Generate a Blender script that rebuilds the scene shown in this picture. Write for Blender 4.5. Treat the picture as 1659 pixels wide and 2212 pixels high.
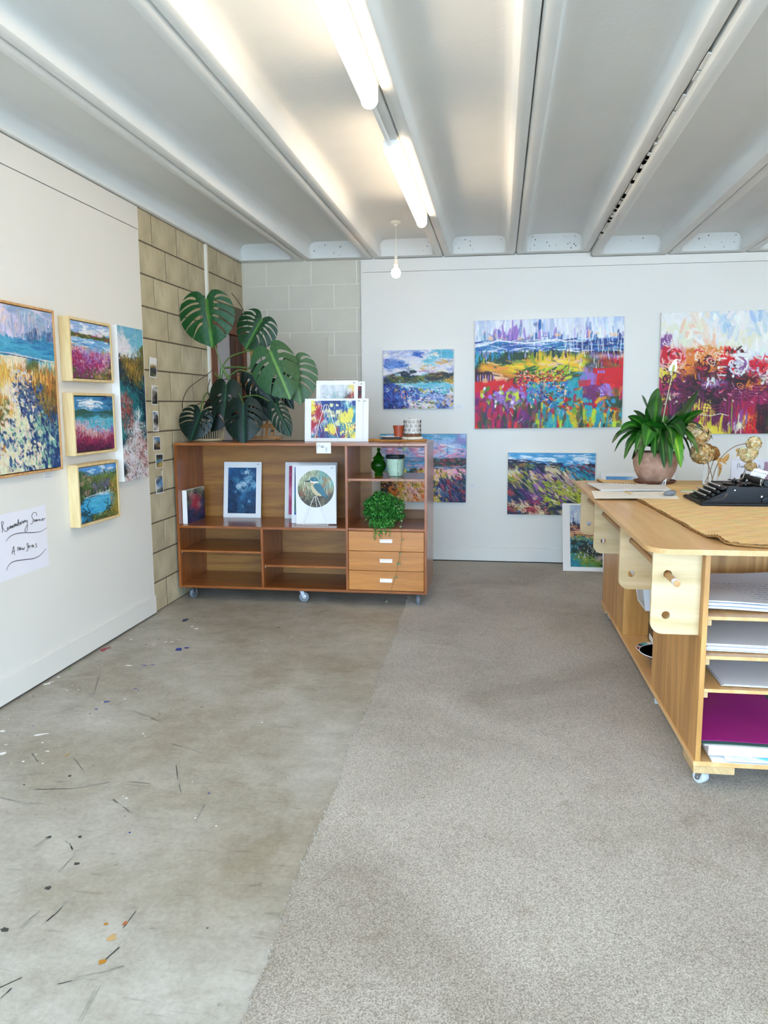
import bpy, bmesh, math, random
import numpy as np
from mathutils import Vector, Matrix
from mathutils.geometry import delaunay_2d_cdt
C = bpy.context.scene.collection
for _o in list(bpy.data.objects): bpy.data.objects.remove(_o)
random.seed(7)
PI = math.pi
# ---------------------------------------------------------------- camera
sc = bpy.context.scene
_yaw, _pitch, _roll = 0.1465, 0.1373, 0.0044
_f = Vector((-math.sin(_yaw)*math.cos(_pitch), math.cos(_yaw)*math.cos(_pitch), -math.sin(_pitch)))
_r = Vector((math.cos(_yaw), math.sin(_yaw), 0)); _d = _f.cross(_r)
_R = math.cos(_roll)*_r + math.sin(_roll)*_d; _D = -math.sin(_roll)*_r + math.cos(_roll)*_d
cd = bpy.data.cameras.new('camera'); cam = bpy.data.objects.new('camera', cd); C.objects.link(cam)
cd.sensor_fit = 'HORIZONTAL'; cd.sensor_width = 36; cd.lens = 36*1681.8/1659; cd.clip_start = 0.02
mw = Matrix((_R, -_D, -_f)).transposed().to_4x4(); mw.translation = Vector((2.252, -6.795, 1.3727))
cam.matrix_world = mw; sc.camera = cam
# ---------------------------------------------------------------- sky, daylight and exposure
w = bpy.data.worlds.new('sky'); sc.world = w; w.use_nodes = True
_bg = w.node_tree.nodes['Background']; _bg.inputs[0].default_value = (0.50, 0.73, 1.0, 1); _bg.inputs[1].default_value = 6.4
def area(name, loc, rot, sx, sy, power, col, portal=False):
    l = bpy.data.lights.new(name, 'AREA'); l.shape = 'RECTANGLE'; l.size = sx; l.size_y = sy
    l.energy = power; l.color = col; o = bpy.data.objects.new(name, l); o.location = loc; o.rotation_euler = rot
    if portal: l.cycles.is_portal = True
    C.objects.link(o); return o
# portal only steers sampling of the sky through the open front of the room; it adds no light
area('front_opening_portal', (2.9, -9.15, 1.25), (-PI/2, 0, 0), 5.8, 2.5, 1, (1,1,1), True)
sl_ = bpy.data.lights.new('sun', 'SUN'); sl_.energy = 9.5; sl_.angle = .01; sl_.color = (1, .95, .86)
sun = bpy.data.objects.new('sun', sl_); sun.rotation_euler = (math.radians(-38), 0, math.radians(12)); C.objects.link(sun)   # high sun from behind the building: it lights only the forecourt
TUBE_POWER = 8.5
sc.view_settings.view_transform = 'Standard'; sc.view_settings.look = 'None'
sc.view_settings.gamma = 1; sc.view_settings.use_curve_mapping = False
sc.view_settings.exposure = 1.30
sc.cycles.max_bounces = 10; sc.cycles.diffuse_bounces = 4; sc.cycles.sample_clamp_indirect = 6
# ---------------------------------------------------------------- colour and materials
def lin(c):
    if isinstance(c, str):
        c = c.lstrip('#'); c = tuple(int(c[i:i+2], 16)/255 for i in (0, 2, 4))
    return tuple((x/12.92 if x <= .04045 else ((x+.055)/1.055)**2.4) for x in c[:3])
MATS = {}
def newmat(name):
    m = bpy.data.materials.new(name); m.use_nodes = True
    nt = m.node_tree; return m, nt, nt.nodes['Principled BSDF']
def N(nt, t, **kw):
    n = nt.nodes.new(t)
    for k, v in kw.items(): setattr(n, k, v)
    return n
def mat(name, col, rough=.5, metal=0, noise=0, nscale=8, stretch=(1,1,1), bump=0, bscale=None, spec=.5, col2=None, var=0, coord='Object', trans=0, emit=0, coat=0, detail=5):
    if name in MATS: return MATS[name]
    m, nt, b = newmat(name); c = lin(col)
    b.inputs['Roughness'].default_value = rough; b.inputs['Metallic'].default_value = metal
    b.inputs['Base Color'].default_value = (*c, 1); b.inputs['Specular IOR Level'].default_value = spec
    if trans: b.inputs['Transmission Weight'].default_value = trans
    if coat: b.inputs['Coat Weight'].default_value = coat; b.inputs['Coat Roughness'].default_value = .15
    if emit: b.inputs['Emission Color'].default_value = (*c, 1); b.inputs['Emission Strength'].default_value = emit
    tc = mp = None
    if noise or bump or col2:
        tc = N(nt, 'ShaderNodeTexCoord'); mp = N(nt, 'ShaderNodeMapping'); mp.inputs['Scale'].default_value = stretch
        nt.links.new(tc.outputs[coord], mp.inputs[0])
    out = None
    if noise or col2:
        n = N(nt, 'ShaderNodeTexNoise'); n.inputs['Scale'].default_value = nscale; n.inputs['Detail'].default_value = detail
        nt.links.new(mp.outputs[0], n.inputs[0])
        r = N(nt, 'ShaderNodeValToRGB'); nt.links.new(n.outputs[0], r.inputs[0])
        c2 = lin(col2) if col2 else tuple(x*(1-noise) for x in c)
        r.color_ramp.elements[0].position = .32; r.color_ramp.elements[1].position = .68
        r.color_ramp.elements[0].color = (*c2, 1); r.color_ramp.elements[1].color = (*c, 1)
        out = r.outputs[0]
    if var:
        oi = N(nt, 'ShaderNodeObjectInfo'); h = N(nt, 'ShaderNodeHueSaturation')
        mr = N(nt, 'ShaderNodeMapRange'); mr.inputs[3].default_value = 1-var; mr.inputs[4].default_value = 1+var
        nt.links.new(oi.outputs['Random'], mr.inputs[0]); nt.links.new(mr.outputs[0], h.inputs['Value'])
        if out: nt.links.new(out, h.inputs['Color'])
        else: h.inputs['Color'].default_value = (*c, 1)
        out = h.outputs[0]
    if out: nt.links.new(out, b.inputs['Base Color'])
    if bump:
        n2 = N(nt, 'ShaderNodeTexNoise'); n2.inputs['Scale'].default_value = bscale or nscale*4; n2.inputs['Detail'].default_value = 4
        nt.links.new(mp.outputs[0], n2.inputs[0]); bp = N(nt, 'ShaderNodeBump'); bp.inputs['Strength'].default_value = bump; bp.inputs['Distance'].default_value = .01
        nt.links.new(n2.outputs[0], bp.inputs['Height']); nt.links.new(bp.outputs[0], b.inputs['Normal'])
    MATS[name] = m; return m
def wood(name, col, col2, axis=0, scale=3.0, rough=.4, coat=0, bands=.35, bump=.05):
    """grain running along local axis, with broad cathedral figure plus fine pores"""
    if name in MATS: return MATS[name]
    m, nt, b = newmat(name); b.inputs['Roughness'].default_value = rough
    if coat: b.inputs['Coat Weight'].default_value = coat; b.inputs['Coat Roughness'].default_value = .12
    tc = N(nt, 'ShaderNodeTexCoord'); s = [6.0, 6.0, 6.0]; s[axis] = .55
    mp = N(nt, 'ShaderNodeMapping'); mp.inputs['Scale'].default_value = s; nt.links.new(tc.outputs['Object'], mp.inputs[0])
    oi = N(nt, 'ShaderNodeObjectInfo'); vm = N(nt, 'ShaderNodeVectorMath', operation='SCALE'); vm.inputs[3].default_value = 13.0
    cx = N(nt, 'ShaderNodeCombineXYZ')
    for i in range(3): nt.links.new(oi.outputs['Random'], cx.inputs[i])
    nt.links.new(cx.outputs[0], vm.inputs[0]); ad = N(nt, 'ShaderNodeVectorMath', operation='ADD')
    nt.links.new(mp.outputs[0], ad.inputs[0]); nt.links.new(vm.outputs[0], ad.inputs[1])
    n = N(nt, 'ShaderNodeTexNoise'); n.inputs['Scale'].default_value = scale*.5; n.inputs['Detail'].default_value = 3; n.inputs['Distortion'].default_value = .6
    nt.links.new(ad.outputs[0], n.inputs[0])
    mu = N(nt, 'ShaderNodeMath', operation='MULTIPLY'); mu.inputs[1].default_value = 9; nt.links.new(n.outputs[0], mu.inputs[0])
    fr = N(nt, 'ShaderNodeMath', operation='PINGPONG'); fr.inputs[1].default_value = 1; nt.links.new(mu.outputs[0], fr.inputs[0])
    n2 = N(nt, 'ShaderNodeTexNoise'); n2.inputs['Scale'].default_value = scale*9; n2.inputs['Detail'].default_value = 6; nt.links.new(ad.outputs[0], n2.inputs[0])
    mx = N(nt, 'ShaderNodeMix', data_type='FLOAT'); mx.inputs[0].default_value = 1-bands
    nt.links.new(fr.outputs[0], mx.inputs[2]); nt.links.new(n2.outputs[0], mx.inputs[3])
    r = N(nt, 'ShaderNodeValToRGB'); r.color_ramp.elements[0].position = .25; r.color_ramp.elements[1].position = .75
    r.color_ramp.elements[0].color = (*lin(col2), 1); r.color_ramp.elements[1].color = (*lin(col), 1)
    nt.links.new(mx.outputs[0], r.inputs[0]); nt.links.new(r.outputs[0], b.inputs['Base Color'])
    if bump:
        bp = N(nt, 'ShaderNodeBump'); bp.inputs['Strength'].default_value = bump; bp.inputs['Distance'].default_value = .004
        nt.links.new(n2.outputs[0], bp.inputs['Height']); nt.links.new(bp.outputs[0], b.inputs['Normal'])
    MATS[name] = m; return m
def vcmat(name, rough=.45, spec=.4, coat=0, bump=0, bscale=200):
    if name in MATS: return MATS[name]
    m, nt, b = newmat(name); a = N(nt, 'ShaderNodeAttribute'); a.attribute_name = 'col'
    nt.links.new(a.outputs['Color'], b.inputs['Base Color']); b.inputs['Roughness'].default_value = rough; b.inputs['Specular IOR Level'].default_value = spec
    if coat: b.inputs['Coat Weight'].default_value = coat
    if bump:
        tc = N(nt, 'ShaderNodeTexCoord'); n = N(nt, 'ShaderNodeTexNoise'); n.inputs['Scale'].default_value = bscale
        nt.links.new(tc.outputs['Object'], n.inputs[0]); bp = N(nt, 'ShaderNodeBump'); bp.inputs['Strength'].default_value = bump; bp.inputs['Distance'].default_value = .002
        nt.links.new(n.outputs[0], bp.inputs['Height']); nt.links.new(bp.outputs[0], b.inputs['Normal'])
    MATS[name] = m; return m
# ---------------------------------------------------------------- mesh builder
class MB:
    def __init__(s): s.v = []; s.f = []; s.c = []
    def add(s, vs, fs, col=None):
        o = len(s.v); s.v += [tuple(p) for p in vs]; s.f += [tuple(i+o for i in f) for f in fs]
        if col is not None: s.c += [col]*len(vs)
        return s
    def box(s, x0, x1, y0, y1, z0, z1, b=0, M=None, col=None):
        if b <= 0:
            vs = [(x, y, z) for x in (x0, x1) for y in (y0, y1) for z in (z0, z1)]
            fs = [(0,1,3,2), (4,6,7,5), (0,4,5,1), (2,3,7,6), (0,2,6,4), (1,5,7,3)]
        else:
            lo = (x0, y0, z0); hi = (x1, y1, z1); vs = []; idx = {}
            for cx in (0, 1):
                for cy in (0, 1):
                    for cz in (0, 1):
                        sg = (cx, cy, cz)
                        for a in range(3):
                            p = [hi[i] if sg[i] else lo[i] for i in range(3)]
                            for i in range(3):
                                if i != a: p[i] += -b if sg[i] else b
                            idx[(sg, a)] = len(vs); vs.append(tuple(p))
            fs = []
            for a in range(3):
                o1, o2 = [i for i in range(3) if i != a]
                for sa in (0, 1):
                    q = []
                    for (u, w_) in ((0,0), (1,0), (1,1), (0,1)):
                        sg = [0,0,0]; sg[a] = sa; sg[o1] = u; sg[o2] = w_; q.append(idx[(tuple(sg), a)])
                    fs.append(tuple(q))
            for a in range(3):
                for c in range(a+1, 3):
                    e = 3-a-c
                    for sa in (0, 1):
                        for sc_ in (0, 1):
                            s0 = [0,0,0]; s0[a] = sa; s0[c] = sc_; s1 = list(s0); s1[e] = 1
                            s0, s1 = tuple(s0), tuple(s1)
                            fs.append((idx[(s0, a)], idx[(s1, a)], idx[(s1, c)], idx[(s0, c)]))
            for cx in (0, 1):
                for cy in (0, 1):
                    for cz in (0, 1): fs.append(tuple(idx[((cx, cy, cz), a)] for a in range(3)))
        if M is not None: vs = [M @ Vector(p) for p in vs]
        return s.add(vs, fs, col)
    def prism(s, poly, h0, h1, axis=2, M=None, col=None):
        """poly 2D (the two other axes in order) extruded along axis"""
        n = len(poly); o = [i for i in range(3) if i != axis]; vs = []
        for h in (h0, h1):
            for p in poly:
                q = [0, 0, 0]; q[axis] = h; q[o[0]] = p[0]; q[o[1]] = p[1]; vs.append(tuple(q))
        fs = [tuple(range(n)), tuple(range(n, 2*n))] + [(i, (i+1) % n, n+(i+1) % n, n+i) for i in range(n)]
        if M is not None: vs = [M @ Vector(p) for p in vs]
        return s.add(vs, fs, col)
    def tube(s, pts, r, n=8, caps=True, closed=False, col=None):
        pts = [Vector(p) for p in pts]; rs = r if isinstance(r, (list, tuple)) else [r]*len(pts); vs = []; fs = []
        up = None; m = len(pts)
        for i, p in enumerate(pts):
            t = (pts[(i+1) % m]-pts[i-1]) if closed else (pts[min(i+1, m-1)]-pts[max(i-1, 0)])
            if t.length < 1e-9: t = Vector((0, 0, 1))
            t.normalize()
            if up is None:
                up = t.orthogonal().normalized()
            up = (up-t*up.dot(t))
            up = up.normalized() if up.length > 1e-6 else t.orthogonal().normalized()
            sd = t.cross(up)
            for k in range(n):
                a = 2*PI*k/n; vs.append(p+(up*math.cos(a)+sd*math.sin(a))*rs[i])
        for i in range(m if closed else m-1):
            j = (i+1) % m
            for k in range(n): fs.append((i*n+k, i*n+(k+1) % n, j*n+(k+1) % n, j*n+k))
        if caps and not closed: fs += [tuple(range(n)), tuple(range((m-1)*n, m*n))]
        return s.add(vs, fs, col)
    def lathe(s, prof, n=24, c=(0, 0, 0), axis=2, M=None, col=None):
        vs = []; fs = []; m = len(prof)
        for (r, h) in prof:
            for k in range(n):
                a = 2*PI*k/n; x, y = r*math.cos(a), r*math.sin(a)
                p = {2: (x, y, h), 1: (x, h, y), 0: (h, x, y)}[axis]
                vs.append((p[0]+c[0], p[1]+c[1], p[2]+c[2]))
        for i in range(m-1):
            for k in range(n): fs.append((i*n+k, i*n+(k+1) % n, (i+1)*n+(k+1) % n, (i+1)*n+k))
        if prof[0][0] > 1e-6: fs.append(tuple(range(n)))
        if prof[-1][0] > 1e-6: fs.append(tuple(range((m-1)*n, m*n)))
        if M is not None: vs = [M @ Vector(p) for p in vs]
        return s.add(vs, fs, col)
    def build(s, name, material, parent=None, smooth=False, loc=None, rot=None, fix=True, weld=True):
        me = bpy.data.meshes.new(name); me.from_pydata([tuple(p) for p in s.v], [], s.f)
        if s.c and len(s.c) == len(s.v):
            a = me.color_attributes.new('col', 'FLOAT_COLOR', 'POINT')
            a.data.foreach_set('color', np.array([(*c[:3], 1) for c in s.c], dtype=np.float32).ravel())
        if fix:
            bm = bmesh.new(); bm.from_mesh(me)
            if weld: bmesh.ops.remove_doubles(bm, verts=bm.verts, dist=1e-5)
            bmesh.ops.recalc_face_normals(bm, faces=bm.faces); bm.to_mesh(me); bm.free()
        if smooth:
            me.polygons.foreach_set('use_smooth', [True]*len(me.polygons))
            try: me.set_sharp_from_angle(angle=math.radians(38))
            except Exception: pass
        me.materials.append(material)
        return link(name, me, parent, loc, rot)
def link(name, me, parent=None, loc=None, rot=None):
    o = bpy.data.objects.new(name, me); C.objects.link(o)
    if parent is not None: o.parent = parent
    if loc is not None: o.location = loc
    if rot is not None: o.rotation_euler = rot
    return o
def tag(o, label, cat=None, group=None, kind=None):
    if label: o['label'] = label
    if cat: o['category'] = cat
    if group: o['group'] = group
    if kind: o['kind'] = kind
    return o
def thing(name, label, cat, loc=(0, 0, 0), rotz=0, group=None, rot=None):
    o = bpy.data.objects.new(name, None); o.empty_display_size = .05; C.objects.link(o)
    o.location = loc; o.rotation_euler = rot if rot is not None else (0, 0, rotz)
    return tag(o, label, cat, group)
def cp(o, parent=None, loc=None, rot=None):
    n = o.copy(); C.objects.link(n)
    if parent is not None: n.parent = parent
    if loc is not None: n.location = loc
    if rot is not None: n.rotation_euler = rot
    return n
def struct(o, label=None):
    o['kind'] = 'structure'
    if label: o['label'] = label
    return o
def colmesh(name, V, F, cols, material, parent, smooth=False, loc=None):
    me = bpy.data.meshes.new(name); V = np.asarray(V, dtype=np.float32); F = np.asarray(F, dtype=np.int32)
    me.vertices.add(len(V)); me.vertices.foreach_set('co', V.ravel())
    k = F.shape[1]; me.loops.add(F.size); me.loops.foreach_set('vertex_index', F.ravel())
    me.polygons.add(len(F)); me.polygons.foreach_set('loop_start', np.arange(0, F.size, k, dtype=np.int32)); me.update(calc_edges=True); me.validate()
    a = me.color_attributes.new('col', 'FLOAT_COLOR', 'POINT')
    cc = np.ones((len(V), 4), dtype=np.float32); cc[:, :3] = cols; a.data.foreach_set('color', cc.ravel())
    if smooth: me.polygons.foreach_set('use_smooth', [True]*len(me.polygons))
    me.materials.append(material); return link(name, me, parent, loc)
def lin_np(a):
    return np.where(a <= .04045, a/12.92, ((np.clip(a, 0, 1)+.055)/1.055)**2.4)
# ================================================================ the room
H = 2.60
M_white = mat('white_wall_paint', '#e9e6de', .55, noise=.03, nscale=1.5, bump=.04, bscale=60)
M_mortar = mat('grey_mortar', '#6f6351', .9, noise=.35, nscale=30, bump=.6, bscale=90)
M_block = mat('bare_concrete_block', '#d0c4a4', .85, noise=.22, nscale=7, col2='#b3a788', bump=.5, bscale=130, var=.10)
M_pblock = mat('painted_block', '#d3cdbd', .6, noise=.04, nscale=6, bump=.35, bscale=120, var=.02)
M_ceil = mat('white_painted_concrete', '#e6e7e3', .6, noise=.05, nscale=2.2, bump=.10, bscale=40)
M_dark = mat('dark_gap', '#0c0c0c', .9)
# ---- floor: worn concrete slab
def floor_mat():
    m, nt, b = newmat('worn_concrete'); L = nt.links
    tc = N(nt, 'ShaderNodeTexCoord')
    def noise(scale, detail=6, st=(1,1,1), rot=0, dist=0, rough=.55):
        mp = N(nt, 'ShaderNodeMapping'); mp.inputs['Scale'].default_value = st; mp.inputs['Rotation'].default_value = (0, 0, rot)
        L.new(tc.outputs['Object'], mp.inputs[0]); n = N(nt, 'ShaderNodeTexNoise'); n.inputs['Scale'].default_value = scale
        n.inputs['Detail'].default_value = detail; n.inputs['Distortion'].default_value = dist; n.inputs['Roughness'].default_value = rough; L.new(mp.outputs[0], n.inputs[0]); return n.outputs[0]
    def ramp(src, p0, p1, c0, c1):
        r = N(nt, 'ShaderNodeValToRGB'); L.new(src, r.inputs[0]); e = r.color_ramp.elements
        e[0].position = p0; e[1].position = p1; e[0].color = (*c0, 1); e[1].color = (*c1, 1); return r.outputs[0]
    def mul(a, c, f=1):
        x = N(nt, 'ShaderNodeMix', data_type='RGBA', blend_type='MULTIPLY'); x.inputs[0].default_value = f; L.new(a, x.inputs[6]); L.new(c, x.inputs[7]); return x.outputs[2]
    base = ramp(noise(1.6, 8, dist=.4), .3, .7, lin('#a09787'), lin('#bfbcb3'))
    base = mul(base, ramp(noise(7, 9, rough=.78), .34, .60, (.74, .72, .68), (1, 1, 1)))
    base = mul(base, ramp(noise(60, 8, rough=.7), .3, .6, (.82, .81, .80), (1, 1, 1)))
    for st, rot, sc_, p0, p1, dk in (((1,7,1), .5, 5.2, .29, .33, .82), ((1,8,1), -.9, 4.6, .29, .33, .80), ((1,6,1), 1.9, 6.1, .28, .32, .82), ((1,1,1), .3, 22, .26, .31, .70)):
        base = mul(base, ramp(noise(sc_, 3, st, rot, .25), p0, p1, (dk, dk, dk), (1, 1, 1)))
    base = mul(base, ramp(noise(1.1, 9, rough=.75, dist=1.2), .35, .46, (.83, .79, .73), (1, 1, 1)))
    L.new(base, b.inputs['Base Color']); b.inputs['Roughness'].default_value = .55
    bp = N(nt, 'ShaderNodeBump'); bp.inputs['Strength'].default_value = .15; bp.inputs['Distance'].default_value = .004
    L.new(noise(45, 8), bp.inputs['Height']); L.new(bp.outputs[0], b.inputs['Normal']); return m
fl = MB().box(-.3, 7.2, -9.2, .3, -.15, 0).build('floor', floor_mat()); struct(fl, 'worn grey concrete floor with scuffs and paint drips')
g = MB().box(-6, 14, -22, -9.2, -.2, -.02).build('ground', mat('asphalt', '#b5b1a8', .9, noise=.2, nscale=20)); struct(g)
# paint spots on the slab
def splat(mb, x, y, rx, ry, ang, n=14, z=.0012, col=(1, 1, 1)):
    vs = [(x, y, z)]
    for k in range(n):
        a = 2*PI*k/n; r = 1+random.uniform(-.35, .35); px, py = rx*r*math.cos(a), ry*r*math.sin(a)
        vs.append((x+px*math.cos(ang)-py*math.sin(ang), y+px*math.sin(ang)+py*math.cos(ang), z))
    mb.add(vs, [(0, 1+k, 1+(k+1) % n) for k in range(n)], col)
sp = MB()
W_, B_, O_, K_ = lin('#f2f2f0'), lin('#1c3c9a'), lin('#b07828'), lin('#3a3c38')
splat(sp, 0.368, -2.291, 0.0120, 0.0120, 0.0, col=W_)
splat(sp, 0.415, -2.335, 0.0140, 0.0140, 0.0, col=W_)
splat(sp, 0.472, -2.741, 0.0220, 0.0300, 0.6, col=B_)
splat(sp, 0.507, -2.709, 0.0140, 0.0140, 0.2, col=B_)
splat(sp, 0.268, -2.155, 0.0160, 0.0300, 0.0, col=lin("#2c3f6a"))
splat(sp, 0.339, -2.617, 0.0120, 0.0060, 0.3, col=W_)
splat(sp, 0.376, -2.612, 0.0120, 0.0060, 0.0, col=W_)
splat(sp, 0.400, -2.569, 0.0120, 0.0040, 0.0, col=W_)
splat(sp, 0.285, -2.663, 0.0120, 0.0080, 0.0, col=lin("#d8b8b0"))
splat(sp, 0.308, -2.091, 0.0060, 0.0040, 0.0, col=W_)
splat(sp, 0.320, -2.130, 0.0040, 0.0040, 0.0, col=W_)
splat(sp, -0.042, -0.590, 0.0040, 0.0040, 0.0, col=W_)
splat(sp, 1.007, -1.912, 0.0060, 0.0030, 0.0, col=W_)
splat(sp, 1.042, -2.412, 0.0050, 0.0030, 0.0, col=W_)
splat(sp, 0.891, -2.526, 0.0080, 0.0020, 0.0, col=W_)
splat(sp, 0.912, -2.245, 0.0120, 0.0080, 0.0, col=K_)
splat(sp, 0.250, -2.680, 0.0080, 0.0060, 0.0, col=K_)
splat(sp, 0.116, -2.596, 0.0100, 0.0060, 0.0, col=W_)
splat(sp, 0.319, -3.039, 0.0180, 0.0090, 0.1, col=W_)
splat(sp, 0.404, -3.027, 0.0160, 0.0060, 0.0, col=B_)
splat(sp, 0.443, -3.011, 0.0100, 0.0060, 0.0, col=B_)
splat(sp, 0.046, -3.254, 0.0100, 0.0070, 0.0, col=W_)
splat(sp, 0.043, -3.356, 0.0200, 0.0120, 0.5, col=W_)
splat(sp, 0.052, -3.326, 0.0120, 0.0060, 0.5, col=W_)
splat(sp, 0.512, -3.359, 0.0100, 0.0060, 0.0, col=B_)
splat(sp, 0.456, -3.535, 0.0140, 0.0100, 0.3, col=B_)
splat(sp, 0.440, -3.541, 0.0060, 0.0040, 0.0, col=W_)
splat(sp, 0.453, -3.626, 0.0080, 0.0060, 0.0, col=B_)
splat(sp, 0.478, -3.717, 0.0050, 0.0030, 0.0, col=B_)
splat(sp, 0.358, -3.918, 0.0280, 0.0080, 0.5, col=W_)
splat(sp, 0.179, -3.908, 0.0160, 0.0100, 0.0, col=W_)
splat(sp, 0.481, -4.062, 0.0090, 0.0040, 0.0, col=W_)
splat(sp, 0.314, -4.106, 0.0140, 0.0100, 0.8, col=W_)
splat(sp, 0.276, -4.028, 0.0080, 0.0030, 0.0, col=W_)
splat(sp, 0.242, -3.411, 0.0060, 0.0030, 0.0, col=W_)
splat(sp, 0.725, -4.155, 0.0030, 0.0030, 0.0, col=lin("#101010"))
splat(sp, 0.682, -4.245, 0.0070, 0.0070, 0.0, col=K_)
splat(sp, 0.842, -4.644, 0.0090, 0.0070, 0.4, col=K_)
splat(sp, 1.008, -4.768, 0.0090, 0.0070, 0.0, col=K_)
splat(sp, 0.991, -4.890, 0.0080, 0.0090, 0.0, col=K_)
splat(sp, 0.979, -5.073, 0.0110, 0.0100, 0.0, col=K_)
splat(sp, 1.233, -5.015, 0.0060, 0.0050, 0.0, col=O_)
splat(sp, 1.283, -5.005, 0.0060, 0.0090, -0.4, col=lin("#a86038"))
splat(sp, 1.274, -5.066, 0.0120, 0.0140, -0.5, col=lin("#bb9a66"))
splat(sp, 1.294, -5.150, 0.0100, 0.0090, 0.2, col=O_)
splat(sp, 1.024, -4.488, 0.0030, 0.0030, 0.0, col=K_)
splat(sp, 0.940, -4.628, 0.0070, 0.0060, 0.0, col=K_)
splat(sp, 0.577, -4.083, 0.0030, 0.0200, -0.1, col=lin("#b08c3a"))
splat(sp, 0.038, -3.136, 0.0120, 0.0200, 0.5, col=lin("#7fa070"))
splat(sp, 0.051, -2.802, 0.0200, 0.0300, 0.3, col=lin("#a03038"))
splat(sp, 0.065, -2.769, 0.0120, 0.0100, 0.3, col=lin("#a03038"))
splat(sp, -0.183, -3.084, 0.0040, 0.0040, 0.0, col=W_)
splat(sp, 1.509, -4.993, 0.0030, 0.0030, 0.0, col=K_)
for _ in range(120):
    x, y = random.uniform(.05, 1.5), random.uniform(-4.6, -1.8)
    if x > 0.55 and random.random() < .6: continue
    splat(sp, x, y, random.uniform(.002, .006), random.uniform(.002, .005), random.uniform(0, 3), 7, col=random.choice([W_, W_, W_, B_, K_, lin('#8a3030')]))
o = sp.build('paint_spot', vcmat('spilt_paint', .35), fl, fix=False); o['kind'] = 'stuff'; o['label'] = 'white, blue and rusty paint spots dried on the concrete'
SCUFFS = [[(0.615, -3.614), (0.714, -3.669), (0.817, -3.721)], [(0.525, -4.430), (0.595, -4.447), (0.674, -4.459)], [(0.712, -4.379), (0.747, -4.435), (0.783, -4.493)], [(0.773, -4.443), (0.804, -4.491)], [(1.017, -5.062), (1.023, -5.026), (1.028, -4.986)], [(1.066, -5.055), (1.075, -4.998), (1.076, -4.931)], [(1.296, -5.145), (1.310, -5.093), (1.315, -5.047), (1.320, -4.999)], [(1.285, -5.024), (1.288, -4.916)], [(1.226, -5.233), (1.279, -5.203), (1.357, -5.157)], [(0.933, -4.260), (1.007, -4.263)], [(0.958, -4.223), (0.991, -4.353)], [(0.928, -4.386), (1.022, -4.455), (1.096, -4.494)], [(0.944, -3.922), (1.032, -3.958), (1.120, -4.000)], [(0.890, -4.633), (0.922, -4.668), (0.953, -4.702)], [(0.980, -4.698), (0.973, -4.754), (0.976, -4.815)], [(0.623, -4.106), (0.723, -4.208)], [(1.208, -4.417), (1.274, -4.350)], [(1.268, -4.476), (1.259, -4.376)], [(0.452, -4.293), (0.495, -4.264), (0.561, -4.237)], [(0.250, -3.237), (0.331, -3.429), (0.352, -3.589), (0.296, -3.707), (0.254, -3.732)], [(1.023, -4.385), (1.064, -4.426)], [(0.343, -4.020), (0.412, -4.120)], [(0.424, -4.088), (0.491, -4.154)], [(0.822, -4.730), (0.836, -4.670), (0.847, -4.639)], [(1.097, -5.265), (1.129, -5.227)], [(1.117, -5.295), (1.121, -5.262)], [(1.340, -5.335), (1.327, -5.227)], [(1.045, -4.107), (1.082, -4.186), (1.149, -4.307)], [(0.612, -4.362), (0.743, -4.338), (0.852, -4.271)]]
sf = MB(); random.seed(17)
for L_ in SCUFFS:
    for (xa, ya), (xb, yb) in zip(L_[:-1], L_[1:]):
        d = math.hypot(xb-xa, yb-ya); nx_, ny_ = -(yb-ya)/d, (xb-xa)/d
        for s_ in range(random.choice((2, 3))):
            o_ = random.uniform(-.006, .006); n = max(2, int(d/.03)); w_ = random.uniform(.0008, .0020)
            for k in range(n):
                if random.random() < .25: continue
                p0 = (xa+(xb-xa)*k/n+nx_*o_, ya+(yb-ya)*k/n+ny_*o_); p1 = (xa+(xb-xa)*(k+1)/n+nx_*o_, ya+(yb-ya)*(k+1)/n+ny_*o_)
                sf.add([(p0[0]-nx_*w_, p0[1]-ny_*w_, .0008), (p0[0]+nx_*w_, p0[1]+ny_*w_, .0008), (p1[0]+nx_*w_, p1[1]+ny_*w_, .0008), (p1[0]-nx_*w_, p1[1]-ny_*w_, .0008)], [(0, 1, 2, 3)])
o = sf.build('scuff_mark', mat('rubbed_grey', '#a09e94', .6, noise=.2, nscale=60), fl, fix=False); o['kind'] = 'stuff'; o['label'] = 'faint grey scuffs and drag marks on the concrete'
# ---- left wall: bare block, lined in white towards the camera
wl = struct(MB().box(-.22, -.0028, -9.2, .2, -.05, 2.9).build('wall_left', M_mortar), 'left wall of bare concrete block, lined white at the front')
def block_mesh(L, h=.19, d=.045, b=.0016):
    me = MB().box(0, d, 0, L, 0, h, b).build('tmp', M_block); m = me.data; bpy.data.objects.remove(me); return m
BM = {}
def blk(L, material, key):
    k = (round(L, 3), key)
    if k not in BM:
        m = block_mesh(L); m.materials.clear(); m.materials.append(material); BM[k] = m
    return BM[k]
DOORY0, DOORY1, DOORZ = -.875, -.02, 2.06
for j in range(13):
    z = .2*j+.005; off = .2137 if j % 2 == 0 else .4137
    ys = [-.0045]; y = -off+.2*(0)
    joints = [-(off-.4)-.4*n for n in range(0, 7)] ; joints = [q for q in joints if q < -.02]
    prev = -.003
    for q in joints:
        y0, y1 = q+.006, prev; prev = q-.006
        if y1 <= -2.10: break
        if z+.19 < DOORZ+.02:
            if y0 > DOORY0-.01: continue
            y1 = min(y1, DOORY0-.012)
        elif z < DOORZ+.02 and y0 > DOORY0-.01: continue
        y0 = max(y0, -2.2)
        if y1-y0 < .03: continue
        o = link('block', blk(y1-y0, M_block, 'b'), wl, (-.045+random.uniform(-.0006, .0010), y0, z))
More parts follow.
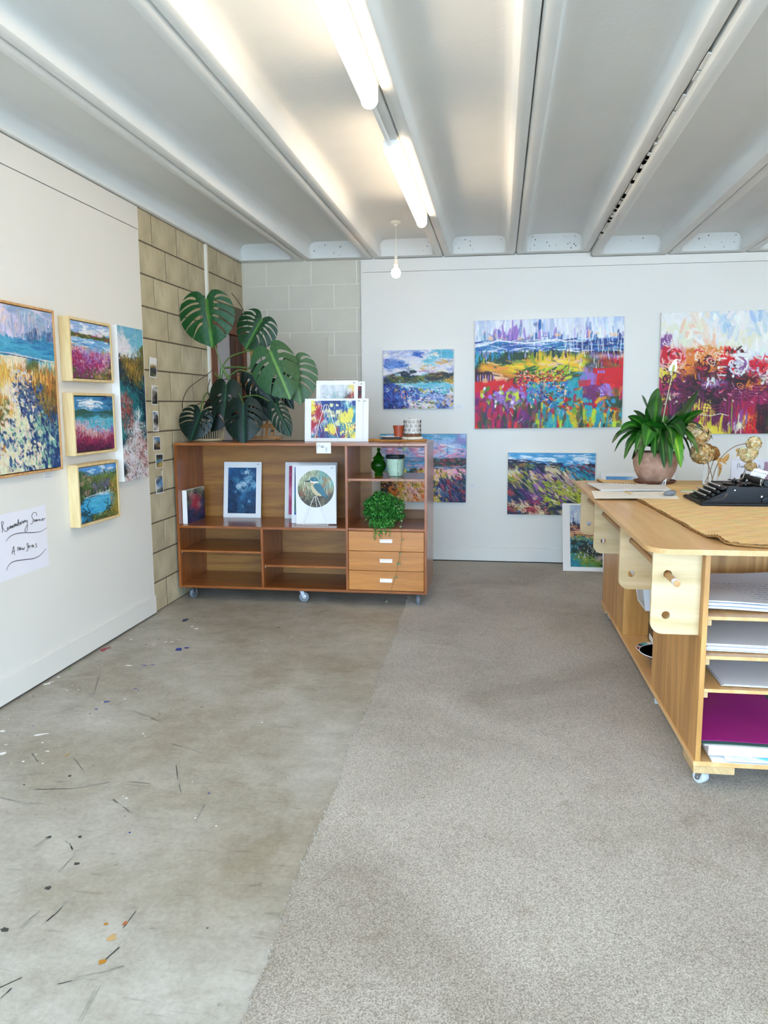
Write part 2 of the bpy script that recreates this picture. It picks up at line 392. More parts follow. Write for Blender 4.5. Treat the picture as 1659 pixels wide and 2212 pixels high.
# ---- white lining on the left wall
lin_l = MB().box(-.004, .012, -9.2, -2.035, .012, 2.455, .001).build('wall_panel', M_white, wl); lin_l['label'] = 'flush white painted lining sheet'
o = MB().box(-.004, .0135, -9.2, -2.035, 2.459, 2.592, .001).build('wall_panel', M_white, wl)
bl = struct(MB().box(.012, .024, -9.2, -2.04, .012, .132, .002).build('baseboard_left', M_white), 'white skirting board along the left wall')
o = MB().box(.0, .006, -9.2, -2.03, 0, .014).build('trim_4', M_dark); struct(o)
# surface conduit strip on the blocks, and corner bead
o = struct(MB().box(.0, .022, -.905, -.872, .0, 2.59, .003).build('trim_1', mat('cream_conduit', '#e8e4d6', .5)), 'cream vertical conduit strip on the bare blocks')
o = struct(MB().tube([(.008, -.008, 0), (.008, -.008, 2.6)], .010, 8).build('trim_2', M_pblock))
# ---- door in the left wall, behind the plant
dr = bpy.data.objects.new('door_1', None); C.objects.link(dr); struct(dr, 'brown timber door frame with pale glass behind the large plant')
M_brown = wood('stained_brown_timber', '#8a4a22', '#5c2c14', 2, 3, .45)
MB().box(-.03, .03, DOORY0+.004, DOORY0+.120, 0, 2.05, .003).build('frame', M_brown, dr)
MB().box(-.03, .03, DOORY1-.07, DOORY1, 0, 2.05, .003).build('frame', M_brown, dr)
MB().box(-.03, .03, DOORY0+.121, DOORY1-.071, 1.96, 2.05, .003).build('frame', M_brown, dr)
MB().box(-.035, .015, -.39, -.092, 0, 1.955, .003).build('door_panel', wood('dark_door_timber', '#4c2413', '#2c140b', 2, 3, .45), dr)
MB().box(-.035, .022, -.26, -.245, .02, 1.94, .003).build('stile', M_brown, dr)
MB().box(-.0020, .005, DOORY0+.122, -.392, 0, 1.955).build('pane', mat('pale_pane', '#b4b5bf', .4), dr)
# ---- back wall: painted block on the left, white lining to the right
wb = struct(MB().box(-.2, 7.2, .0003, .22, -.05, 2.9).build('wall_back', mat('painted_mortar', '#ece8de', .7, bump=.4, bscale=80)), 'back wall of cream painted block and white lining')
for j in range(13):
    z = .2*j+.003; off = .2199 if j % 2 == 0 else .0199+.0
    xs = sorted(set([0.004]+[round(off+.4*n, 4) for n in range(0, 4) if .03 < off+.4*n < 1.085]+[1.09]))
    for a, c_ in zip(xs[:-1], xs[1:]):
        k = ('pb', round(c_-a, 3))
        if k not in BM:
            ob = MB().box(0, c_-a-.006, 0, .03, 0, .196, .0018).build('tmp', M_pblock); BM[k] = ob.data; bpy.data.objects.remove(ob)
        link('block', BM[k], wb, (a+.003, -.002+random.uniform(0, .0015), z))
K4 = .5666+.6*4   # ceiling steps down here
MB().prism([(1.078, .012), (7.1, .012), (7.1, 2.487), (1.078, 2.487)], -.03, .01, 1).build('wall_panel', M_white, wb)
MB().prism([(1.078, 2.490), (7.1, 2.490), (7.1, 2.557), (K4, 2.557), (K4, 2.594), (1.078, 2.594)], -.03, .01, 1).build('wall_panel', M_white, wb)
struct(MB().box(1.062, 1.082, -.034, .0, 0, 2.594, .002).build('trim_3', M_white), 'white edge strip where the lining starts')
struct(MB().box(1.082, 7.1, -.042, -.030, .012, .134, .002).build('baseboard_back', M_white), 'white skirting board along the back wall')
struct(MB().box(1.08, 7.1, -.024, .0, 0, .013).build('trim_5', M_dark))
MB().box(.16, .757, -.024, -.003, .75, 1.955, .002).build('notice_board', M_pblock, wb)['label'] = 'plain cream board fixed over the painted blocks'
# ---- right wall and the front wall with its wide opening (behind the camera)
struct(MB().box(7.0, 7.2, -9.2, .2, -.05, 2.9).build('wall_right', M_white), 'white right wall out of frame')
wf = MB(); wf.box(5.8, 7.2, -9.3, -9.1, -.05, 2.9); wf.box(-.2, 5.8, -9.3, -9.1, 2.5, 2.9)
struct(wf.build('wall_front', M_white), 'front wall round the wide open shopfront behind the camera')
# ---- ceiling of ribbed precast panels
ceil = struct(MB().box(-.2, 7.2, -9.2, .2, 2.9, 3.05).build('ceiling', M_ceil), 'white ribbed precast concrete ceiling')
def pan_profile(x0, x1):
    # underside, going from left rib edge to right rib edge (x, z above soffit)
    w_ = x1-x0; P = [(x0, .016), (x0+.003, .006), (x0+.012, 0), (x0+.054, 0), (x0+.060, .004)]
    P += [(x0+.075, .055), (x0+.090, .098), (x0+.100, .112), (x0+.118, .121), (x0+.15, .126)]
    P += [(x1-.15, .126), (x1-.118, .121), (x1-.100, .112), (x1-.090, .098), (x1-.075, .055), (x1-.060, .004), (x1-.054, 0), (x1-.012, 0), (x1-.003, .006), (x1, .016)]
    return P
def ceiling_panel(gap):
    mb = MB(); P = pan_profile(gap/2, .6-gap/2); n = len(P); ys = [-9.1, -.175]
    for y in ys: mb.v += [(x, y, z) for x, z in P]
    for i in range(n-1): mb.f.append((i, i+1, n+i+1, n+i))
    # end wall of the recess
    e0 = 2*n
    mb.v += [(x, -.118 if z > .01 else -.175, 0 if z > .01 and 4 <= i <= n-5 else z) for i, (x, z) in enumerate(P)]
    mb.v = mb.v[:e0]
    lo = [(x, -.128, z) for x, z in [(P[4][0]+.006, .0), (P[-5][0]-.006, .0)]]
    # sloped end face: top edge at y=-.175 follows profile, bottom edge at y=-.125, z=0
    base = len(mb.v); mb.v += [(P[i][0], -.125, 0.0) for i in range(4, n-4)]
    for i in range(4, n-5): mb.f.append((n+i, n+i+1, base+i-4+1, base+i-4))
    # soffit strips to the wall and sides of joint
    b2 = len(mb.v); a, z_ = P[2][0], P[-3][0]
    mb.v += [(a, -.175, 0), (P[4][0], -.175, 0.0), (P[4][0], -.125, 0), (P[-5][0], -.125, 0), (P[-5][0], -.175, 0), (z_, -.175, 0), (z_, .0, 0), (a, .0, 0)]
    mb.f.append((b2, b2+1, b2+2, b2+3, b2+4, b2+5, b2+6, b2+7))
    for s_, xx in ((0, P[0][0]), (n-1, P[-1][0])):
        q = len(mb.v); mb.v += [(xx, -9.1, .016), (xx, 0, .016), (xx, 0, .26), (xx, -9.1, .26)]; mb.f.append((q, q+1, q+2, q+3))
        q = len(mb.v); x2 = P[2][0] if s_ == 0 else P[-3][0]; mb.v += [(xx, -.175, .016), (xx, 0, .016), (x2, 0, 0), (x2, -.175, 0)]; mb.f.append((q, q+1, q+2, q+3))
    q = len(mb.v); mb.v += [(gap/2, -9.1, .26), (.6-gap/2, -9.1, .26), (.6-gap/2, 0, .26), (gap/2, 0, .26)]; mb.f.append((q, q+1, q+2, q+3))
    o = mb.build('ceiling_panel', M_ceil, ceil, smooth=True, weld=False); return o
p0 = ceiling_panel(.0035)
for k in range(-1, 11):
    x = .5666+.6*k+(.007 if k >= 4 else 0); z = H if k < 4 else H-.037
    if k == -1: p0.location = (x, 0, z)
    else: cp(p0, ceil, (x, 0, z))
# paint flakes bridging the wide joint
fk = MB(); random.seed(3)
y = -1.0
def flake(y0, y1):
    fk.prism([(-.006, y0), (.011, y0+.01), (.011, y1-.006), (-.006, y1)], -.006, 0, 2)
for a, b_ in ((-2.6, -1.35), (-3.15, -2.92), (-3.72, -3.58), (-1.3, -.6), (-3.34, -3.22)): flake(a, b_)
for _ in range(20):
    y = random.uniform(-3.6, -.8); flake(y, y+random.uniform(.03, .09))
o = fk.build('paint_skin', M_ceil, ceil, loc=(.5666+2.4, 0, H-.001)); o['kind'] = 'stuff'; o['label'] = 'cracked white paint bridging the wide ceiling joint'
# small pits on the recess ends
pt = MB(); random.seed(5)
for k, n_ in ((0, 9), (1, 3), (2, 8), (3, 16), (4, 3), (5, 9)):
    for _ in range(n_):
        x = .5666+.6*k+random.uniform(.11, .49); t = random.uniform(.1, .85)
        y = -.125-.05*t-.001; z = (H if k < 4 else H-.037)+.126*t; s_ = random.uniform(.002, .005)
        pt.add([(x-s_, y-.002, z-s_), (x+s_, y-.002, z-s_*.6), (x+s_*.6, y-.002, z+s_), (x-s_*.7, y-.002, z+s_)], [(0, 1, 2, 3)])
o = pt.build('pit', M_dark, ceil, fix=False); o['kind'] = 'stuff'
# ---- carpet laid over the right part of the slab
def carpet_mat():
    m, nt, b = newmat('speckled_beige_carpet'); L = nt.links; tc = N(nt, 'ShaderNodeTexCoord')
    def noise(s, d=4, r=.5, dist=0):
        n = N(nt, 'ShaderNodeTexNoise'); n.inputs['Scale'].default_value = s; n.inputs['Detail'].default_value = d; n.inputs['Roughness'].default_value = r; n.inputs['Distortion'].default_value = dist; L.new(tc.outputs['Object'], n.inputs[0]); return n.outputs[0]
    def ramp(src, *st):
        r = N(nt, 'ShaderNodeValToRGB'); L.new(src, r.inputs[0]); e = r.color_ramp.elements
        while len(e) < len(st): e.new(.5)
        for el, (p, c) in zip(e, st): el.position = p; el.color = (*c, 1)
        return r.outputs[0]
    fine = ramp(noise(260, 3, .8), (.36, lin('#7b7062')), (.5, lin('#b3a99a')), (.63, lin('#d8d0c4')))
    big = ramp(noise(1.5, 7, .62, .5), (.32, (.70, .66, .62)), (.62, (1, 1, 1)))
    x = N(nt, 'ShaderNodeMix', data_type='RGBA', blend_type='MULTIPLY'); x.inputs[0].default_value = 1; L.new(fine, x.inputs[6]); L.new(big, x.inputs[7])
    big2 = ramp(noise(4.5, 6, .7, .8), (.26, (.78, .72, .66)), (.42, (1, 1, 1)))
    y_ = N(nt, 'ShaderNodeMix', data_type='RGBA', blend_type='MULTIPLY'); y_.inputs[0].default_value = 1; L.new(x.outputs[2], y_.inputs[6]); L.new(big2, y_.inputs[7])
    L.new(y_.outputs[2], b.inputs['Base Color']); b.inputs['Roughness'].default_value = 1; b.inputs['Specular IOR Level'].default_value = .1
    b.inputs['Sheen Weight'].default_value = .25
    bp = N(nt, 'ShaderNodeBump'); bp.inputs['Strength'].default_value = .8; bp.inputs['Distance'].default_value = .004
    L.new(noise(230, 3, .8), bp.inputs['Height']); L.new(bp.outputs[0], b.inputs['Normal']); return m
random.seed(11)
left = []; y = -9.0
while y < -.045:
    t = (y+1.5)/-3.8; left.append((1.628+.075*min(max(t, 0), 1)**.6+random.uniform(-.005, .005)+.006*math.sin(y*7), y)); y += .012
poly = left+[(1.62, -.045), (6.99, -.045), (6.99, -9.0)]
cpt = MB(); nL = len(left)
V = []; F = []
for i, (x, y) in enumerate(left):
    V += [(x-.004, y, .0005), (x-.002, y, .004), (x+.006, y, .0058), (x+.02, y, .006)]
for i in range(nL-1):
    for k in range(3): F.append((i*4+k, i*4+k+1, (i+1)*4+k+1, (i+1)*4+k))
cpt.add(V, F)
for i in range(nL-1):
    x, y = left[i]; x2, y2 = left[i+1]
    cpt.add([(x+.02, y, .006), (7.0, y, .006), (7.0, y2, .006), (x2+.02, y2, .006)], [(0, 1, 2, 3)])
cm = carpet_mat()
crp = cpt.build('carpet', cm, None, smooth=True, fix=False)
tag(crp, 'mottled grey beige carpet covering the right side of the floor', 'carpet')
tf = MB()   # frayed tufts along the cut edge
for i in range(2600):
    x, y = left[random.randrange(nL)]; y += random.uniform(-.006, .006); x += random.uniform(-.008, .014); a = random.uniform(0, 2*PI); r = random.uniform(.0015, .004); h = random.uniform(.004, .012)
    tf.add([(x+r*math.cos(a), y+r*math.sin(a), .001), (x+r*math.cos(a+2.1), y+r*math.sin(a+2.1), .001), (x+r*math.cos(a+4.2), y+r*math.sin(a+4.2), .001), (x+random.uniform(-.006, .002), y+random.uniform(-.003, .003), h)], [(0, 1, 3), (1, 2, 3), (2, 0, 3)])
o = tf.build('tuft_edge', cm, crp, fix=False); o['kind'] = 'stuff'
# ================================================================ helpers for cut plates
def plate_mesh(mb, outer, holes, h0, h1, axis, step=None, zf=None, M=None):
    """flat plate with holes: outer and holes are 2D loops; extruded h0..h1 along axis"""
    pts = [Vector(p) for p in outer]; edges = [(i, (i+1) % len(outer)) for i in range(len(outer))]
    for h in holes:
        b = len(pts); pts += [Vector(p) for p in h]; edges += [(b+i, b+(i+1) % len(h)) for i in range(len(h))]
    vv, ee, ff, *_ = delaunay_2d_cdt(pts, edges, [], 0, 1e-7)
    def inside(p, loop):
        c = False; n = len(loop)
        for i in range(n):
            x1, y1 = loop[i]; x2, y2 = loop[(i+1) % n]
            if (y1 > p[1]) != (y2 > p[1]) and p[0] < (x2-x1)*(p[1]-y1)/(y2-y1)+x1: c = not c
        return c
    keep = []
    for f in ff:
        cx = sum(vv[i][0] for i in f)/3; cy = sum(vv[i][1] for i in f)/3
        if inside((cx, cy), outer) and not any(inside((cx, cy), h) for h in holes): keep.append(tuple(f))
    o = [i for i in range(3) if i != axis]; n = len(vv); vs = []
    for h in (h0, h1):
        for p in vv:
            q = [0, 0, 0]; q[axis] = h; q[o[0]] = p[0]; q[o[1]] = p[1]; vs.append(q)
    fs = keep+[tuple(n+i for i in reversed(f)) for f in keep]
    cnt = {}
    for f in keep:
        for i in range(3):
            e = (f[i], f[(i+1) % 3]); cnt[frozenset(e)] = None if frozenset(e) in cnt else e
    for e in cnt.values():
        if e: fs.append((e[0], e[1], n+e[1], n+e[0]))
    if M is not None: vs = [M @ Vector(p) for p in vs]
    mb.add(vs, fs); return mb
def circ(cx, cy, r, n=18): return [(cx+r*math.cos(2*PI*k/n), cy+r*math.sin(2*PI*k/n)) for k in range(n)]
def rrect(x0, x1, y0, y1, r, n=6, corners=(1, 1, 1, 1)):
    P = []
    for i, (cx, cy, a0) in enumerate(((x0, y0, PI), (x1, y0, 1.5*PI), (x1, y1, 0), (x0, y1, .5*PI))):
        if corners[i]:
            ox = cx+r if i in (0, 3) else cx-r; oy = cy+r if i in (0, 1) else cy-r
            P += [(ox+r*math.cos(a0+.5*PI*k/n), oy+r*math.sin(a0+.5*PI*k/n)) for k in range(n+1)]
        else: P.append((cx, cy))
    return P
M_zinc = mat('zinc_plated_steel', '#b9bcc0', .3, metal=1)
M_rubber = mat('grey_rubber', '#6d747c', .5)
M_pale_rubber = mat('pale_rubber', '#c9cdd0', .4)
def caster(parent, loc, rotz, r, wdt, h, tyre, name='caster'):
    """a swivel caster: part of its furniture, with fork, wheel and hub as sub-parts"""
    e = bpy.data.objects.new(name, None); C.objects.link(e); e.parent = parent; e.location = loc; e.rotation_euler = (0, 0, rotz); e.empty_display_size = .02
    mb = MB(); mb.box(-.03, .03, -.022, .022, h-.004, h-.0005, .001); mb.lathe([(.017, h-.012), (.020, h-.004)], 16)
    mb.build('mounting_plate', M_zinc, e)
    f = MB(); off = r*.45; t = wdt/2+.003
    for s in (-1, 1):
        f.prism([(-.012, h-.010), (.014, h-.010), (off+.010, r-.006), (off+.004, r-.011), (off-.006, r-.008)], s*t-.001, s*t+.001, 1)
    f.box(-.013, .015, -t, t, h-.012, h-.009)
    f.build('fork', M_zinc, e)
    w_ = MB(); w_.lathe([(r*.55, -wdt/2), (r*.93, -wdt/2), (r, -wdt/2+.004), (r, wdt/2-.004), (r*.93, wdt/2), (r*.55, wdt/2)], 28, (off, 0, r), 1)
    w_.build('wheel', tyre, e, smooth=True)
    hb = MB(); hb.lathe([(r*.2, -wdt/2-.002), (r*.56, -wdt/2+.001), (r*.56, wdt/2-.001), (r*.2, wdt/2+.002)], 20, (off, 0, r), 1); hb.lathe([(.004, -t-.004), (.004, t+.004)], 10, (off, 0, r), 1)
    hb.build('hub', M_zinc, e, smooth=True); return e
# ================================================================ ceiling lights
M_tube = mat('lit_diffuser', '#ffe6c8', .4, emit=TUBE_POWER)
M_bodyw = mat('white_enamel', '#f2f2f0', .35)
def batten(x, y0, y1, label):
    t = thing('batten_light', label, 'ceiling light', (x, (y0+y1)/2, H), group='lit battens on the ceiling'); L = (y1-y0)/2
    MB().box(-.024, .024, -L+.012, L-.012, -.026, -.0008, .003).build('housing', M_bodyw, t)
    pr_ = [(-.031, -.026)]+[(-.031*math.cos(a), -.044-.031*math.sin(a)) for a in [PI*k/12 for k in range(13)]]+[(.031, -.026)]
    MB().prism(pr_, -L+.008, L-.008, 1).build('diffuser', M_tube, t, smooth=True)
    pc = [(-.034, -.001), (-.034, -.044)]+[(-.034*math.cos(a), -.044-.034*math.sin(a)) for a in [PI*k/12 for k in range(1, 12)]]+[(.034, -.044), (.034, -.001)]
    for s in (-1, 1): MB().prism(pc, s*L-.008*(s > 0), s*L+.008*(s < 0), 1).build('end_cap', M_bodyw, t)
    return t
b1 = batten(1.728, -5.08, -3.58, 'long lit white tube light nearest the camera, at the top of the picture')
b2 = batten(1.728, -2.98, -1.48, 'lit white tube light further into the room, beside the hanging bulb')
for x_, ya, yb, nm in ((1.728, -6.75, -5.25, 'added unseen lit tube light just behind the camera, next in the row'), (5.328, -5.0, -3.5, 'added unseen lit tube light of a made-up right-hand row, nearer the front'), (5.328, -2.9, -1.4, 'added unseen lit tube light of a made-up right-hand row, nearer the back wall'), (5.328, -7.2, -5.7, 'added unseen lit tube light of a made-up right-hand row, nearest the shopfront'), (1.728, -8.6, -7.1, 'added unseen lit tube light nearest the shopfront in the left row')):  # unseen tubes added out of frame to warm the walls
    t_ = batten(x_, ya, yb, nm)
    if x_ > 5: t_.location.z = H-.037
o = MB().tube([(1.722, -2.97, H-.018), (1.722, -3.1, H-.018), (1.722, -3.60, H-.018)], .011, 10).build('conduit', M_bodyw, smooth=True)
tag(o, 'white conduit pipe joining the two tube lights', 'pipe')
pd = thing('pendant_light', 'bare lit bulb hanging on a white cord from the ceiling', 'ceiling light', (1.466, -.80, H+.126))
MB().lathe([(0, -.001), (.042, -.001), (.042, -.010), (.036, -.018), (.014, -.024), (.011, -.034), (.004, -.038), (0, -.038)], 24).build('ceiling_rose', mat('cream_plastic', '#ece6d6', .4), pd, smooth=True)
MB().tube([(0, 0, -.03), (0, 0, -.25)], .0032, 8).build('cord', MATS['cream_plastic'], pd, smooth=True)
MB().lathe([(.004, -.245), (.011, -.252), (.013, -.272), (.018, -.276), (.018, -.315), (.0155, -.318), (.0155, -.340), (0, -.340)], 20).build('lamp_holder', MATS['cream_plastic'], pd, smooth=True)
MB().lathe([(0, -.338), (.015, -.340), (.026, -.348), (.034, -.362), (.036, -.376), (.033, -.391), (.025, -.403), (.012, -.410), (0, -.412)], 24).build('bulb', mat('lit_bulb', '#ffd2a0', .3, emit=14), pd, smooth=True)
# ================================================================ open shelving cabinet on casters
M_cab = wood('varnished_brown_ply', '#ab6429', '#7f431a', 0, 2.2, .28, coat=.3, bands=.3)
M_cabv = wood('varnished_brown_ply_upright', '#a55d26', '#7a3e17', 2, 2.2, .28, coat=.3, bands=.3)
M_cabb = wood('plain_ply_back', '#a5702e', '#835220', 0, 1.6, .45, bands=.45)
M_draw = wood('honey_ply_drawer', '#cb853e', '#ae6c2c', 0, 1.8, .28, coat=.3, bands=.3)
cab = thing('shelving_cabinet', 'low brown varnished plywood cabinet with open shelves and three drawers on casters', 'cabinet', (.018, -1.650, 0))
CW, CD_, T = 1.766, .50, .018
def cb(name, x0, x1, y0, y1, z0, z1, m=M_cab, b=.0012, label=None):
    o = MB().box(0, x1-x0, 0, y1-y0, 0, z1-z0, b).build(name, m, cab, loc=(x0, y0, z0))
    if label: o['label'] = label
    return o
cb('top_panel', 0, CW, 0, CD_, 1.097, 1.115)
cb('bottom_panel', T, CW-T, .001, CD_, .090, .108)
cb('side_panel', 0, T, 0, CD_, .090, 1.097, M_cabv); cb('side_panel', CW-T, CW, 0, CD_, .090, 1.097, M_cabv)
cb('divider', 1.209, 1.227, .001, CD_-.006, .108, 1.097, M_cabv)
cb('divider', .607, .625, .002, CD_-.006, .108, .518, M_cabv)
cb('shelf', T, 1.209, .001, CD_-.006, .518, .536)
cb('shelf', T, .607, .010, CD_-.012, .345, .360)
cb('shelf', .625, 1.209, .010, CD_-.012, .253, .268)
cb('shelf', 1.227, CW-T, .006, CD_-.012, .861, .878)
cb('shelf', 1.227, CW-T, .003, CD_-.006, .522, .540)
cb('back_panel', T, 1.209, CD_-.006, CD_, .108, 1.097, M_cabb, 0)
mb = MB()
for a in ((0, .085, 0, .989), (.085, .521, .955, .989), (.085, .521, 0, .50)): mb.box(a[0], a[1], 0, .006, a[2], a[3])
mb.build('back_panel', M_cabb, cab, loc=(1.227, CD_-.006, .108))['label'] = 'ply back with a large cut-out opening'
M_hw = mat('white_enamelled_metal', '#f0efec', .35)
for z0, z1 in ((.385, .519), (.249, .382), (.112, .246)):
    d = cb('drawer', 1.2295, CW-T-.0025, .0, .44, z0, z1, M_draw, .0012)
    # a label-holder pull
    wd = (CW-T-.0025-1.2295)/2; zc = (z1-z0)*.52
    h = MB(); h.box(-.043, .043, -.0016, -.0002, -.011, .013); h.prism([(-.0016, .010), (-.012, .006), (-.016, -.006), (-.014, -.010), (-.010, -.004), (-.006, .002), (-.0016, .004)], -.040, .040, 0)
    for s in (-1, 1): h.lathe([(.0022, -.003), (.0022, 0)], 8, (s*.040, 0, .009), 1)
    h.build('handle', M_hw, d, loc=(wd, 0, zc))['label'] = 'white metal pull'
for x, y, a in ((.075, .05, 1.35), (.88, .055, .15), (1.70, .06, 1.75), (.075, .44, .4), (.88, .44, 2.0), (1.70, .44, 1.2)):
    caster(cab, (x, y, 0), a, .036, .022, .090, M_rubber)
for x, z in ((.022, .343), (.630, .251), (1.231, .859)):
    MB().lathe([(.003, 0), (.003, .004), (0, .005)], 8).build('shelf_pin', M_hw, cab, loc=(x+.004, .016, z-.004))
# ================================================================ plywood work table on casters
M_tt = wood('pine_ply_top', '#e6ba80', '#d3a266', 1, 1.7, .38, coat=.25, bands=.5)
M_tv = wood('pine_ply_side', '#d39d58', '#b07c3c', 2, 2.4, .4, coat=.15, bands=.55)
M_tf = wood('pale_ply_flange', '#d9c298', '#c4a878', 0, 1.5, .45, bands=.5)
M_te = wood('ply_edge', '#d8b988', '#a98550', 1, 9, .55, bands=.1)
tb = thing('work_table', 'large plywood work table with side brackets, shelves and casters', 'table', (2.960, -4.040, .0055), .014)
def tbx(name, x0, x1, y0, y1, z0, z1, m, b=.001, label=None):
    o = MB().box(0, x1-x0, 0, y1-y0, 0, z1-z0, b).build(name, m, tb, loc=(x0, y0, z0))
    if label: o['label'] = label
    return o
pl = MB(); pl.prism(rrect(-.200, 1.45, -.062, 2.34, .085, 8), 0, .018, 2); pl.build('tabletop', M_tt, tb, loc=(0, 0, .862))
pe = MB()
ro = rrect(-.2006, 1.4506, -.0626, 2.3406, .0856, 8)
for z0, z1 in ((.0035, .0055), (.0085, .0100), (.0130, .0145)): pe.prism(ro, z0, z1, 2)
pe.build('ply_layer', M_te, tb, loc=(0, 0, .862))
tbx('side_panel', 0, .018, 0, .765, .106, .861, M_tv)
tbx('side_panel', 0, .018, 1.54, 2.30, .106, .861, M_tv)
tbx('side_panel', 1.24, 1.258, 0, 2.30, .106, .861, M_tv)
tbx('bottom_panel', -.006, 1.262, -.002, 2.31, .088, .1055, M_tt)
tbx('divider', .018, 1.24, .747, .765, .106, .861, M_tv)
tbx('divider', .018, 1.24, 1.54, 1.558, .106, .861, M_tv)
tbx('divider', .45, .468, .766, 1.539, .106, .861, M_tv)
for zt in (.634, .492, .372):
    tbx('shelf', .019, 1.239, .006, .745, zt-.013, zt, M_tt)
    tbx('cleat', .019, .034, .010, .70, zt-.034, zt-.0135, M_te)
for x, y in ((-.004, 0), (-.004, 2.16), (1.12, 0), (1.12, 2.16)): tbx('caster_block', x, x+.14, y, y+.15, .060, .0875, M_te)
for y in (.04, .72, 1.555, 2.18):
    f = MB(); out = rrect(-.166, -.0005, .556, .861, .042, 7, (1, 0, 0, 0))
    plate_mesh(f, out, [circ(-.114, .625, .0145), circ(-.114, .773, .0145)], 0, .018, 1)
    f.build('bracket', M_tf, tb, loc=(0, y, 0))
MB().tube([(-.114, -.10, .770), (-.114, 2.27, .770)], .0115, 14).build('dowel', wood('beech_dowel', '#c99a62', '#b07f48', 1, 4), tb, smooth=True)
MB().lathe([(.0121, -.094), (.0121, -.066)], 14, (-.114, 0, .770), 1).build('paper_wrap', mat('white_paper', '#f1f1f2', .7), tb, smooth=True)
for x, y, a in ((.045, .05, 2.2), (.045, 2.23, .4), (.045, .80, 1.3), (1.19, .06, .6), (1.19, 2.23, 2.0)):
    caster(tb, (x, y, 0 if 1 else 0), a, .0235, .034, .060 if y != .80 else .088, M_pale_rubber)
# ---- things on the lower shelves of the table
def wavy_sheet(name, w_, d, col, th=.0012, amp=.004, seed=0, n=14, curl=0, M=None, rough=.75, colfn=None, corner_lift=0):
    rnd = random.Random(seed); ph = [rnd.uniform(0, 6) for _ in range(4)]
    V = []; F = []; m = n+1
    for s in (1, 0):
        for i in range(m):
            for j in range(m):
                u, v = i/n, j/n
                z = amp*(1+math.sin(5*u+ph[0]+2.5*v))*.5+amp*.6*(1+math.sin(7*v+ph[1]-3*u))*.5+corner_lift*max(0, u+v-1.3)**2
                V.append((u*w_, v*d, z+(th if s else 0)))
    for i in range(n):
        for j in range(n):
            a = i*m+j; F.append((a, a+m, a+m+1, a+1)); b = m*m+a; F.append((b, b+1, b+m+1, b+m))
    for k in range(n):
        for a, b in ((k, k+1), (n*m+k, n*m+k+1), (k*m, (k+1)*m), (k*m+n, (k+1)*m+n)): F.append((a, b, m*m+b, m*m+a))
    mb = MB(); mb.v = V; mb.f = F
    return mb
M_paper = mat('white_paper', '#f1f1f2', .7)
M_skyp = mat('sky_tinted_white_paper', '#e4e8f0', .6)  # faint blue of the sky light put into the paper colour
def on_table(x, y, z): # local table coordinates to world
    return tb_m @ Vector((x, y, z))
tb_m = Matrix.Translation((2.960, -4.040, .0055)) @ Matrix.Rotation(.014, 4, 'Z')
def sheets(name, label, cat, x, y, z, rot, w_, d, n, m=M_skyp, group=None, th=.0014, amp=.003, seed=0, cl=0):
    t = thing(name, label, cat, on_table(x, y, z), .014+rot, group)
    rr = random.Random(seed)
    for k in range(n):
        wavy_sheet('s', w_, d, None, th, amp, seed, corner_lift=cl).build('sheet', m, t, smooth=True, loc=(rr.uniform(-.008, .008), rr.uniform(-.008, .008), .0008+k*(th+.0012)), rot=(0, 0, rr.uniform(-.02, .02)))
    return t
sheets('paper_stack', 'loose written papers and plastic sleeves on the top shelf of the table', 'papers', .030, .075, .6345, .0, .55, .50, 7, seed=4, th=.003, amp=.008, cl=.05)
sheets('paper_stack', 'thick pale paper stack on the second shelf of the table', 'papers', .036, .055, .4925, -.01, .62, .56, 6, seed=7, th=.003, amp=.003)
sheets('paper_stack', 'large pale sheets lying askew on the third shelf of the table', 'papers', .085, .035, .3725, .0, .60, .60, 3, seed=9, th=.0014, amp=.003)
_wr = MB(); _rw = random.Random(5)
for k in range(8):
    y0 = .13+.035*k; x = .06
    while x < .36:
        L = _rw.uniform(.01, .035); pts = [(x+L*q/5, y0+_rw.uniform(-.003, .003), 0) for q in range(6)]
        _wr.tube(pts, .0007, 4); x += L+.008
hw = _wr.build('handwritten_sheet', mat('pencil_grey', '#5d6478', .8), None, loc=on_table(0, 0, .6345+.036)); 
hw['kind'] = 'stuff'; tag(hw, 'lines of pencil writing across the top shelf papers', 'writing')
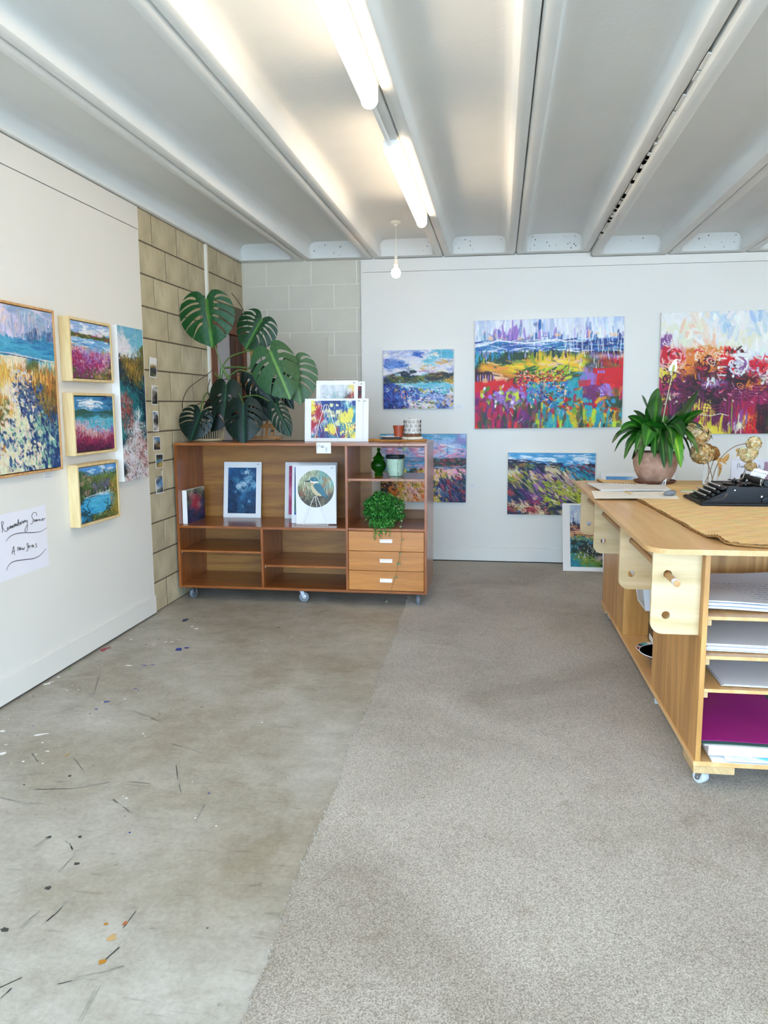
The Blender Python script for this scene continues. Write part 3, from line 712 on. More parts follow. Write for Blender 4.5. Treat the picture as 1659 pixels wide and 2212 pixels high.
# ================================================================ the artist's canvases: brush strokes laid in code over a blocked-in colour plan
def hexa(h): h = h.lstrip('#'); return np.array([int(h[i:i+2], 16)/255 for i in (0, 2, 4)])
class Painter:
    def __init__(s, rows, pal, w_, h_, px=.0036, seed=0, blend=.5):
        s.rg = np.random.RandomState(seed); s.rows = rows.split('/') if isinstance(rows, str) else rows
        s.pal = {k: hexa(v) for k, v in pal.items()}; s.gh = len(s.rows); s.gw = max(len(r) for r in s.rows)
        s.rows = [r.ljust(s.gw, r[-1]) for r in s.rows]
        s.G = np.array([[s.pal[c] for c in r] for r in s.rows]); s.W = max(24, int(w_/px)); s.H = max(24, int(h_/px)); s.w = w_; s.h = h_
        yy, xx = np.mgrid[0:s.H, 0:s.W]; v = (yy+.5)/s.H*s.gh-.5; u = (xx+.5)/s.W*s.gw-.5
        u = u+.35*np.sin(v*2.3+u*.7)+s.rg.normal(0, .18, u.shape); v = v+.25*np.sin(u*1.9)+s.rg.normal(0, .12, v.shape)
        s.img = s.sample(u, v)
    def sample(s, u, v):
        u = np.clip(u, 0, s.gw-1.001); v = np.clip(v, 0, s.gh-1.001); i = u.astype(int); j = v.astype(int); fu = (u-i)[..., None]; fv = (v-j)[..., None]
        G = s.G; i1 = np.minimum(i+1, s.gw-1); j1 = np.minimum(j+1, s.gh-1)
        return (G[j, i]*(1-fu)+G[j, i1]*fu)*(1-fv)+(G[j1, i]*(1-fu)+G[j1, i1]*fu)*fv
    def at(s, x, y, jx=.5, jy=.4):
        j = int(np.clip(round(y*s.gh-.5+s.rg.normal(0, jy)), 0, s.gh-1)); i = int(np.clip(round(x*s.gw-.5+s.rg.normal(0, jx)), 0, s.gw-1)); return s.G[j, i]
    def dab(s, x, y, L, W, ang, col, a=.9, hard=3, streak=.08):
        """x, y in 0..1 (y down); L, W as fractions of the picture height"""
        cx, cy = x*s.W, y*s.H; L = L*s.H/2; W = max(W*s.H/2, .55); R = int(max(L, W))+2
        x0, x1 = max(0, int(cx)-R), min(s.W, int(cx)+R+1); y0, y1 = max(0, int(cy)-R), min(s.H, int(cy)+R+1)
        if x0 >= x1 or y0 >= y1: return
        yy, xx = np.mgrid[y0:y1, x0:x1]; dx = xx-cx; dy = yy-cy; c_, s_ = math.cos(ang), math.sin(ang)
        t = (dx*c_+dy*s_)/L; n = (-dx*s_+dy*c_)/W; n = n+.25*(t*t-.3)
        m = np.clip((1-(np.abs(t)**hard+np.abs(n)**hard))*3, 0, 1)*a
        cc = col+streak*np.sin(n*7+x*40)[..., None]*.5
        s.img[y0:y1, x0:x1] = s.img[y0:y1, x0:x1]*(1-m[..., None])+np.clip(cc, 0, 1)*m[..., None]
    def strokes(s, n, box, L, W, ang, aj=.3, cj=.05, pal=None, a=.85, jx=.5, jy=.4, hard=3):
        x0, x1, y0, y1 = box
        for _ in range(n):
            x, y = s.rg.uniform(x0, x1), s.rg.uniform(y0, y1)
            c = s.pal[pal[s.rg.randint(len(pal))]] if pal else s.at(x, y, jx, jy)
            c = np.clip(c+s.rg.normal(0, cj)+s.rg.normal(0, cj*.5, 3), 0, 1)
            s.dab(x, y, L*s.rg.uniform(.6, 1.4), W*s.rg.uniform(.6, 1.4), ang+s.rg.normal(0, aj), c, a*s.rg.uniform(.7, 1.1) if a < 1 else 1, hard)
    def line(s, pts, W, col, a=1, wob=0):
        col = s.pal[col] if isinstance(col, str) else col
        for (xa, ya), (xb, yb) in zip(pts[:-1], pts[1:]):
            d = math.hypot((xb-xa)*s.W, (yb-ya)*s.H); n = max(1, int(d/1.2))
            for k in range(n+1):
                t = k/n; s.dab(xa+(xb-xa)*t+s.rg.normal(0, wob), ya+(yb-ya)*t+s.rg.normal(0, wob), W*1.1, W*1.1, 0, col, a, 2, 0)
    def poly(s, pts, col, a=1):
        col = s.pal[col] if isinstance(col, str) else col
        yy, xx = np.mgrid[0:s.H, 0:s.W]; X = (xx+.5)/s.W; Y = (yy+.5)/s.H; ins = np.zeros(X.shape, bool); n = len(pts)
        for i in range(n):
            x1, y1 = pts[i]; x2, y2 = pts[(i+1) % n]
            if y1 == y2: continue
            ins ^= ((y1 > Y) != (y2 > Y)) & (X < (x2-x1)*(Y-y1)/(y2-y1)+x1)
        s.img[ins] = s.img[ins]*(1-a)+(col+s.rg.normal(0, .02, s.img[ins].shape))*a
def P_beach():
    pal = dict(W='#d3cbe2', b='#8fa6c6', t='#46a0c2', T='#2f7fb0', s='#e2d6b4', y='#d9ac58', o='#c87a30', k='#6f5026', g='#5f6f44', n='#1d3d72', c='#dcdfc2', p='#ecd0c4', a='#7fae9e', l='#a9aed0', e='#42608a')
    p = Painter('lWWbbbbWWWbb/WWpWWbbbbbbW/pWpWWlbbbbbb/WWWWllbbebee/WWWWllbeeTee/ttttTTTTTTTT/ttttttttTTTt/tttTttttttTT/ssssssTTtttt/yyssspgggsss/yyyyoskgkgga/yyyyysoyyyoo/yyysspoykyok/yspslnkkgkok/yssplnnkkkok/yossslnnggkk/ogyscnlknkgk/kgysnsnaagkn/ogyscsnnaknn/kyscscnanann/gscacsnaanea/nasccslnanan/bncnacsnancn/ocbccsnsnaan/lcsscnsncnan/sscccsnscann/scncnccsnanb/ccsccnscacnn', pal, .50, .76, .0026, 1)
    p.strokes(260, (0, 1, 0, .22), .10, .02, 0, .5, .03); p.strokes(120, (0, 1, .05, .2), .08, .012, PI/2, .3, .04, 'Wbpl', .5)
    p.strokes(160, (0, 1, .19, .31), .16, .009, .03, .05, .03); p.line([(0, .285), (.25, .29), (.5, .30), (.8, .315)], .006, 'n', .7); p.line([(0, .279), (.3, .283), (.5, .292), (.9, .31)], .005, 'W')
    p.strokes(900, (0, 1, .33, .70), .060, .009, PI/2, .22, .07, jx=.8); p.strokes(900, (.3, 1, .36, .75), .035, .005, PI/2, .25, .08, 'ykogoy', .6)
    p.strokes(160, (.25, .6, .38, .62), .03, .012, .4, .8, .05, 'slpnc')
    p.strokes(800, (0, 1, .62, 1), .045, .024, 1.1, .6, .03, jx=.5, jy=.4); p.strokes(150, (.15, 1, .66, 1), .034, .018, 1.1, .5, .04, 'nnena', .95)
    p.strokes(170, (.05, .7, .6, 1), .036, .016, 1.0, .8, .03, 'cscps', .9); p.strokes(120, (.35, .75, .46, .66), .03, .014, .8, .5, .04, 'nen', .95)
    return p.img
def P_field():
    pal = dict(l='#8fb0d8', w='#e4e6ee', b='#4f86c0', g='#4a5a28', k='#3c3420', r='#b02858', m='#8a2468', p='#d8a8b8', V='#8f78c0', v='#7a2a60', y='#b8983c', t='#6fb0d8', o='#b87838')
    p = Painter('lllwlllwll/wllwwllwww/llwwwwlwwl/kgykgrrmgk/wttbtttttb/wwttbtlltt/oppotltttw/pmplVpVlyp/mrmVprVppV/mrrVmrVmpm/rmpmVmrmpV/vmrvmrmrpg/gmvmrgmpgy/gvmgmgpggk/vgvgmgygyk', pal, .33, .33, .0024, 2)
    p.strokes(150, (0, 1, 0, .2), .16, .03, 0, .2, .03); p.poly([(0, .2), (.12, .21), (.2, .2), (.34, .25), (.5, .25), (.62, .22), (.74, .24), (.86, .19), (.93, .23), (1, .27), (1, .31), (.8, .285), (.5, .28), (.25, .275), (0, .265)], 'g')
    p.strokes(40, (0, 1, .21, .28), .07, .014, .1, .2, .06, 'gyrk'); p.strokes(90, (0, 1, .3, .44), .18, .018, .05, .1, .04, 'twbt')
    p.strokes(620, (0, 1, .44, 1), .055, .022, 1.4, .5, .06, jx=.7, jy=.6); p.strokes(300, (0, 1, .5, .98), .025, .012, 1.4, .6, .05, 'rmpVp', .95); return p.img
def P_shore():
    pal = dict(T='#3a80ae', w='#e4e8ee', t='#5fb4cc', g='#2c5a50', a='#46a0b8', p='#d0a8b8', r='#9a3450', m='#7a2050', v='#4a1838', d='#2a1028', l='#9cc4dc', V='#8a5aa0', o='#c08a70', e='#20507a')
    p = Painter('TTTTTTTeTe/TTlwwTTTTT/TwwwwlwTee/TllTlTTTTT/ggTTTTTTeg/gggggTgggg/aaaatttttt/paatatttat/pppttttatt/ropplVtttV/rrpoppVppV/rmrrporrpr/mrmrrrmprm/mvmrmmvrmm/vmvvmvmmvm/vvdvvmdvdm', pal, .33, .33, .0024, 3)
    p.strokes(140, (0, 1, 0, .25), .14, .03, 0, .3, .04); p.line([(.12, .12), (.35, .08), (.6, .09), (.72, .12)], .03, 'w', .9); p.line([(.12, .15), (.3, .15), (.62, .15)], .02, 'l', .8)
    p.poly([(0, .26), (.1, .235), (.22, .22), (.34, .26), (.5, .29), (.7, .27), (.85, .26), (1, .28), (1, .315), (.5, .305), (0, .33)], 'g'); p.strokes(60, (.4, 1, .33, .5), .14, .02, .02, .1, .04)
    p.strokes(600, (0, 1, .42, 1), .06, .020, 1.4, .4, .05, jx=.7, jy=.5); p.strokes(220, (0, .8, .42, .75), .03, .012, 1.4, .5, .04, 'pppol', .9); return p.img
def P_pond():
    pal = dict(b='#4f8fd0', w='#d8e4ee', g='#3f5a2c', k='#1f2a20', t='#3fa4d0', T='#2684b8', y='#a88a38', p='#c08a90', v='#6a5a90', o='#b07030', G='#6f8838', a='#58b8d8')
    p = Painter('bbbbbwwbbb/gbbwbbwbwb/ggbbbbgbbg/gpgGggGgGg/gGpgGgGGgG/pgGggGvggy/gGgvgvgvGy/kgGgvgvvgy/gkggvgvggy/kpgkggkggy/ggkkwwwwky/gktttttttg/ktatataatG/tttatattty/TttatttatG/TtTtataaty/kTtttttkGo/TktTatGkoG/tTkgtGgyGo/TkTkgkkGkg', pal, .33, .33, .0024, 4)
    p.strokes(60, (.2, 1, 0, .12), .14, .03, 0, .3, .04); p.strokes(1400, (0, 1, .1, .54), .035, .012, 1.3, .7, .08, jx=.9, jy=.8); p.strokes(200, (0, 1, .3, .52), .07, .008, PI/2, .1, .06)
    p.strokes(160, (.15, .8, .55, .85), .16, .012, .0, .08, .03); p.line([(.1, .55), (.3, .53), (.5, .52), (.85, .50)], .012, 'w', .8); p.strokes(500, (.78, 1, .3, 1), .05, .01, 1.3, .3, .07, 'yGogy')
    for pts in ([(.02, .98), (.12, .86), (.22, .82), (.16, .7), (.24, .6)], [(.2, .82), (.3, .9), (.42, .95)], [(.05, .72), (.14, .80), (.2, .84)], [(.1, 1), (.16, .9), (.3, .88)], [(.55, .92), (.66, .84), (.72, .74), (.70, .64)], [(.66, .84), (.78, .80), (.84, .70)], [(.72, .76), (.62, .70)]): p.line(pts, .016, 'k', .9, .004)
    p.strokes(240, (.3, .9, .88, 1), .04, .014, 1.2, .7, .08, 'gGkgy'); return p.img
def P_tall():
    pal = dict(t='#6fb4cc', w='#d8d8de', g='#5f5a24', y='#a88030', n='#12283c', T='#1c6a72', r='#8a4a44', p='#cdb4b4', k='#2a2a20', b='#9fc4d8', a='#3a8a88', s='#8f8a8c')
    p = Painter('ttttttt/wbttbtt/wwwtttt/wwwwbtg/wwwwtgg/kygkygg/ngyygkg/nngygyg/ngnkygn/TnnnggT/TTTnTnn/srTTTnT/rsrTTnn/rrrTTTn/rrrTwTn/TrrTwTn/TTrwwTT/aTTwwTn/TnswprT/nswwppr/wwspwpr/pwwpwrw/wpwwprp/nwpswpr/kwwpwpw/wpwswwp', pal, .31, .91, .0032, 5)
    p.strokes(120, (0, 1, 0, .2), .05, .02, 0, .6, .03); p.strokes(900, (0, 1, .14, .42), .035, .006, 1.5, .5, .08, jx=.9); p.strokes(400, (0, 1, .38, .7), .035, .008, 1.2, .5, .05)
    p.strokes(700, (.1, 1, .62, 1), .022, .006, 1.1, .8, .06, 'wwprswk', .9); p.strokes(120, (0, .45, .45, .65), .03, .01, 1.0, .5, .05, 'rrsT'); return p.img
def P_bay():
    pal = dict(w='#dfdde8', l='#a9b2d6', b='#5f86cc', B='#2f5fb6', c='#e9e4d6', t='#58b2cc', n='#1c2c78', g='#3f4a30', G='#788038', d='#1c3040', y='#c89c3c', k='#4a3830', a='#8fcad6', p='#cfa8c4', o='#dca868', V='#6a60b0')
    p = Painter('llllwlllllwlttttl/wcwwlwwBBlwwcwttt/wwlwwlwllwwattttt/VbblwwwwwwttawwaA/lbbbblwwwctawooyw/wlbbblwcwctwawwcw/llwwwlccwyocwwwll/wlwcwwdacwppcccwl/cwlawddwwaakkkkdd/VgkGggddgGkGGyggy/nGGgGgggGGtgkgGyy/nnBtagtgtaaattaay/nnBkwwawatttwaatw/BnwokawwwlatwwaaG/ncBkpoBaGcoBawtal/BnBVpptbBBawnbtaw/nnVbpowwBbwlnwBoo/nVnbptllVowbbBwbo/dnBnblpcwGowlblol/ndndnVccccGcnbyll/nndlnGcocccclnnbl'.replace('A', 'l'), pal, .61, .50, .0032, 6)
    p.strokes(300, (0, 1, 0, .42), .14, .03, 0, .25, .03); p.strokes(200, (0, 1, .05, .42), .09, .012, PI/2, .15, .05, a=.5); p.strokes(30, (.02, .35, .2, .32), .10, .03, .1, .2, .04, 'bbB')
    p.poly([(.44, .085), (.53, .045), (.54, .09), (.5, .105)], 'B', .9); p.strokes(160, (0, 1, .47, .56), .05, .018, .1, .4, .06, 'gGkgdG')
    p.strokes(60, (.62, .84, .45, .5), .07, .015, .05, .1, .04, 'kkd'); p.strokes(40, (.86, 1, .4, .48), .05, .012, 1.5, .1, .03, 'dd'); p.strokes(30, (.87, 1, .5, .56), .05, .02, .2, .3, .04, 'yyG')
    for x, y in ((.27, .39), (.30, .37), (.325, .41), (.35, .40), (.29, .42), (.32, .44), (.34, .44), (.36, .43), (.27, .42), (.38, .45)): p.dab(x, y, .06, .045, .2, p.pal['d'], 1, 2)
    for x in (.3, .325, .345): p.line([(x, .42), (x+.004, .5)], .01, 'd')
    p.strokes(160, (.2, 1, .56, .72), .14, .02, .03, .1, .04, 'tatwa'); p.strokes(650, (0, 1, .66, 1), .075, .032, .5, .9, .06, jx=.9, jy=.7)
    p.strokes(220, (0, .5, .62, 1), .07, .022, 1.2, .7, .05, 'nBBnV'); p.strokes(120, (.35, .75, .85, 1), .06, .03, -.1, .5, .04, 'ccpwG'); p.strokes(140, (.4, 1, .72, .9), .04, .014, .3, .6, .05, 'nBwlb'); return p.img
def P_meadow():
    pal = dict(w='#e2e6f0', l='#b8c8e4', u='#8f86b8', b='#3566b0', n='#1a3478', t='#2b90b0', g='#2a4832', G='#6f9030', y='#ecc420', o='#e08a28', p='#f0bc98', r='#d8141c', m='#c01458', v='#6f1f6c', V='#9a72c4', d='#38182c', L='#bcd028', k='#7a5028', a='#28a4b0', W='#f4f4f6')
    rows = 'lllwwlwwwlwwwwwwlwllwlll/wlwwWwwuwwnwlwwwwwwwllww/wlwVWwVwlwblwwwwwuwwwwlw/wuwuVwVuwwwVlwwwwuVwwwww/lwpwuwVwwpwwwwwwwwupwwww/wlbblbVllbbwbblwwbnbbwbn/lbttbbuubbblbbbwbnnnbnnn/uulbtbblkbbbnnbbnbnnnnnn/tugtggVgggygggygGpdudddd/tgtgggtggGyGygyyyyGupVVp/ggygggGoyoyyyppypykgrkrr/gyopyyyyGyypppLyyLgugrGr/doyooyyygGyygLLGyyVgkkrr/dydppogkgoGyLGGggVVgrrrr/ddpppkggpkoprrGkaaVVVrrr/rrrrrrrmrorkrrraagVrvVrr/rrrrmmVmrrmkroktaaVrdVrr/mrrmVVVLVmrkttbtrLkrvVkm/mmvrVVLVVmLrttBtatykvVom/vmkuVuLvVVmbvttaatgLvVom/vmuLgVLgvmVvbtbtoyakvVwg/mvggLgkLvVvvbtayaoktavog/vgkggvvvrvvmrbyoyatkovkg/rrmgvvvvovvgmrLayaLaoyky/mrvggdvvvokvmatoyatadyoo/rmgggdkvvkkgLmtgayatataL/rooLggvgrgmLvgayaLatayaL'.replace('B', 'b')
    p = Painter(rows, pal, 1.22, .91, .0040, 8)
    p.strokes(260, (0, 1, 0, .24), .16, .022, PI/2, .12, .03, jx=.9); p.strokes(16, (0, 1, .02, .2), .09, .02, PI/2, .1, .03, 'Vulb', .45); p.strokes(25, (.1, 1, .13, .22), .05, .02, .1, .4, .03, 'pu', .7)
    p.dab(.44, .05, .10, .03, PI/2, p.pal['b'], .9); p.dab(.275, .12, .14, .05, PI/2, p.pal['V'], .9); p.dab(.17, .14, .06, .03, PI/2, p.pal['V'], .9); p.dab(.20, .14, .07, .025, PI/2, p.pal['V'], .9)
    p.strokes(220, (0, 1, .19, .30), .14, .012, 0, .16, .05, 'bnltbwW')
    p.line([(0, .235), (.08, .21), (.16, .185), (.25, .20), (.34, .215), (.45, .205), (.55, .185), (.62, .21)], .012, 'W', .8); p.line([(0, .25), (.1, .23), (.2, .20), (.3, .24), (.42, .25)], .010, 'b')
    p.strokes(60, (.66, 1, .2, .29), .10, .016, 0, .05, .05, 'nnb'); p.strokes(50, (.6, 1, .17, .30), .10, .005, PI/2, .05, .03, 'wW', .8)
    p.strokes(420, (0, .62, .30, .40), .06, .014, PI/2, .1, .06, jx=.6); p.poly([(.26, .30), (.34, .30), (.34, .37), (.26, .37)], 'g')
    p.strokes(200, (.08, .70, .38, .53), .12, .02, .08, .25, .05); p.strokes(60, (.45, .66, .44, .55), .10, .02, -.4, .1, .05, 'GLyg')
    p.strokes(60, (.60, 1, .28, .48), .06, .008, PI/2, .08, .05, 'wpVkd', .8)
    p.poly([(.02, .47), (.12, .47), (.13, .56), (.01, .56)], 'd', .85)
    for k in range(7): p.dab(.02+.018*k, .53, .08, .010, PI/2, p.pal['p' if k % 2 else 'V'], .9)
    p.poly([(0, .56), (.28, .555), (.29, .62), (.2, .66), (0, .66)], 'r', .8); p.poly([(.80, .46), (.985, .455), (.985, .60), (.86, .60), (.80, .52)], 'r', .85); p.poly([(.75, .50), (.83, .5), (.82, .62), (.75, .6)], 'V', .8)
    p.poly([(.735, .60), (.83, .58), (.83, .82), (.735, .80)], 'v', .75); p.poly([(.82, .62), (.87, .62), (.86, .80), (.825, .79)], 'V', .85)
    p.poly([(.885, .72), (.975, .71), (.975, .82), (.885, .82)], 'g', .9); p.poly([(.70, .56), (.79, .55), (.78, .62), (.71, .62)], 'r', .6)
    p.strokes(520, (0, 1, .55, 1), .08, .04, PI/2, .4, .05, jx=.6, jy=.5)
    p.poly([(.81, .47), (.985, .46), (.985, .60), (.87, .60), (.81, .53)], 'r', .85); p.poly([(.735, .62), (.82, .60), (.825, .82), (.74, .80)], 'v', .75); p.poly([(.76, .51), (.83, .51), (.82, .61), (.76, .60)], 'V', .7)
    p.poly([(.885, .72), (.975, .71), (.975, .82), (.885, .82)], 'g', .85); p.poly([(.70, .57), (.79, .56), (.78, .62), (.71, .62)], 'r', .7); p.poly([(.0, .57), (.24, .56), (.22, .64), (0, .66)], 'r', .7)
    p.poly([(.215, .83), (.29, .83), (.285, .97), (.22, .97)], 'v', .7); p.poly([(.30, .80), (.40, .79), (.40, .92), (.30, .92)], 'v', .6); p.poly([(0, .85), (.07, .84), (.07, .95), (0, .96)], 'm', .7); p.poly([(.85, .62), (.88, .62), (.87, .80), (.845, .80)], 'V', .8)
    p.strokes(300, (.28, .62, .47, .60), .022, .012, .8, .9, .05, 'rrpdogL', .95); p.strokes(260, (.36, .62, .58, .80), .045, .022, .5, .9, .05, 'tabgnpt', .95)
    p.strokes(60, (.04, .42, .60, .80), .045, .032, 1.4, .4, .05, 'VVLGWv', .95, hard=2); p.strokes(120, (.45, .95, .72, .98), .06, .030, .8, .8, .05, 'aayokrt', .95); p.strokes(150, (.02, .45, .78, 1), .10, .03, PI/2, .15, .05, 'vgvkmrg', .8)
    p.strokes(90, (.4, 1, .84, 1), .10, .035, PI/2, .12, .05, 'aLygkta', .85)
    for _ in range(60):
        x, y = p.rg.uniform(.03, .95), p.rg.uniform(.62, .95); c_ = p.pal['dwpkW'[p.rg.randint(5)]]; p.line([(x, y), (x+p.rg.uniform(-.03, .03), y+p.rg.uniform(.0, .05))], .005, c_)
    for i in range(3):
        p.dab(.745+.021*i, .755, .03, .022, PI/2, p.pal['a'], 1, 5); p.dab(.835+.018*i, .49, .03, .02, PI/2, p.pal['V'], 1, 3)
    p.poly([(.75, .79), (.80, .80), (.80, .84), (.75, .83)], 'a'); return p.img
def P_blooms():
    pal = dict(w='#edece8', e='#f0dfcc', l='#cddce8', c='#e8e6cc', r='#c41c34', R='#e01420', o='#e0802c', k='#52161c', p='#e8a4ac', v='#641048', d='#280c1c', m='#9c1450', y='#ead840', g='#38401a', G='#8ea030', P='#85508e', b='#a8c4dc', q='#f4c0a0')
    rows = 'wwwwewlwwlwwbwlwwwlw/wwwweewlbwwwlbwwbwlw/wwwceewllwwlwwlbblww/wcweqewblwwwwlwblwww/wcceqewwlwclwwblwwcw/Pwlcweewccwwcwwpccwd/Pwccwqwwcwccwwcwpwwd/rppeqeocccwwwwcRpcwd/rrpooqooRkwwwwwRpwdk/rRpooqqoRwkwlwwrpddw/rrqoooooRRwwRwwkpdwd/pqoookkkRlwPRrkkddww/yyookkkodPwPrRwkrddg/ykvookkkdPPlRwwkkrdg/yovkdkwwdddkkwmkkrok/mkvvdkPwPddkowpmmrko/mrvvdkPPvvvomvmmkrok/rvvkddddvvvvmvmrkrrk/kcvvdvddvvmvmmmkrrro/ydvkdddddvvmmmvkdrky/kkddvvydvmmmmvdkokgk/rvddyyydvvvmkmkddkgk/kkdvmvydvmPrrddggkdG/ddvvmmvvvmPoRdgkgkdG/ddvdvmyvvPcokkgkgkGG/ddvkyyyyvPckRkggkkdG/ddvkyyyyykmrrdgkyGdG'
    p = Painter(rows, pal, 1.22, .99, .0038, 9)
    p.strokes(220, (0, 1, 0, .28), .10, .03, PI/2, .4, .02, jx=1); p.strokes(900, (0, 1, .30, .97), .06, .018, PI/2, .5, .05, jx=.7, jy=.6)
    p.strokes(420, (0, 1, .42, .75), .035, .009, .2, .5, .06, 'kdvmmprk', .9); p.strokes(260, (0, 1, .75, 1), .12, .014, PI/2, .08, .05)
    def rose(x, y, r, cols, n=26):
        for k in range(n):
            a = k*2.4; rr = r*math.sqrt(k/n); p.dab(x+rr*math.cos(a)*.81, y+rr*math.sin(a), r*.7, r*.22, a+PI/2, p.pal[cols[k % len(cols)]], .95, 2)
    rose(.09, .355, .075, 'RrpRrkp'); rose(.04, .24, .04, 'PwPlw', 14); rose(.10, .43, .06, 'qpeq', 14); rose(.26, .34, .06, 'oqRoe', 16); rose(.50, .44, .075, 'wwlPw', 26); rose(.30, .42, .07, 'okrk'); rose(.38, .36, .05, 'eqwe', 14)
    rose(.60, .43, .045, 'RRr', 14); rose(.57, .50, .025, 'RR', 8); rose(.59, .80, .03, 'RRr', 10); rose(.585, .94, .032, 'RRo', 10)
    for _ in range(34):
        x, y = p.rg.uniform(.62, .98), p.rg.uniform(.30, .58); rose(x, y, .014, 'wwPpd'[p.rg.randint(3):], 6)
    for x in (.47, .735, .93):
        for k in range(9): p.dab(x+p.rg.normal(0, .006), .30+.028*k, .020, .026, 0, p.pal['wRwrwkRpw'[k]], 1, 3)
    for k in range(9): p.dab(.40, .36+.022*k, .012, .07, PI/2, p.pal['Rwr'[k % 3]], .9, 4)
    p.poly([(.49, .335), (.58, .345), (.57, .375), (.50, .37)], 'w')
    def scribble(x, y, r, c_, n=60, w_=.006):
        pts = [(x+r*.8*math.cos(k*.7)*(.6+.4*math.sin(k*.31)), y+r*math.sin(k*.7+.4)*(.6+.4*math.cos(k*.23))) for k in range(n)]; p.line(pts, w_, c_)
    scribble(.345, .72, .055, 'd'); scribble(.06, .55, .05, 'd', 26, .007); scribble(.52, .60, .03, 'o', 14); scribble(.50, .44, .05, 'P', 30, .004); scribble(.92, .40, .07, 'd', 50); scribble(.33, .40, .04, 'w', 16, .005)
    for y in (.76, .785, .81, .835): p.line([(.27, y), (.34, y+.012), (.40, y-.006), (.45, y+.01)], .007, 'm' if y < .82 else 'c', .8)
    for y in (.62, .645, .665, .69): p.line([(.46, y), (.53, y+.012), (.58, y-.008), (.68, y)], .003, 'p', .6)
    for k in range(16): p.line([(.63, .76+.013*k), (.66, .765+.013*k), (.69, .757+.013*k)], .010, 'd')
    for k in range(26): p.dab(.79+.028*(k % 4), .60+.026*(k//4), .020, .022, 0, p.pal['kr'[k % 2]], .95, 4)
    for x in (.44, .47, .72, .77, .83, .86, .9): p.line([(x, .72+p.rg.uniform(-.05, .05)), (x+.005, .97)], .007, 'dwGqk'[p.rg.randint(5)])
    return p.img
def P_coast():
    pal = dict(t='#5aa4cc', l='#a4c2e4', u='#8f88c2', p='#e49ab4', b='#34789c', g='#2a4a40', k='#4c2a2c', o='#d87434', y='#bca22c', P='#ecbca4', n='#1a2650', r='#a83448', s='#56728e', w='#e8e2e4')
    p = Painter('ttlttttttbttllttttul/tttltlltltllltlltluu/luulltttllttllllluuu/lppuullwlltllpullllt/luppullpuluuppplllul/llpppluuullupplllppu/wlupplluppulluluppuu/bbbbbbbbbbbbbbbgbggg/bptbbbptbttbgggggkgk/tttptttttppkkgkgkkgg/tttwttygkyppPkppPPpp/gyyyyggkkPppPPyPPpPp/lPpuyyyPPPyPPyyyPgkg/kgkyyyuPPPPyygyggrrg/kokgyyPPyypynsrrnngg/nkgoyoPPyPoysnsrrnnn/nkooyyPpPPooPssrrnnn/kgoooyPPPoPynnsnrrnn/koooyPPPoPokyPnsnrnn/kkoPyyPPoPPonyPnnnnn', pal, .75, .59, .0034, 10)
    p.strokes(260, (0, 1, 0, .33), .14, .028, 0, .3, .03); p.strokes(120, (0, 1, .05, .3), .10, .010, PI/2, .15, .04, 'tlub', .5); p.strokes(60, (0, 1, .15, .32), .12, .018, -.1, .2, .04, 'ppuw', .8)
    p.strokes(120, (0, 1, .34, .50), .18, .012, 0, .05, .05, 'bbttp'); p.strokes(260, (.6, 1, .36, .45), .05, .018, .2, .6, .05, 'ggkgr')
    p.strokes(800, (0, 1, .52, 1), .075, .028, 1.1, .7, .06, jx=.8, jy=.7); p.strokes(200, (.7, 1, .62, 1), .09, .018, 1.0, .3, .05, 'nnsrn'); p.strokes(260, (0, .7, .6, 1), .045, .014, 1.2, .6, .05, 'oyPPyk'); return p.img
def P_ridge():
    pal = dict(t='#4a9cd2', w='#d8e6f0', n='#1a2140', g='#5f6a38', k='#5a302c', a='#1c86a0', v='#582068', p='#d4ae92', y='#a8b42c', o='#c08a3c', V='#8c58a0', c='#ccc098', r='#a83440', B='#22507c')
    p = Painter('tttttttttttttttttttt/wttwwttwtttwwttwwwtt/wwwwttwwwwwttttwwwwt/nnnnnntttwwtttwtwwwt/ngkoggnnnnnnttttttnn/kgkkggBnnpcgnnrknrkr/BncnBBBnncccgaankrkk/ccconpVnncpccgpaaknr/opoyncpVVpccvpppaaBn/yogyncoVpyvcVppogaaV/gpkgnpgavcoyvcVpgyaa/kogngyvVVcovyVVyyyga/nopngggVvVyoBVVggygg/nvgnngyvVVVyovVgggyy/rnnvngyVVvVygyyVgygy/rrnnvpvyVvvVyyyygggg/BrnnvVpvgyVvVyygyyng/BnnnvvpVvggnVVggyyyg/nBnvvrvvvygyVnnyggyy/ppkcpnvrvvyonVnngyyk/kpccpkcpnnynnVVnnnkk/rkopkrrcrnnnnynknnnn/krBprkrcpkgncpknnkkn/nnknkcrpckgnpcgkngcc', pal, .73, .53, .0033, 11)
    p.strokes(160, (0, 1, 0, .16), .16, .02, .03, .08, .03); p.line([(0, .115), (.2, .12), (.4, .145), (.6, .16), (.8, .175), (1, .18)], .012, 'n')
    p.strokes(300, (0, 1, .13, .26), .08, .014, .08, .2, .07); p.strokes(520, (0, 1, .24, .86), .11, .030, .75, .2, .04, jx=.5, jy=.4)
    for (x0, y0) in ((.05, .25), (.2, .26), (.32, .29), (.42, .28), (.5, .22), (.58, .22), (.66, .22)):
        for k in range(9):
            c_ = 'cpcyoVpcg'[k]; p.line([(x0+.012*k*.5, y0+.02*k), (x0+.07+.02*k, y0+.17+.02*k), (x0+.2+.02*k, y0+.36+.012*k)], .008+.004*(k % 2), c_, .5)
    p.strokes(120, (.1, .9, .28, .85), .12, .014, .8, .15, .04, 'nvnBn', .9); p.strokes(140, (.4, 1, .45, .85), .09, .022, .5, .2, .05, 'yygyc', .9)
    p.strokes(300, (0, .5, .84, 1), .05, .02, .3, .8, .06); p.strokes(60, (.7, 1, .22, .4), .10, .016, .6, .15, .05, 'aaBt'); return p.img
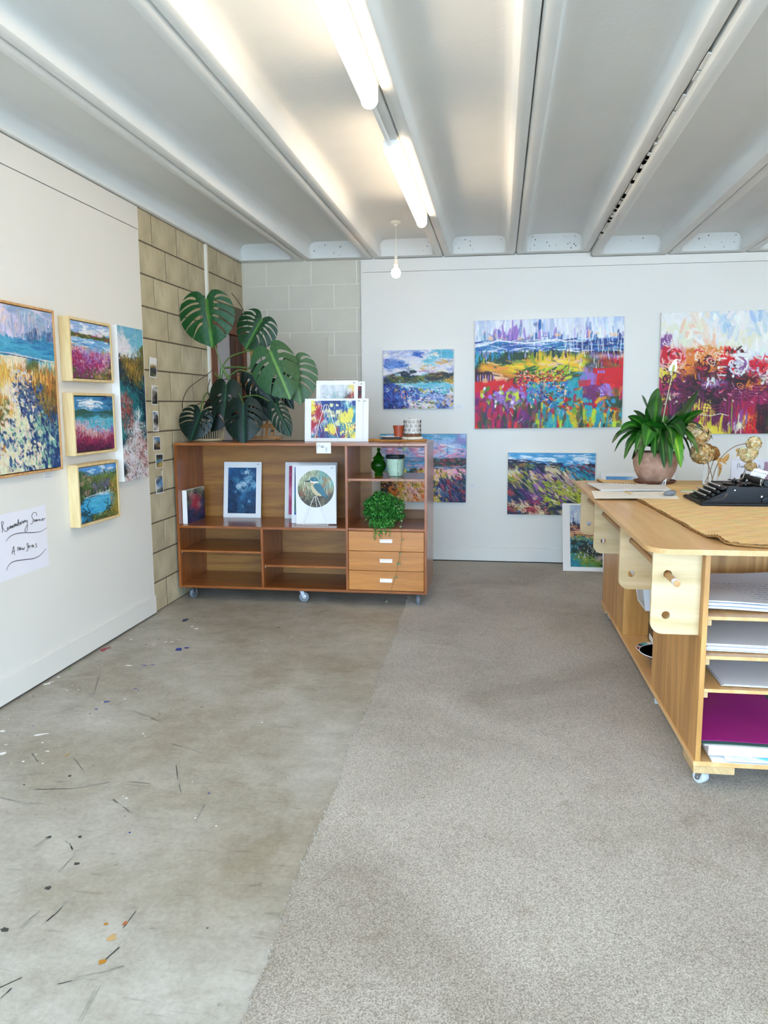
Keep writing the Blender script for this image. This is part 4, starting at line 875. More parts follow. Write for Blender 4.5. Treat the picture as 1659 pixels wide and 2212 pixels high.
def P_hills():
    pal = dict(w='#cdd0da', l='#a4b6cc', n='#23304e', d='#20302e', k='#6a3a38', o='#c89460', g='#5f8038', t='#2a7c90', p='#d4b4a4', b='#2848a4', y='#a0a050')
    p = Painter('llwwwwlwwl/wlwwwlwwll/lwwllwwllw/wwllwlwwwl/lwwlllwlwl/wlwwllwwlw/nnwllnnnkn/knkknnkkkn/kkknkkkkrn/oooopkokok/oygopokprk/tytyyooktk/dddtddwddk/dtddddddkp/tddddndddk/ddddgddddn/tggddddddn/tgggdpdndb/tgyggpddbb/ttggggdgbb/ttgtggtddb'.replace('r', 'k'), pal, .42, .46, .0033, 12)
    p.strokes(150, (0, 1, 0, .3), .10, .02, PI/2, .2, .03); p.strokes(500, (0, 1, .28, 1), .05, .02, .6, .9, .06, jx=.8); p.strokes(200, (0, 1, .33, .5), .12, .014, .05, .15, .06, 'koonkp')
    p.strokes(40, (.1, .9, .62, .85), .05, .008, 1.5, .2, .03, 'ww', 1); p.strokes(60, (0, 1, .5, .8), .02, .012, 0, 1, .05, 'wlp', .9); return p.img
def P_bluebloom():
    pal = dict(b='#14446c', B='#1a5a88', n='#0e2848', l='#6fa0bc', w='#b8d0d8', t='#3a7c9c')
    p = Painter('BBbBbbBbbb/BbBbtBwwbb/bbbbbbbblb/bbtBbblwtb/bbtlbbllbb/bnBblllbtl/nbbwwblbll/bnblbblltb/nbbbblbbbb/bnbnbBbbbn/nbnbbtbbbb/bnnbbbbtbb/nbnnbnbbbn/bnnbntnnbn/nbnnbnnbnb/nnnbnbnnbn', pal, .19, .33, .0022, 13)
    p.strokes(260, (0, 1, 0, 1), .12, .04, 1.2, .6, .03, a=.5)
    for x, y, r, c_ in ((.62, .1, .05, 'w'), (.75, .22, .09, 'l'), (.32, .27, .06, 't'), (.56, .36, .075, 'w'), (.36, .41, .075, 'w'), (.87, .34, .06, 'l'), (.73, .46, .06, 't'), (.52, .5, .045, 'l'), (.75, .73, .045, 'l')):
        for k in range(10): a = k*.63; p.dab(x+r*.5*math.cos(a), y+r*.3*math.sin(a), r, r*.4, a, p.pal[c_]*(.8+.2*(k % 2)), .85, 2)
        p.dab(x, y+.01, r*.5, r*.3, 0, p.pal['t'], .6)
    for x in (.4, .45, .5, .58): p.line([(x, .6), (x-.04, .8), (x-.02, .98)], .012, 't', .5)
    return p.img
def P_bird():
    """a kingfisher on a branch against soft upright brushwork"""
    pal = dict(g='#8f9a78', k='#4a3c2c', t='#5fa09a', c='#c8c0a0', o='#9a6038', d='#2c2a22', G='#6f7458')
    p = Painter('gcgGcgtgcg/gcgcgctgtg/cggcgctogt/gcggctgoct/gGcgcgtotg/Gogkgcotog/kogkGgGgok/kkokGkGkkk/dkkdkkGkkd/ddkdkdkddd', pal, .262, .262, .0021, 14)
    p.strokes(400, (0, 1, 0, .75), .16, .02, PI/2, .08, .05, jx=.7); p.strokes(160, (0, 1, .7, 1), .12, .03, .3, .5, .04, 'kdkG')
    B, W_, Bl, Bd, Tl, O = hexa('#c8b890'), hexa('#e8e4d8'), hexa('#2c6a7c'), hexa('#16303c'), hexa('#2f8fa0'), hexa('#c07850')
    p.line([(.42, .62), (.56, .66), (.72, .72), (.86, .84)], .022, 'd')
    p.poly([(.36, .33), (.42, .32), (.54, .34), (.64, .42), (.72, .56), (.74, .66), (.62, .70), (.50, .68), (.42, .60), (.36, .48)], B)
    p.poly([(.42, .40), (.52, .35), (.63, .38), (.70, .48), (.76, .62), (.84, .72), (.88, .80), (.78, .74), (.66, .68), (.54, .58), (.46, .48)], Bl)
    for k in range(8): p.line([(.46+.02*k, .44+.018*k), (.56+.025*k, .54+.02*k), (.66+.022*k, .62+.02*k)], .009, Tl if k % 2 else Bd, .8)
    p.poly([(.76, .66), (.82, .70), (.90, .82), (.84, .80)], Bd)
    p.poly([(.34, .24), (.38, .20), (.46, .18), (.53, .20), (.57, .27), (.56, .33), (.44, .34), (.35, .32)], Bl); p.poly([(.34, .28), (.44, .31), (.56, .31), (.57, .335), (.44, .345), (.35, .325)], W_); p.poly([(.36, .345), (.42, .35), (.44, .38), (.38, .38)], O, .9)
    p.poly([(.16, .285), (.34, .275), (.36, .30), (.34, .325), (.24, .32)], Bd); p.line([(.17, .30), (.34, .302)], .006, hexa('#6a6a60')); p.dab(.395, .275, .025, .025, 0, hexa('#0c0c0c'), 1, 2); p.dab(.39, .27, .008, .008, 0, W_, 1, 2)
    p.strokes(12, (.44, .56, .19, .28), .05, .010, .2, .3, .02, 'tt', .7); return p.img
def P_flowers():
    pal = dict(b='#1c4088', B='#143060', t='#2a7a98', r='#a82438', y='#e4d44c', w='#dcd4d8', v='#4a2468', o='#d07838', l='#8fc0c0', c='#e0dca8')
    p = Painter('ywbbbbBbblwb/yrwbBcbBbltb/yrrbbbbbblyt/yrrwccbcbyyl/rrrlbccbyylt/wrwlbtbyyltt/ryrwttbyytyt/rrtttylttytt/rwvbyyrttyyr/rwvbyyrbtbyt/wvbvbyrtbyty/tovvbttbryby', pal, .315, .258, .0022, 15)
    p.strokes(420, (0, 1, 0, 1), .14, .018, PI/2, .15, .06, jx=.8); P2 = p.pal
    p.poly([(.70, .45), (.80, .35), (.93, .20), (.95, .4), (.90, .55), (.75, .60), (.68, .58)], 'y', .85); p.poly([(.42, .72), (.48, .62), (.55, .66), (.57, .8), (.52, .92), (.45, .85)], 'y', .9); p.poly([(.52, .60), (.60, .5), (.66, .66), (.58, .68)], 'c', .8)
    p.poly([(.15, .3), (.28, .35), (.30, .5), (.22, .58), (.15, .45)], 'r', .8)
    for x, y, r in ((.45, .12, .07), (.38, .28, .06), (.6, .3, .08), (.58, .12, .05), (.5, .40, .05)): p.dab(x, y, r*1.6, r*1.3, .4, P2['c'], .9, 3)
    for x0, x1, y0, y1 in ((.02, .1, .05, .5), (.72, .98, .52, .66), (.85, 1, .68, .9), (.66, .80, .78, .9), (.30, .38, .74, .8)): p.strokes(26, (x0, x1, y0, y1), .04, .03, .3, 1, .04, 'yyc', 1, hard=2)
    for _ in range(16): x, y = p.rg.uniform(.05, .8), p.rg.uniform(.1, .9); p.line([(x, y), (x+p.rg.uniform(-.08, .08), y+p.rg.uniform(0, .12))], .008, 'B')
    return p.img
def P_greylines():
    pal = dict(w='#d4d6da', l='#b4c0c4', t='#8fb4b4', k='#3a2a2c', r='#9a2c34', y='#d8c878', d='#55585c', o='#b88048')
    p = Painter('wlwwlwwlwlyy/wwlwlwlwllwy/wlwwltlwlkrr/wwlwtlwtkrrk/lwlwlttwlrkr/wlddlwdkkkro', pal, .24, .19, .0024, 16)
    p.strokes(160, (0, 1, 0, 1), .12, .02, PI/2, .3, .04); p.strokes(40, (0, 1, .3, 1), .1, .006, .5, .8, .03, 'dkd', .8); p.strokes(60, (.78, 1, .4, 1), .06, .02, .5, 1, .05, 'rkry', 1); return p.img
def P_simple(rows, pal, w_, h_, n=260, ang=1.2, seed=20, px=.003):
    p = Painter(rows, pal, w_, h_, px, seed); p.strokes(n, (0, 1, 0, 1), .07, .02, ang, .6, .06, jx=.8, jy=.7); return p.img
def P_swirl(seed=2):
    p = Painter('wctvVwctol/ctVvvcwlor/wcVVvltrow/lctwVvwlor/ccwtclVwwo/wlctwcclww', dict(w='#e4e8f4', c='#58b8dc', t='#2f98c0', v='#7a2a94', V='#a060b8', l='#b8c8ec', o='#d8a048', r='#b83a44'), .52, .50, .006, seed)
    p.strokes(260, (0, 1, 0, 1), .16, .03, .2, .5, .05, jx=.8); return p.img
# ---- builders for hung pictures
M_paint = vcmat('dry_paint', .5, .35, bump=.25, bscale=260)
M_print = vcmat('print_gloss', .3)
M_canvas = mat('white_primed_canvas', '#efeeea', .8, bump=.1, bscale=900)
def painted(img, w_, h_, parent, y, x0=0, z0=0, m=None, name='painted_surface', mask=None, lean=0):
    """picture surface in the local x-z plane facing -y"""
    Hh, Ww = img.shape[:2]; u, v = np.meshgrid(np.linspace(0, w_, Ww), np.linspace(h_, 0, Hh)); V = np.stack([u+x0, np.full_like(u, y), v+z0], -1).reshape(-1, 3)
    i = np.arange((Hh-1)*(Ww-1)); r, c = i//(Ww-1), i % (Ww-1)
    if mask is not None:
        k = mask(((c+.5)/(Ww-1)), ((r+.5)/(Hh-1))); r, c = r[k], c[k]
    a = r*Ww+c; F = np.stack([a, a+Ww, a+Ww+1, a+1], -1)
    return colmesh(name, V, F, lin_np(np.clip(img, 0, 1)).reshape(-1, 3), m or M_paint, parent)
def back_canvas(img, x0, x1, z0, z1, label, name='painting', depth=.038, tilt=0.0, y=-.0305, edge=None, group=None):
    t = thing(name, label, 'painting', (x0, y, z0), rot=(0, tilt, 0), group=group); w_, h_ = x1-x0, z1-z0
    MB().box(0, w_, -depth, 0, 0, h_, .002).build('canvas', edge or M_canvas, t); painted(img, w_-.003, h_-.003, t, -depth-.0008, .0015, .0015); return t
def side_canvas(img, y0, y1, z0, z1, label, framed, depth, cat='painting', name='framed_painting', fcol=None, fw=.012):
    """hung on the left wall (faces +x); local x runs along world -y ... built facing -y then turned"""
    t = thing(name, label, cat, (.0125, y0, z0), PI/2); w_, h_ = y1-y0, z1-z0   # local x -> +Y world, local -y -> +X world
    if framed:
        f = bpy.data.objects.new('frame', None); 
        for a in ((0, fw, 0, h_), (w_-fw, w_, 0, h_), (fw, w_-fw, 0, fw), (fw, w_-fw, h_-fw, h_)): MB().box(0, a[1]-a[0], -depth, 0, 0, a[3]-a[2], .0012).build('frame_side', fcol, t, loc=(a[0], 0, a[2]))
        bpy.data.objects.remove(f)
        MB().box(fw-.001, w_-fw+.001, -.012, -.001, fw, h_-fw).build('shadow_gap', M_dark, t)
        g_ = .005; MB().box(fw+g_, w_-fw-g_, -depth+.004, -.012, fw+g_, h_-fw-g_, .001).build('canvas', M_canvas, t)
        painted(img, w_-2*fw-2*g_, h_-2*fw-2*g_, t, -depth+.0032, fw+g_, fw+g_)
    else:
        MB().box(0, w_, -depth, 0, 0, h_, .002).build('canvas', M_canvas, t); painted(img, w_-.003, h_-.003, t, -depth-.0008, .0015, .0015)
    return t
M_oak = wood('oak_frame', '#dcae78', '#c08a50', 2, 4, .5); M_pine = wood('pale_pine_frame', '#e6cf9e', '#d6b982', 2, 3, .5)
side_canvas(P_beach(), -3.625, -3.105, 1.052, 1.842, 'large oak framed painting of a sandy beach path through golden grass', True, .040, fcol=M_oak, fw=.011)
side_canvas(P_field(), -3.005, -2.560, 1.500, 1.828, 'pine framed painting of pink flower fields by a lake, top of three', True, .058, fcol=M_pine, fw=.014)
side_canvas(P_shore(), -3.010, -2.565, 1.112, 1.440, 'pine framed painting of dark red grasses and a blue lake, middle of three', True, .058, fcol=M_pine, fw=.014)
side_canvas(P_pond(), -3.005, -2.560, .732, 1.064, 'pine framed painting of a turquoise pond among trees, lowest of three', True, .058, fcol=M_pine, fw=.014)
side_canvas(P_tall(), -2.478, -2.150, .925, 1.835, 'tall narrow unframed canvas of a stream path under blue sky', False, .050, name='painting')
back_canvas(P_bay(), 1.258, 1.864, 1.332, 1.832, 'small seaside painting with a dark tree above the cabinet', tilt=-.004)
back_canvas(P_meadow(), 2.046, 3.262, 1.162, 2.064, 'large vivid painting of a red, blue and green flower meadow', tilt=-.012)
back_canvas(P_blooms(), 3.545, 4.765, 1.118, 2.100, 'large painting of crimson and purple blooms under a pale sky', tilt=-.006, edge=M_canvas)
back_canvas(P_coast(), 1.230, 1.975, .527, 1.118, 'pink and gold coastal painting hanging behind the cabinet', edge=mat('blue_painted_edge', '#46688c', .6))
back_canvas(P_ridge(), 2.330, 3.058, .430, .962, 'painting of purple and green mountain ridges hung low beside the table', tilt=.002)
# ---- small cards beside pictures
M_ink = mat('black_ink', '#14141a', .6); M_card = mat('white_card', '#e6e5e3', .6)
def scrawl(mb, x, z, L, h, rr, y=-.0006, w_=.0006):
    pts = [(x+L*k/(L/.0022), y, z+rr.uniform(-h, h)) for k in range(int(L/.0022))]
    if len(pts) > 1: mb.tube(pts, w_, 4)
def wall_card(x, z, w_, h_, label, side=False, y=None, lines=2, rotz=0):
    loc = (.0125, x, z) if side else (x, y if y is not None else -.0306, z); rr = random.Random(int(x*100))
    t = thing('wall_label', label, 'label', loc, PI/2 if side else 0)
    MB().box(0, w_, -.0012, 0, 0, h_).build('card', M_card, t); mb = MB()
    for k in range(lines): scrawl(mb, w_*.15, h_*(.75-.4*k), w_*.6, .0015, rr, -.0016)
    o = mb.build('writing', mat('grey_print', '#777a88', .7), t); o['kind'] = 'stuff'; return t
wall_card(1.868, 1.330, .085, .040, 'small white title card at the lower right of the seaside painting')
wall_card(1.990, .655, .080, .032, 'small white title card beside the pink coastal painting')
wall_card(3.290, 1.175, .08, .032, 'small white title card at the right foot of the meadow painting')
wall_card(-3.215, 1.005, .085, .038, 'small white title card under the beach path painting', True)
wall_card(-2.19, .905, .07, .022, 'small white title card at the foot of the tall canvas', True, lines=1)
# ---- handwritten poster on the left wall
t = thing('handwritten_sign', 'white paper sign reading Remembering Summer, A New Series on the left wall', 'sign', (.0126, -3.66, .575))
MB().box(0, .0012, 0, .437, 0, .308).build('paper', mat('white_poster_paper', '#eceaf2', .6), t)
SIGN = [[(-3.5762,0.8),(-3.5761,0.819),(-3.5777,0.8355),(-3.577,0.8489),(-3.5704,0.8506),(-3.5645,0.8457),(-3.5677,0.8367),(-3.5744,0.8269),(-3.568,0.815),(-3.5564,0.8036),(-3.5437,0.8007),(-3.5367,0.8045)],[(-3.5385,0.8076),(-3.529,0.8143),(-3.5329,0.819),(-3.5388,0.8131),(-3.5343,0.8063),(-3.5252,0.8095)],[(-3.5232,0.8078),(-3.5186,0.8209),(-3.5164,0.8095),(-3.5105,0.8224),(-3.5075,0.8095),(-3.5026,0.8211),(-3.4995,0.8096)],[(-3.4992,0.8123),(-3.4911,0.8166),(-3.4936,0.822),(-3.4987,0.8164),(-3.4919,0.8098)],[(-3.4873,0.8104),(-3.4832,0.8265),(-3.4793,0.8134),(-3.4751,0.8266),(-3.4703,0.8133),(-3.4662,0.8253),(-3.4621,0.8135)],[(-3.4599,0.8131),(-3.455,0.8361),(-3.4506,0.8425),(-3.4536,0.8163),(-3.4461,0.8138),(-3.4408,0.82),(-3.4469,0.8265),(-3.4528,0.8232)],[(-3.4409,0.8186),(-3.4328,0.8216),(-3.4353,0.8276),(-3.4391,0.8225),(-3.4333,0.8166)],[(-3.4287,0.8167),(-3.4253,0.8303),(-3.4191,0.828)],[(-3.4202,0.8182),(-3.4172,0.8277)],[(-3.4145,0.8188),(-3.4123,0.8298),(-3.4067,0.8219),(-3.4022,0.8325),(-3.3992,0.8221)],[(-3.3883,0.8305),(-3.3956,0.8287),(-3.3941,0.8214),(-3.3868,0.8231),(-3.3837,0.8298),(-3.3825,0.8111),(-3.3856,0.7916),(-3.3918,0.7783),(-3.4016,0.7756),(-3.4063,0.7835),(-3.3995,0.7938),(-3.3864,0.806)],[(-3.3039,0.8383),(-3.3039,0.8514),(-3.3154,0.8587),(-3.3328,0.8554),(-3.3436,0.8454),(-3.3401,0.8334),(-3.3343,0.821),(-3.3403,0.8104),(-3.3506,0.8048),(-3.3549,0.8097)],[(-3.3279,0.8259),(-3.3277,0.8143),(-3.3215,0.8133),(-3.317,0.8228),(-3.3147,0.8123)],[(-3.3108,0.8117),(-3.3087,0.8216),(-3.3034,0.8121),(-3.3,0.8203),(-3.295,0.8123)],[(-3.2901,0.8116),(-3.2876,0.8199),(-3.2811,0.8117),(-3.2778,0.8185),(-3.2712,0.8102)],[(-3.2682,0.8098),(-3.2532,0.8134),(-3.2562,0.8183),(-3.2618,0.8132),(-3.2544,0.8071)],[(-3.2473,0.8067),(-3.2452,0.8167),(-3.24,0.8174),(-3.2311,0.8146)],[(-3.5554,0.7556),(-3.5342,0.7684),(-3.5023,0.7768),(-3.457,0.7777),(-3.4067,0.7722),(-3.3552,0.7638),(-3.307,0.7582),(-3.267,0.7581),(-3.2225,0.7673)],[(-3.5169,0.6879),(-3.5092,0.7087),(-3.5005,0.7224),(-3.4997,0.7013),(-3.4988,0.6816)],[(-3.518,0.6978),(-3.494,0.7003)],[(-3.4733,0.695),(-3.4698,0.714),(-3.4594,0.6966),(-3.4561,0.7129)],[(-3.4546,0.6985),(-3.4462,0.7026),(-3.4503,0.7076),(-3.4542,0.7013),(-3.4471,0.6948)],[(-3.44,0.7043),(-3.438,0.694),(-3.4297,0.701),(-3.4261,0.6918),(-3.4167,0.7043)],[(-3.385,0.7128),(-3.3938,0.7187),(-3.3971,0.7107),(-3.3923,0.6984),(-3.3953,0.6846),(-3.4052,0.6807)],[(-3.3891,0.6978),(-3.3814,0.7021),(-3.3847,0.707),(-3.3888,0.7006),(-3.3824,0.6937)],[(-3.3753,0.6924),(-3.3726,0.7034),(-3.3662,0.7008)],[(-3.3609,0.6926),(-3.3561,0.7047)],[(-3.3536,0.6927),(-3.3443,0.6968),(-3.3477,0.7018),(-3.3521,0.6968),(-3.3451,0.6897)],[(-3.3172,0.7027),(-3.3271,0.7024),(-3.3216,0.6941),(-3.3198,0.688),(-3.3338,0.6862)],[(-3.5664,0.6205),(-3.5487,0.6416),(-3.5165,0.6517),(-3.4716,0.6496),(-3.4212,0.6438),(-3.3695,0.6369),(-3.3306,0.6359),(-3.29,0.6427),(-3.2417,0.6648)]]
mb = MB()
def smooth_pts(P, n=5):
    if len(P) < 3: return P
    out = []
    for i in range(len(P)-1):
        p0, p1, p2, p3 = P[max(i-1, 0)], P[i], P[i+1], P[min(i+2, len(P)-1)]
        for k in range(n):
            t_ = k/n; out.append(tuple(.5*((2*b)+(-a+c)*t_+(2*a-5*b+4*c-d)*t_*t_+(-a+3*b-3*c+d)*t_**3) for a, b, c, d in zip(p0, p1, p2, p3)))
    return out+[P[-1]]
for s_ in SIGN:
    q = smooth_pts(s_); n = len(q); long_ = len(s_) > 8 and abs(s_[0][0]-s_[-1][0]) > .2
    mb.tube([(.0022, y+3.66, z-.575) for y, z in q], [.0013*(.5+.9*math.sin(PI*(k+.5)/n)) if long_ else .00115 for k in range(n)], 5)
o = mb.build('lettering', M_ink, t); o['kind'] = 'stuff'
# ---- six small photographs pinned to the bare blocks
PH = [(-1.952, -1.842, 1.555, 1.684, 'top photo of six pinned to the blocks, golden and dark hillside', 'ww/yo/dv/vd/gd/gs', .06),
      (-1.936, -1.845, 1.378, 1.505, 'second photo down on the blocks, grey stony field', 'ws/sw/sd/sd/sd/dd', .04),
      (-1.930, -1.846, 1.203, 1.338, 'third photo down on the blocks, pale track under dark cliff', 'bw/wd/dd/sd/ws/sw', 0),
      (-1.940, -1.830, 1.078, 1.172, 'fourth photo down on the blocks, blue hill over dark land', 'bb/wl/sd/do/dd', 0),
      (-1.915, -1.800, .958, 1.054, 'fifth photo down on the blocks, blue pond and green bush', 'dd/gd/lb/gy/oy', 0),
      (-1.925, -1.810, .788, .938, 'lowest photo on the blocks, dark branches over water', 'dw/wd/dl/bl/wb/gd', -.08)]
pal = dict(w='#dfe0e2', s='#8c8478', d='#1c1e20', g='#3f4a28', y='#b09a40', o='#a07838', v='#3a3454', b='#6a86b0', l='#4a88b8')
for i, (y0, y1, z0, z1, lb, rows, a) in enumerate(PH):
    t = thing('photograph', lb, 'photograph', (.003, y0, z0), rot=(a*.6, .03, PI/2), group='photographs pinned to the bare blocks'); w_, h_ = y1-y0, z1-z0
    MB().box(0, w_, -.0014, 0, 0, h_).build('photo_paper', M_card, t)
    top = .3 if i == 0 else .06
    painted(P_simple(rows, pal, w_, h_, 160, 1.2, 30+i, .0022), w_*.86, h_*(.94-top*.9), t, -.0022, w_*.07, h_*.05, M_print, 'printed_image')
# ---- matted print leaning by the wall under the ridge painting, and the sky print behind the table
def board_print(name, label, loc, rot, w_, h_, img, box, th=.004, m=None, mask=None, cat='print', group=None, num=None):
    t = thing(name, label, cat, loc, rot=rot, group=group)
    MB().box(0, w_, 0, th, 0, h_, .0006).build('mount_board', M_card, t)
    x0, z0, x1, z1 = box; painted(img, x1-x0, z1-z0, t, -.0008, x0, z0, m or M_print, 'printed_image', mask)
    if num:
        mb = MB(); rr = random.Random(5)
        for k in range(3): xx = w_-.035+.006*k; mb.box(xx, xx+.0035, -.0009, 0, h_-.020, h_-.014)
        o = mb.build('price_mark', M_ink, t); o['kind'] = 'stuff'
    return t
board_print('mounted_print', 'white mounted print of dark hills leaning on the wall beside the table', (2.792, -.345, .0065), (-.462, 0, 0), .56, .590, P_hills(), (.062, .035, .50, .575))
sky = P_simple('bbwwb/bwwbb/wbbbw/ggkgg/kgggk', dict(b='#5f98cc', w='#dfe6ee', g='#4a6a50', k='#3a4a4a'), .5, .4, 200, .1, 41)
board_print('mounted_print', 'white mounted print with a blue sky seen behind the table', (3.105, -.40, .0065), (-.40, 0, 0), .60, .86, sky, (.04, .05, .56, .825))
# ================================================================ prints, easels and pots on and in the cabinet
M_wire = mat('white_coated_wire', '#efece4', .35)
def wire_easel(label, loc, wd, ht, depth=.09):
    t = thing('display_easel', label, 'easel', loc)
    ap = [(-.012+.012*math.cos(PI-a)+.012, 0, 0) for a in ()]
    P = [(-wd/2, 0, .004), (-.017, .010, ht-.022)]+[(-.017*math.cos(a), .010+.001*a, ht-.022+.018*math.sin(a)) for a in [PI*k/6 for k in range(1, 6)]]+[(.017, .010, ht-.022), (wd/2, 0, .004)]
    MB().tube(P, .0021, 8).build('wire_loop', M_wire, t, smooth=True)
    MB().tube([(-wd/2, -.012, .012), (-wd/2, -.014, .003), (-wd/2, 0, .003), (wd/2, 0, .003), (wd/2, -.014, .003), (wd/2, -.012, .012)], .0021, 8).build('ledge_wire', M_wire, t, smooth=True)
    MB().tube([(0, .012, ht-.01), (.004, depth, .003)], .0021, 8).build('rear_wire', M_wire, t, smooth=True)
    return t
board_print('mounted_print', 'mounted print of yellow and red flowers on blue, front of the cabinet top', (.905, -1.462, 1.1165), (-.10, 0, 0), .412, .300, P_flowers(), (.046, .026, .362, .285), num=1)
board_print('mounted_print', 'blank white edged mounted print just behind the flower print on the cabinet top', (.955, -1.448, 1.1165), (-.09, 0, 0), .400, .298, P_simple('bbr/brb', dict(b='#2a4a80', r='#a03848'), .3, .2, 60, 1, 50), (.05, .03, .35, .28), num=1)
board_print('mounted_print', 'upright mounted print with grey sketchy lines, at the back of the cabinet top', (.975, -1.41, 1.1165), (-.085, 0, 0), .298, .425, P_greylines(), (.028, .215, .270, .395), num=1)
board_print('mounted_print', 'mounted print showing a thin dark red strip, rearmost on the cabinet top', (1.02, -1.39, 1.1165), (-.08, 0, 0), .300, .417, P_simple('rrk/rmr/oyo/kok', dict(r='#a8202c', k='#3a1418', m='#7a1840', o='#d87830', y='#e0b040'), .24, .33, 160, 1.5, 51), (.03, .05, .276, .385), num=1)
wire_easel('white wire easel holding the flower print on the cabinet top', (1.066, -1.482, 1.1158), .180, .262)
board_print('mounted_print', 'mounted print of pale blooms on deep blue, alone on the middle shelf', (.209, -1.235, .5365), (-.14, 0, 0), .292, .418, P_bluebloom(), (.034, .032, .252, .375), num=1)
board_print('mounted_print', 'mounted print with a crimson strip, rearmost on the middle shelf', (.684, -1.235, .5365), (-.13, 0, 0), .395, .418, P_simple('mpm/mmp/pmm/mpm/mmm', dict(m='#a8245c', p='#d87898'), .3, .36, 260, 1.5, 53), (.03, .03, .365, .39))
board_print('mounted_print', 'mounted blue and green print behind the bird print on the middle shelf', (.797, -1.455, .5365), (-.12, 0, 0), .292, .420, P_simple('bnb/nbn/bnb/tgt/gtg/bgn', dict(b='#24509a', n='#162c58', t='#2a7a80', g='#3a6a4a'), .25, .3, 200, 1.3, 54), (.018, .06, .27, .40))
img = P_bird(); cx_ = .5
board_print('mounted_print', 'white mounted print of a kingfisher in a circle on the middle shelf', (.843, -1.500, .5365), (-.10, -.020, 0), .290, .412, img, (.014, .118, .276, .380), num=1, mask=lambda u, v: (u-.5)**2+(v-.5)**2 < .25)
wire_easel('white wire easel holding the kingfisher print on the middle shelf', (.990, -1.532, .5362), .182, .205)
t = thing('small_canvas', 'small thick canvas with dark red flowers standing at the left of the middle shelf', 'painting', (.074, -1.590, .5366), rot=(-.0, 0, PI/2-.05))
MB().box(0, .300, 0, .036, 0, .240, .002).build('canvas', M_canvas, t)
painted(P_simple('gcdgc/kprgd/gRrRk/bRrpb/nbrbk/bnkbv/nvbnn', dict(g='#5a6a50', c='#b8b098', d='#2a2c30', k='#33282c', p='#c88a90', r='#a82838', R='#c04050', b='#26406c', n='#14203c', v='#5a2458'), .30, .24, 500, 1.2, 55, .0022), .297, .237, t, -.0008, .0015, .0015)
# "Prints" tag
t = thing('paper_tag', 'white tag reading Prints taped to the cabinet front edge', 'sign', (1.034, -1.6515, 1.047))
MB().box(0, .100, -.0012, 0, 0, .074).build('paper', M_card, t)
mb = MB(); Z = lambda x, y: ((x-240)/1.735e3, -.0022, .074-(y-862)/1.76e3)
for S_ in ([(258, 935), (255, 888), (274, 880), (281, 897), (262, 912)], [(288, 925), (287, 903), (298, 900)], [(302, 925), (302, 905)], [(307, 925), (308, 904), (314, 906), (315, 925)], [(321, 890), (320, 925)], [(334, 905), (326, 910), (333, 918), (325, 926)]):
    mb.tube([Z(x*1.0, y) for x, y in S_], .0008, 5)
for x, y, r in ((358, 930, 9), (360, 962, 13)): mb.tube([Z(x+r*math.cos(k*.6), y+r*math.sin(k*.6)) for k in range(11)], .0007, 5)
mb.tube([Z(350, 945), Z(366, 948)], .0007, 5); mb.tube([Z(356, 928), Z(360, 932)], .0012, 5)
o = mb.build('lettering', M_ink, t); o['kind'] = 'stuff'
# pots on top at the right
mt_ = thing('woven_mat', 'small orange brown woven mat on the cabinet top under the pots', 'mat', (1.30, -1.37, 1.1156))
mb = MB()
for k in range(16): mb.tube([(.44*q/20, .012*k+.004, .0045+.0012*math.sin(q*2.2+k)) for q in range(21)], .0048, 6)
mb.build('braid', mat('orange_jute', '#c98a42', .85, noise=.35, nscale=90), mt_, smooth=True)['kind'] = 'stuff'
t = thing('slate_tile', 'dark square tile under the white saucer on the cabinet top', 'tile', (1.50, -1.27, 1.1265))
MB().box(-.075, .06, -.05, .06, 0, .010, .002).build('tile', mat('dark_slate', '#3c2c2a', .5), t)
t = thing('saucer', 'white oval saucer under the brown plastic pot', 'saucer', (1.485, -1.27, 1.137))
MB().lathe([(0, 0), (.045, 0), (.075, .009), (.073, .011), (.044, .003), (0, .003)], 28).build('saucer', mat('white_glaze', '#f0efe9', .2), t, smooth=True)
t = thing('coaster_block', 'thick round cream coaster under the patterned pot', 'coaster', (1.643, -1.27, 1.1265))
MB().lathe([(0, 0), (.072, 0), (.075, .003), (.075, .016), (.072, .018), (0, .018)], 32).build('coaster', mat('cream_plaster', '#e8ddca', .7), t, smooth=True)
t = thing('plant_pot', 'small red brown plastic pot beside the patterned pot', 'pot', (1.545, -1.27, 1.141))
MB().lathe([(0, .001), (.030, 0), (.038, .070), (.041, .070), (.041, .083), (.037, .083), (.033, .01), (0, .01)], 28).build('pot', mat('red_brown_plastic', '#a0431f', .45), t, smooth=True)
t = thing('plant_pot', 'black and white patterned ceramic pot on the cream coaster', 'pot', (1.643, -1.27, 1.1455))
MB().lathe([(0, .001), (.055, 0), (.060, .004), (.060, .120), (.0585, .122), (.054, .120), (.054, .01), (0, .01)], 40).build('pot', mat('patterned_glaze', '#e6e2da', .35), t, smooth=True)
mb = MB(); r_ = .0606
def wrap(a, z, rr=r_): return (rr*math.cos(a), rr*math.sin(a), z)
for row in range(4):
    for k in range(12):
        a0 = 2*PI*(k+.5*(row % 2))/12; z0 = .018+.029*row
        mb.tube([wrap(a0+.0135/r_*math.cos(q*PI/4), z0+.0135*math.sin(q*PI/4)) for q in range(8)], .0009, 4, closed=True)
        mb.tube([wrap(a0+.0062/r_*math.cos(q*PI/4), z0+.0062*math.sin(q*PI/4)) for q in range(8)], .0018, 4, closed=True)
        for q in range(4): a1 = q*PI/2+PI/4; mb.tube([wrap(a0+.010/r_*math.cos(a1), z0+.010*math.sin(a1)), wrap(a0+.0125/r_*math.cos(a1), z0+.0125*math.sin(a1))], .0012, 4)
o = mb.build('pattern', mat('dark_glaze', '#2a2430', .35), t); o['kind'] = 'stuff'
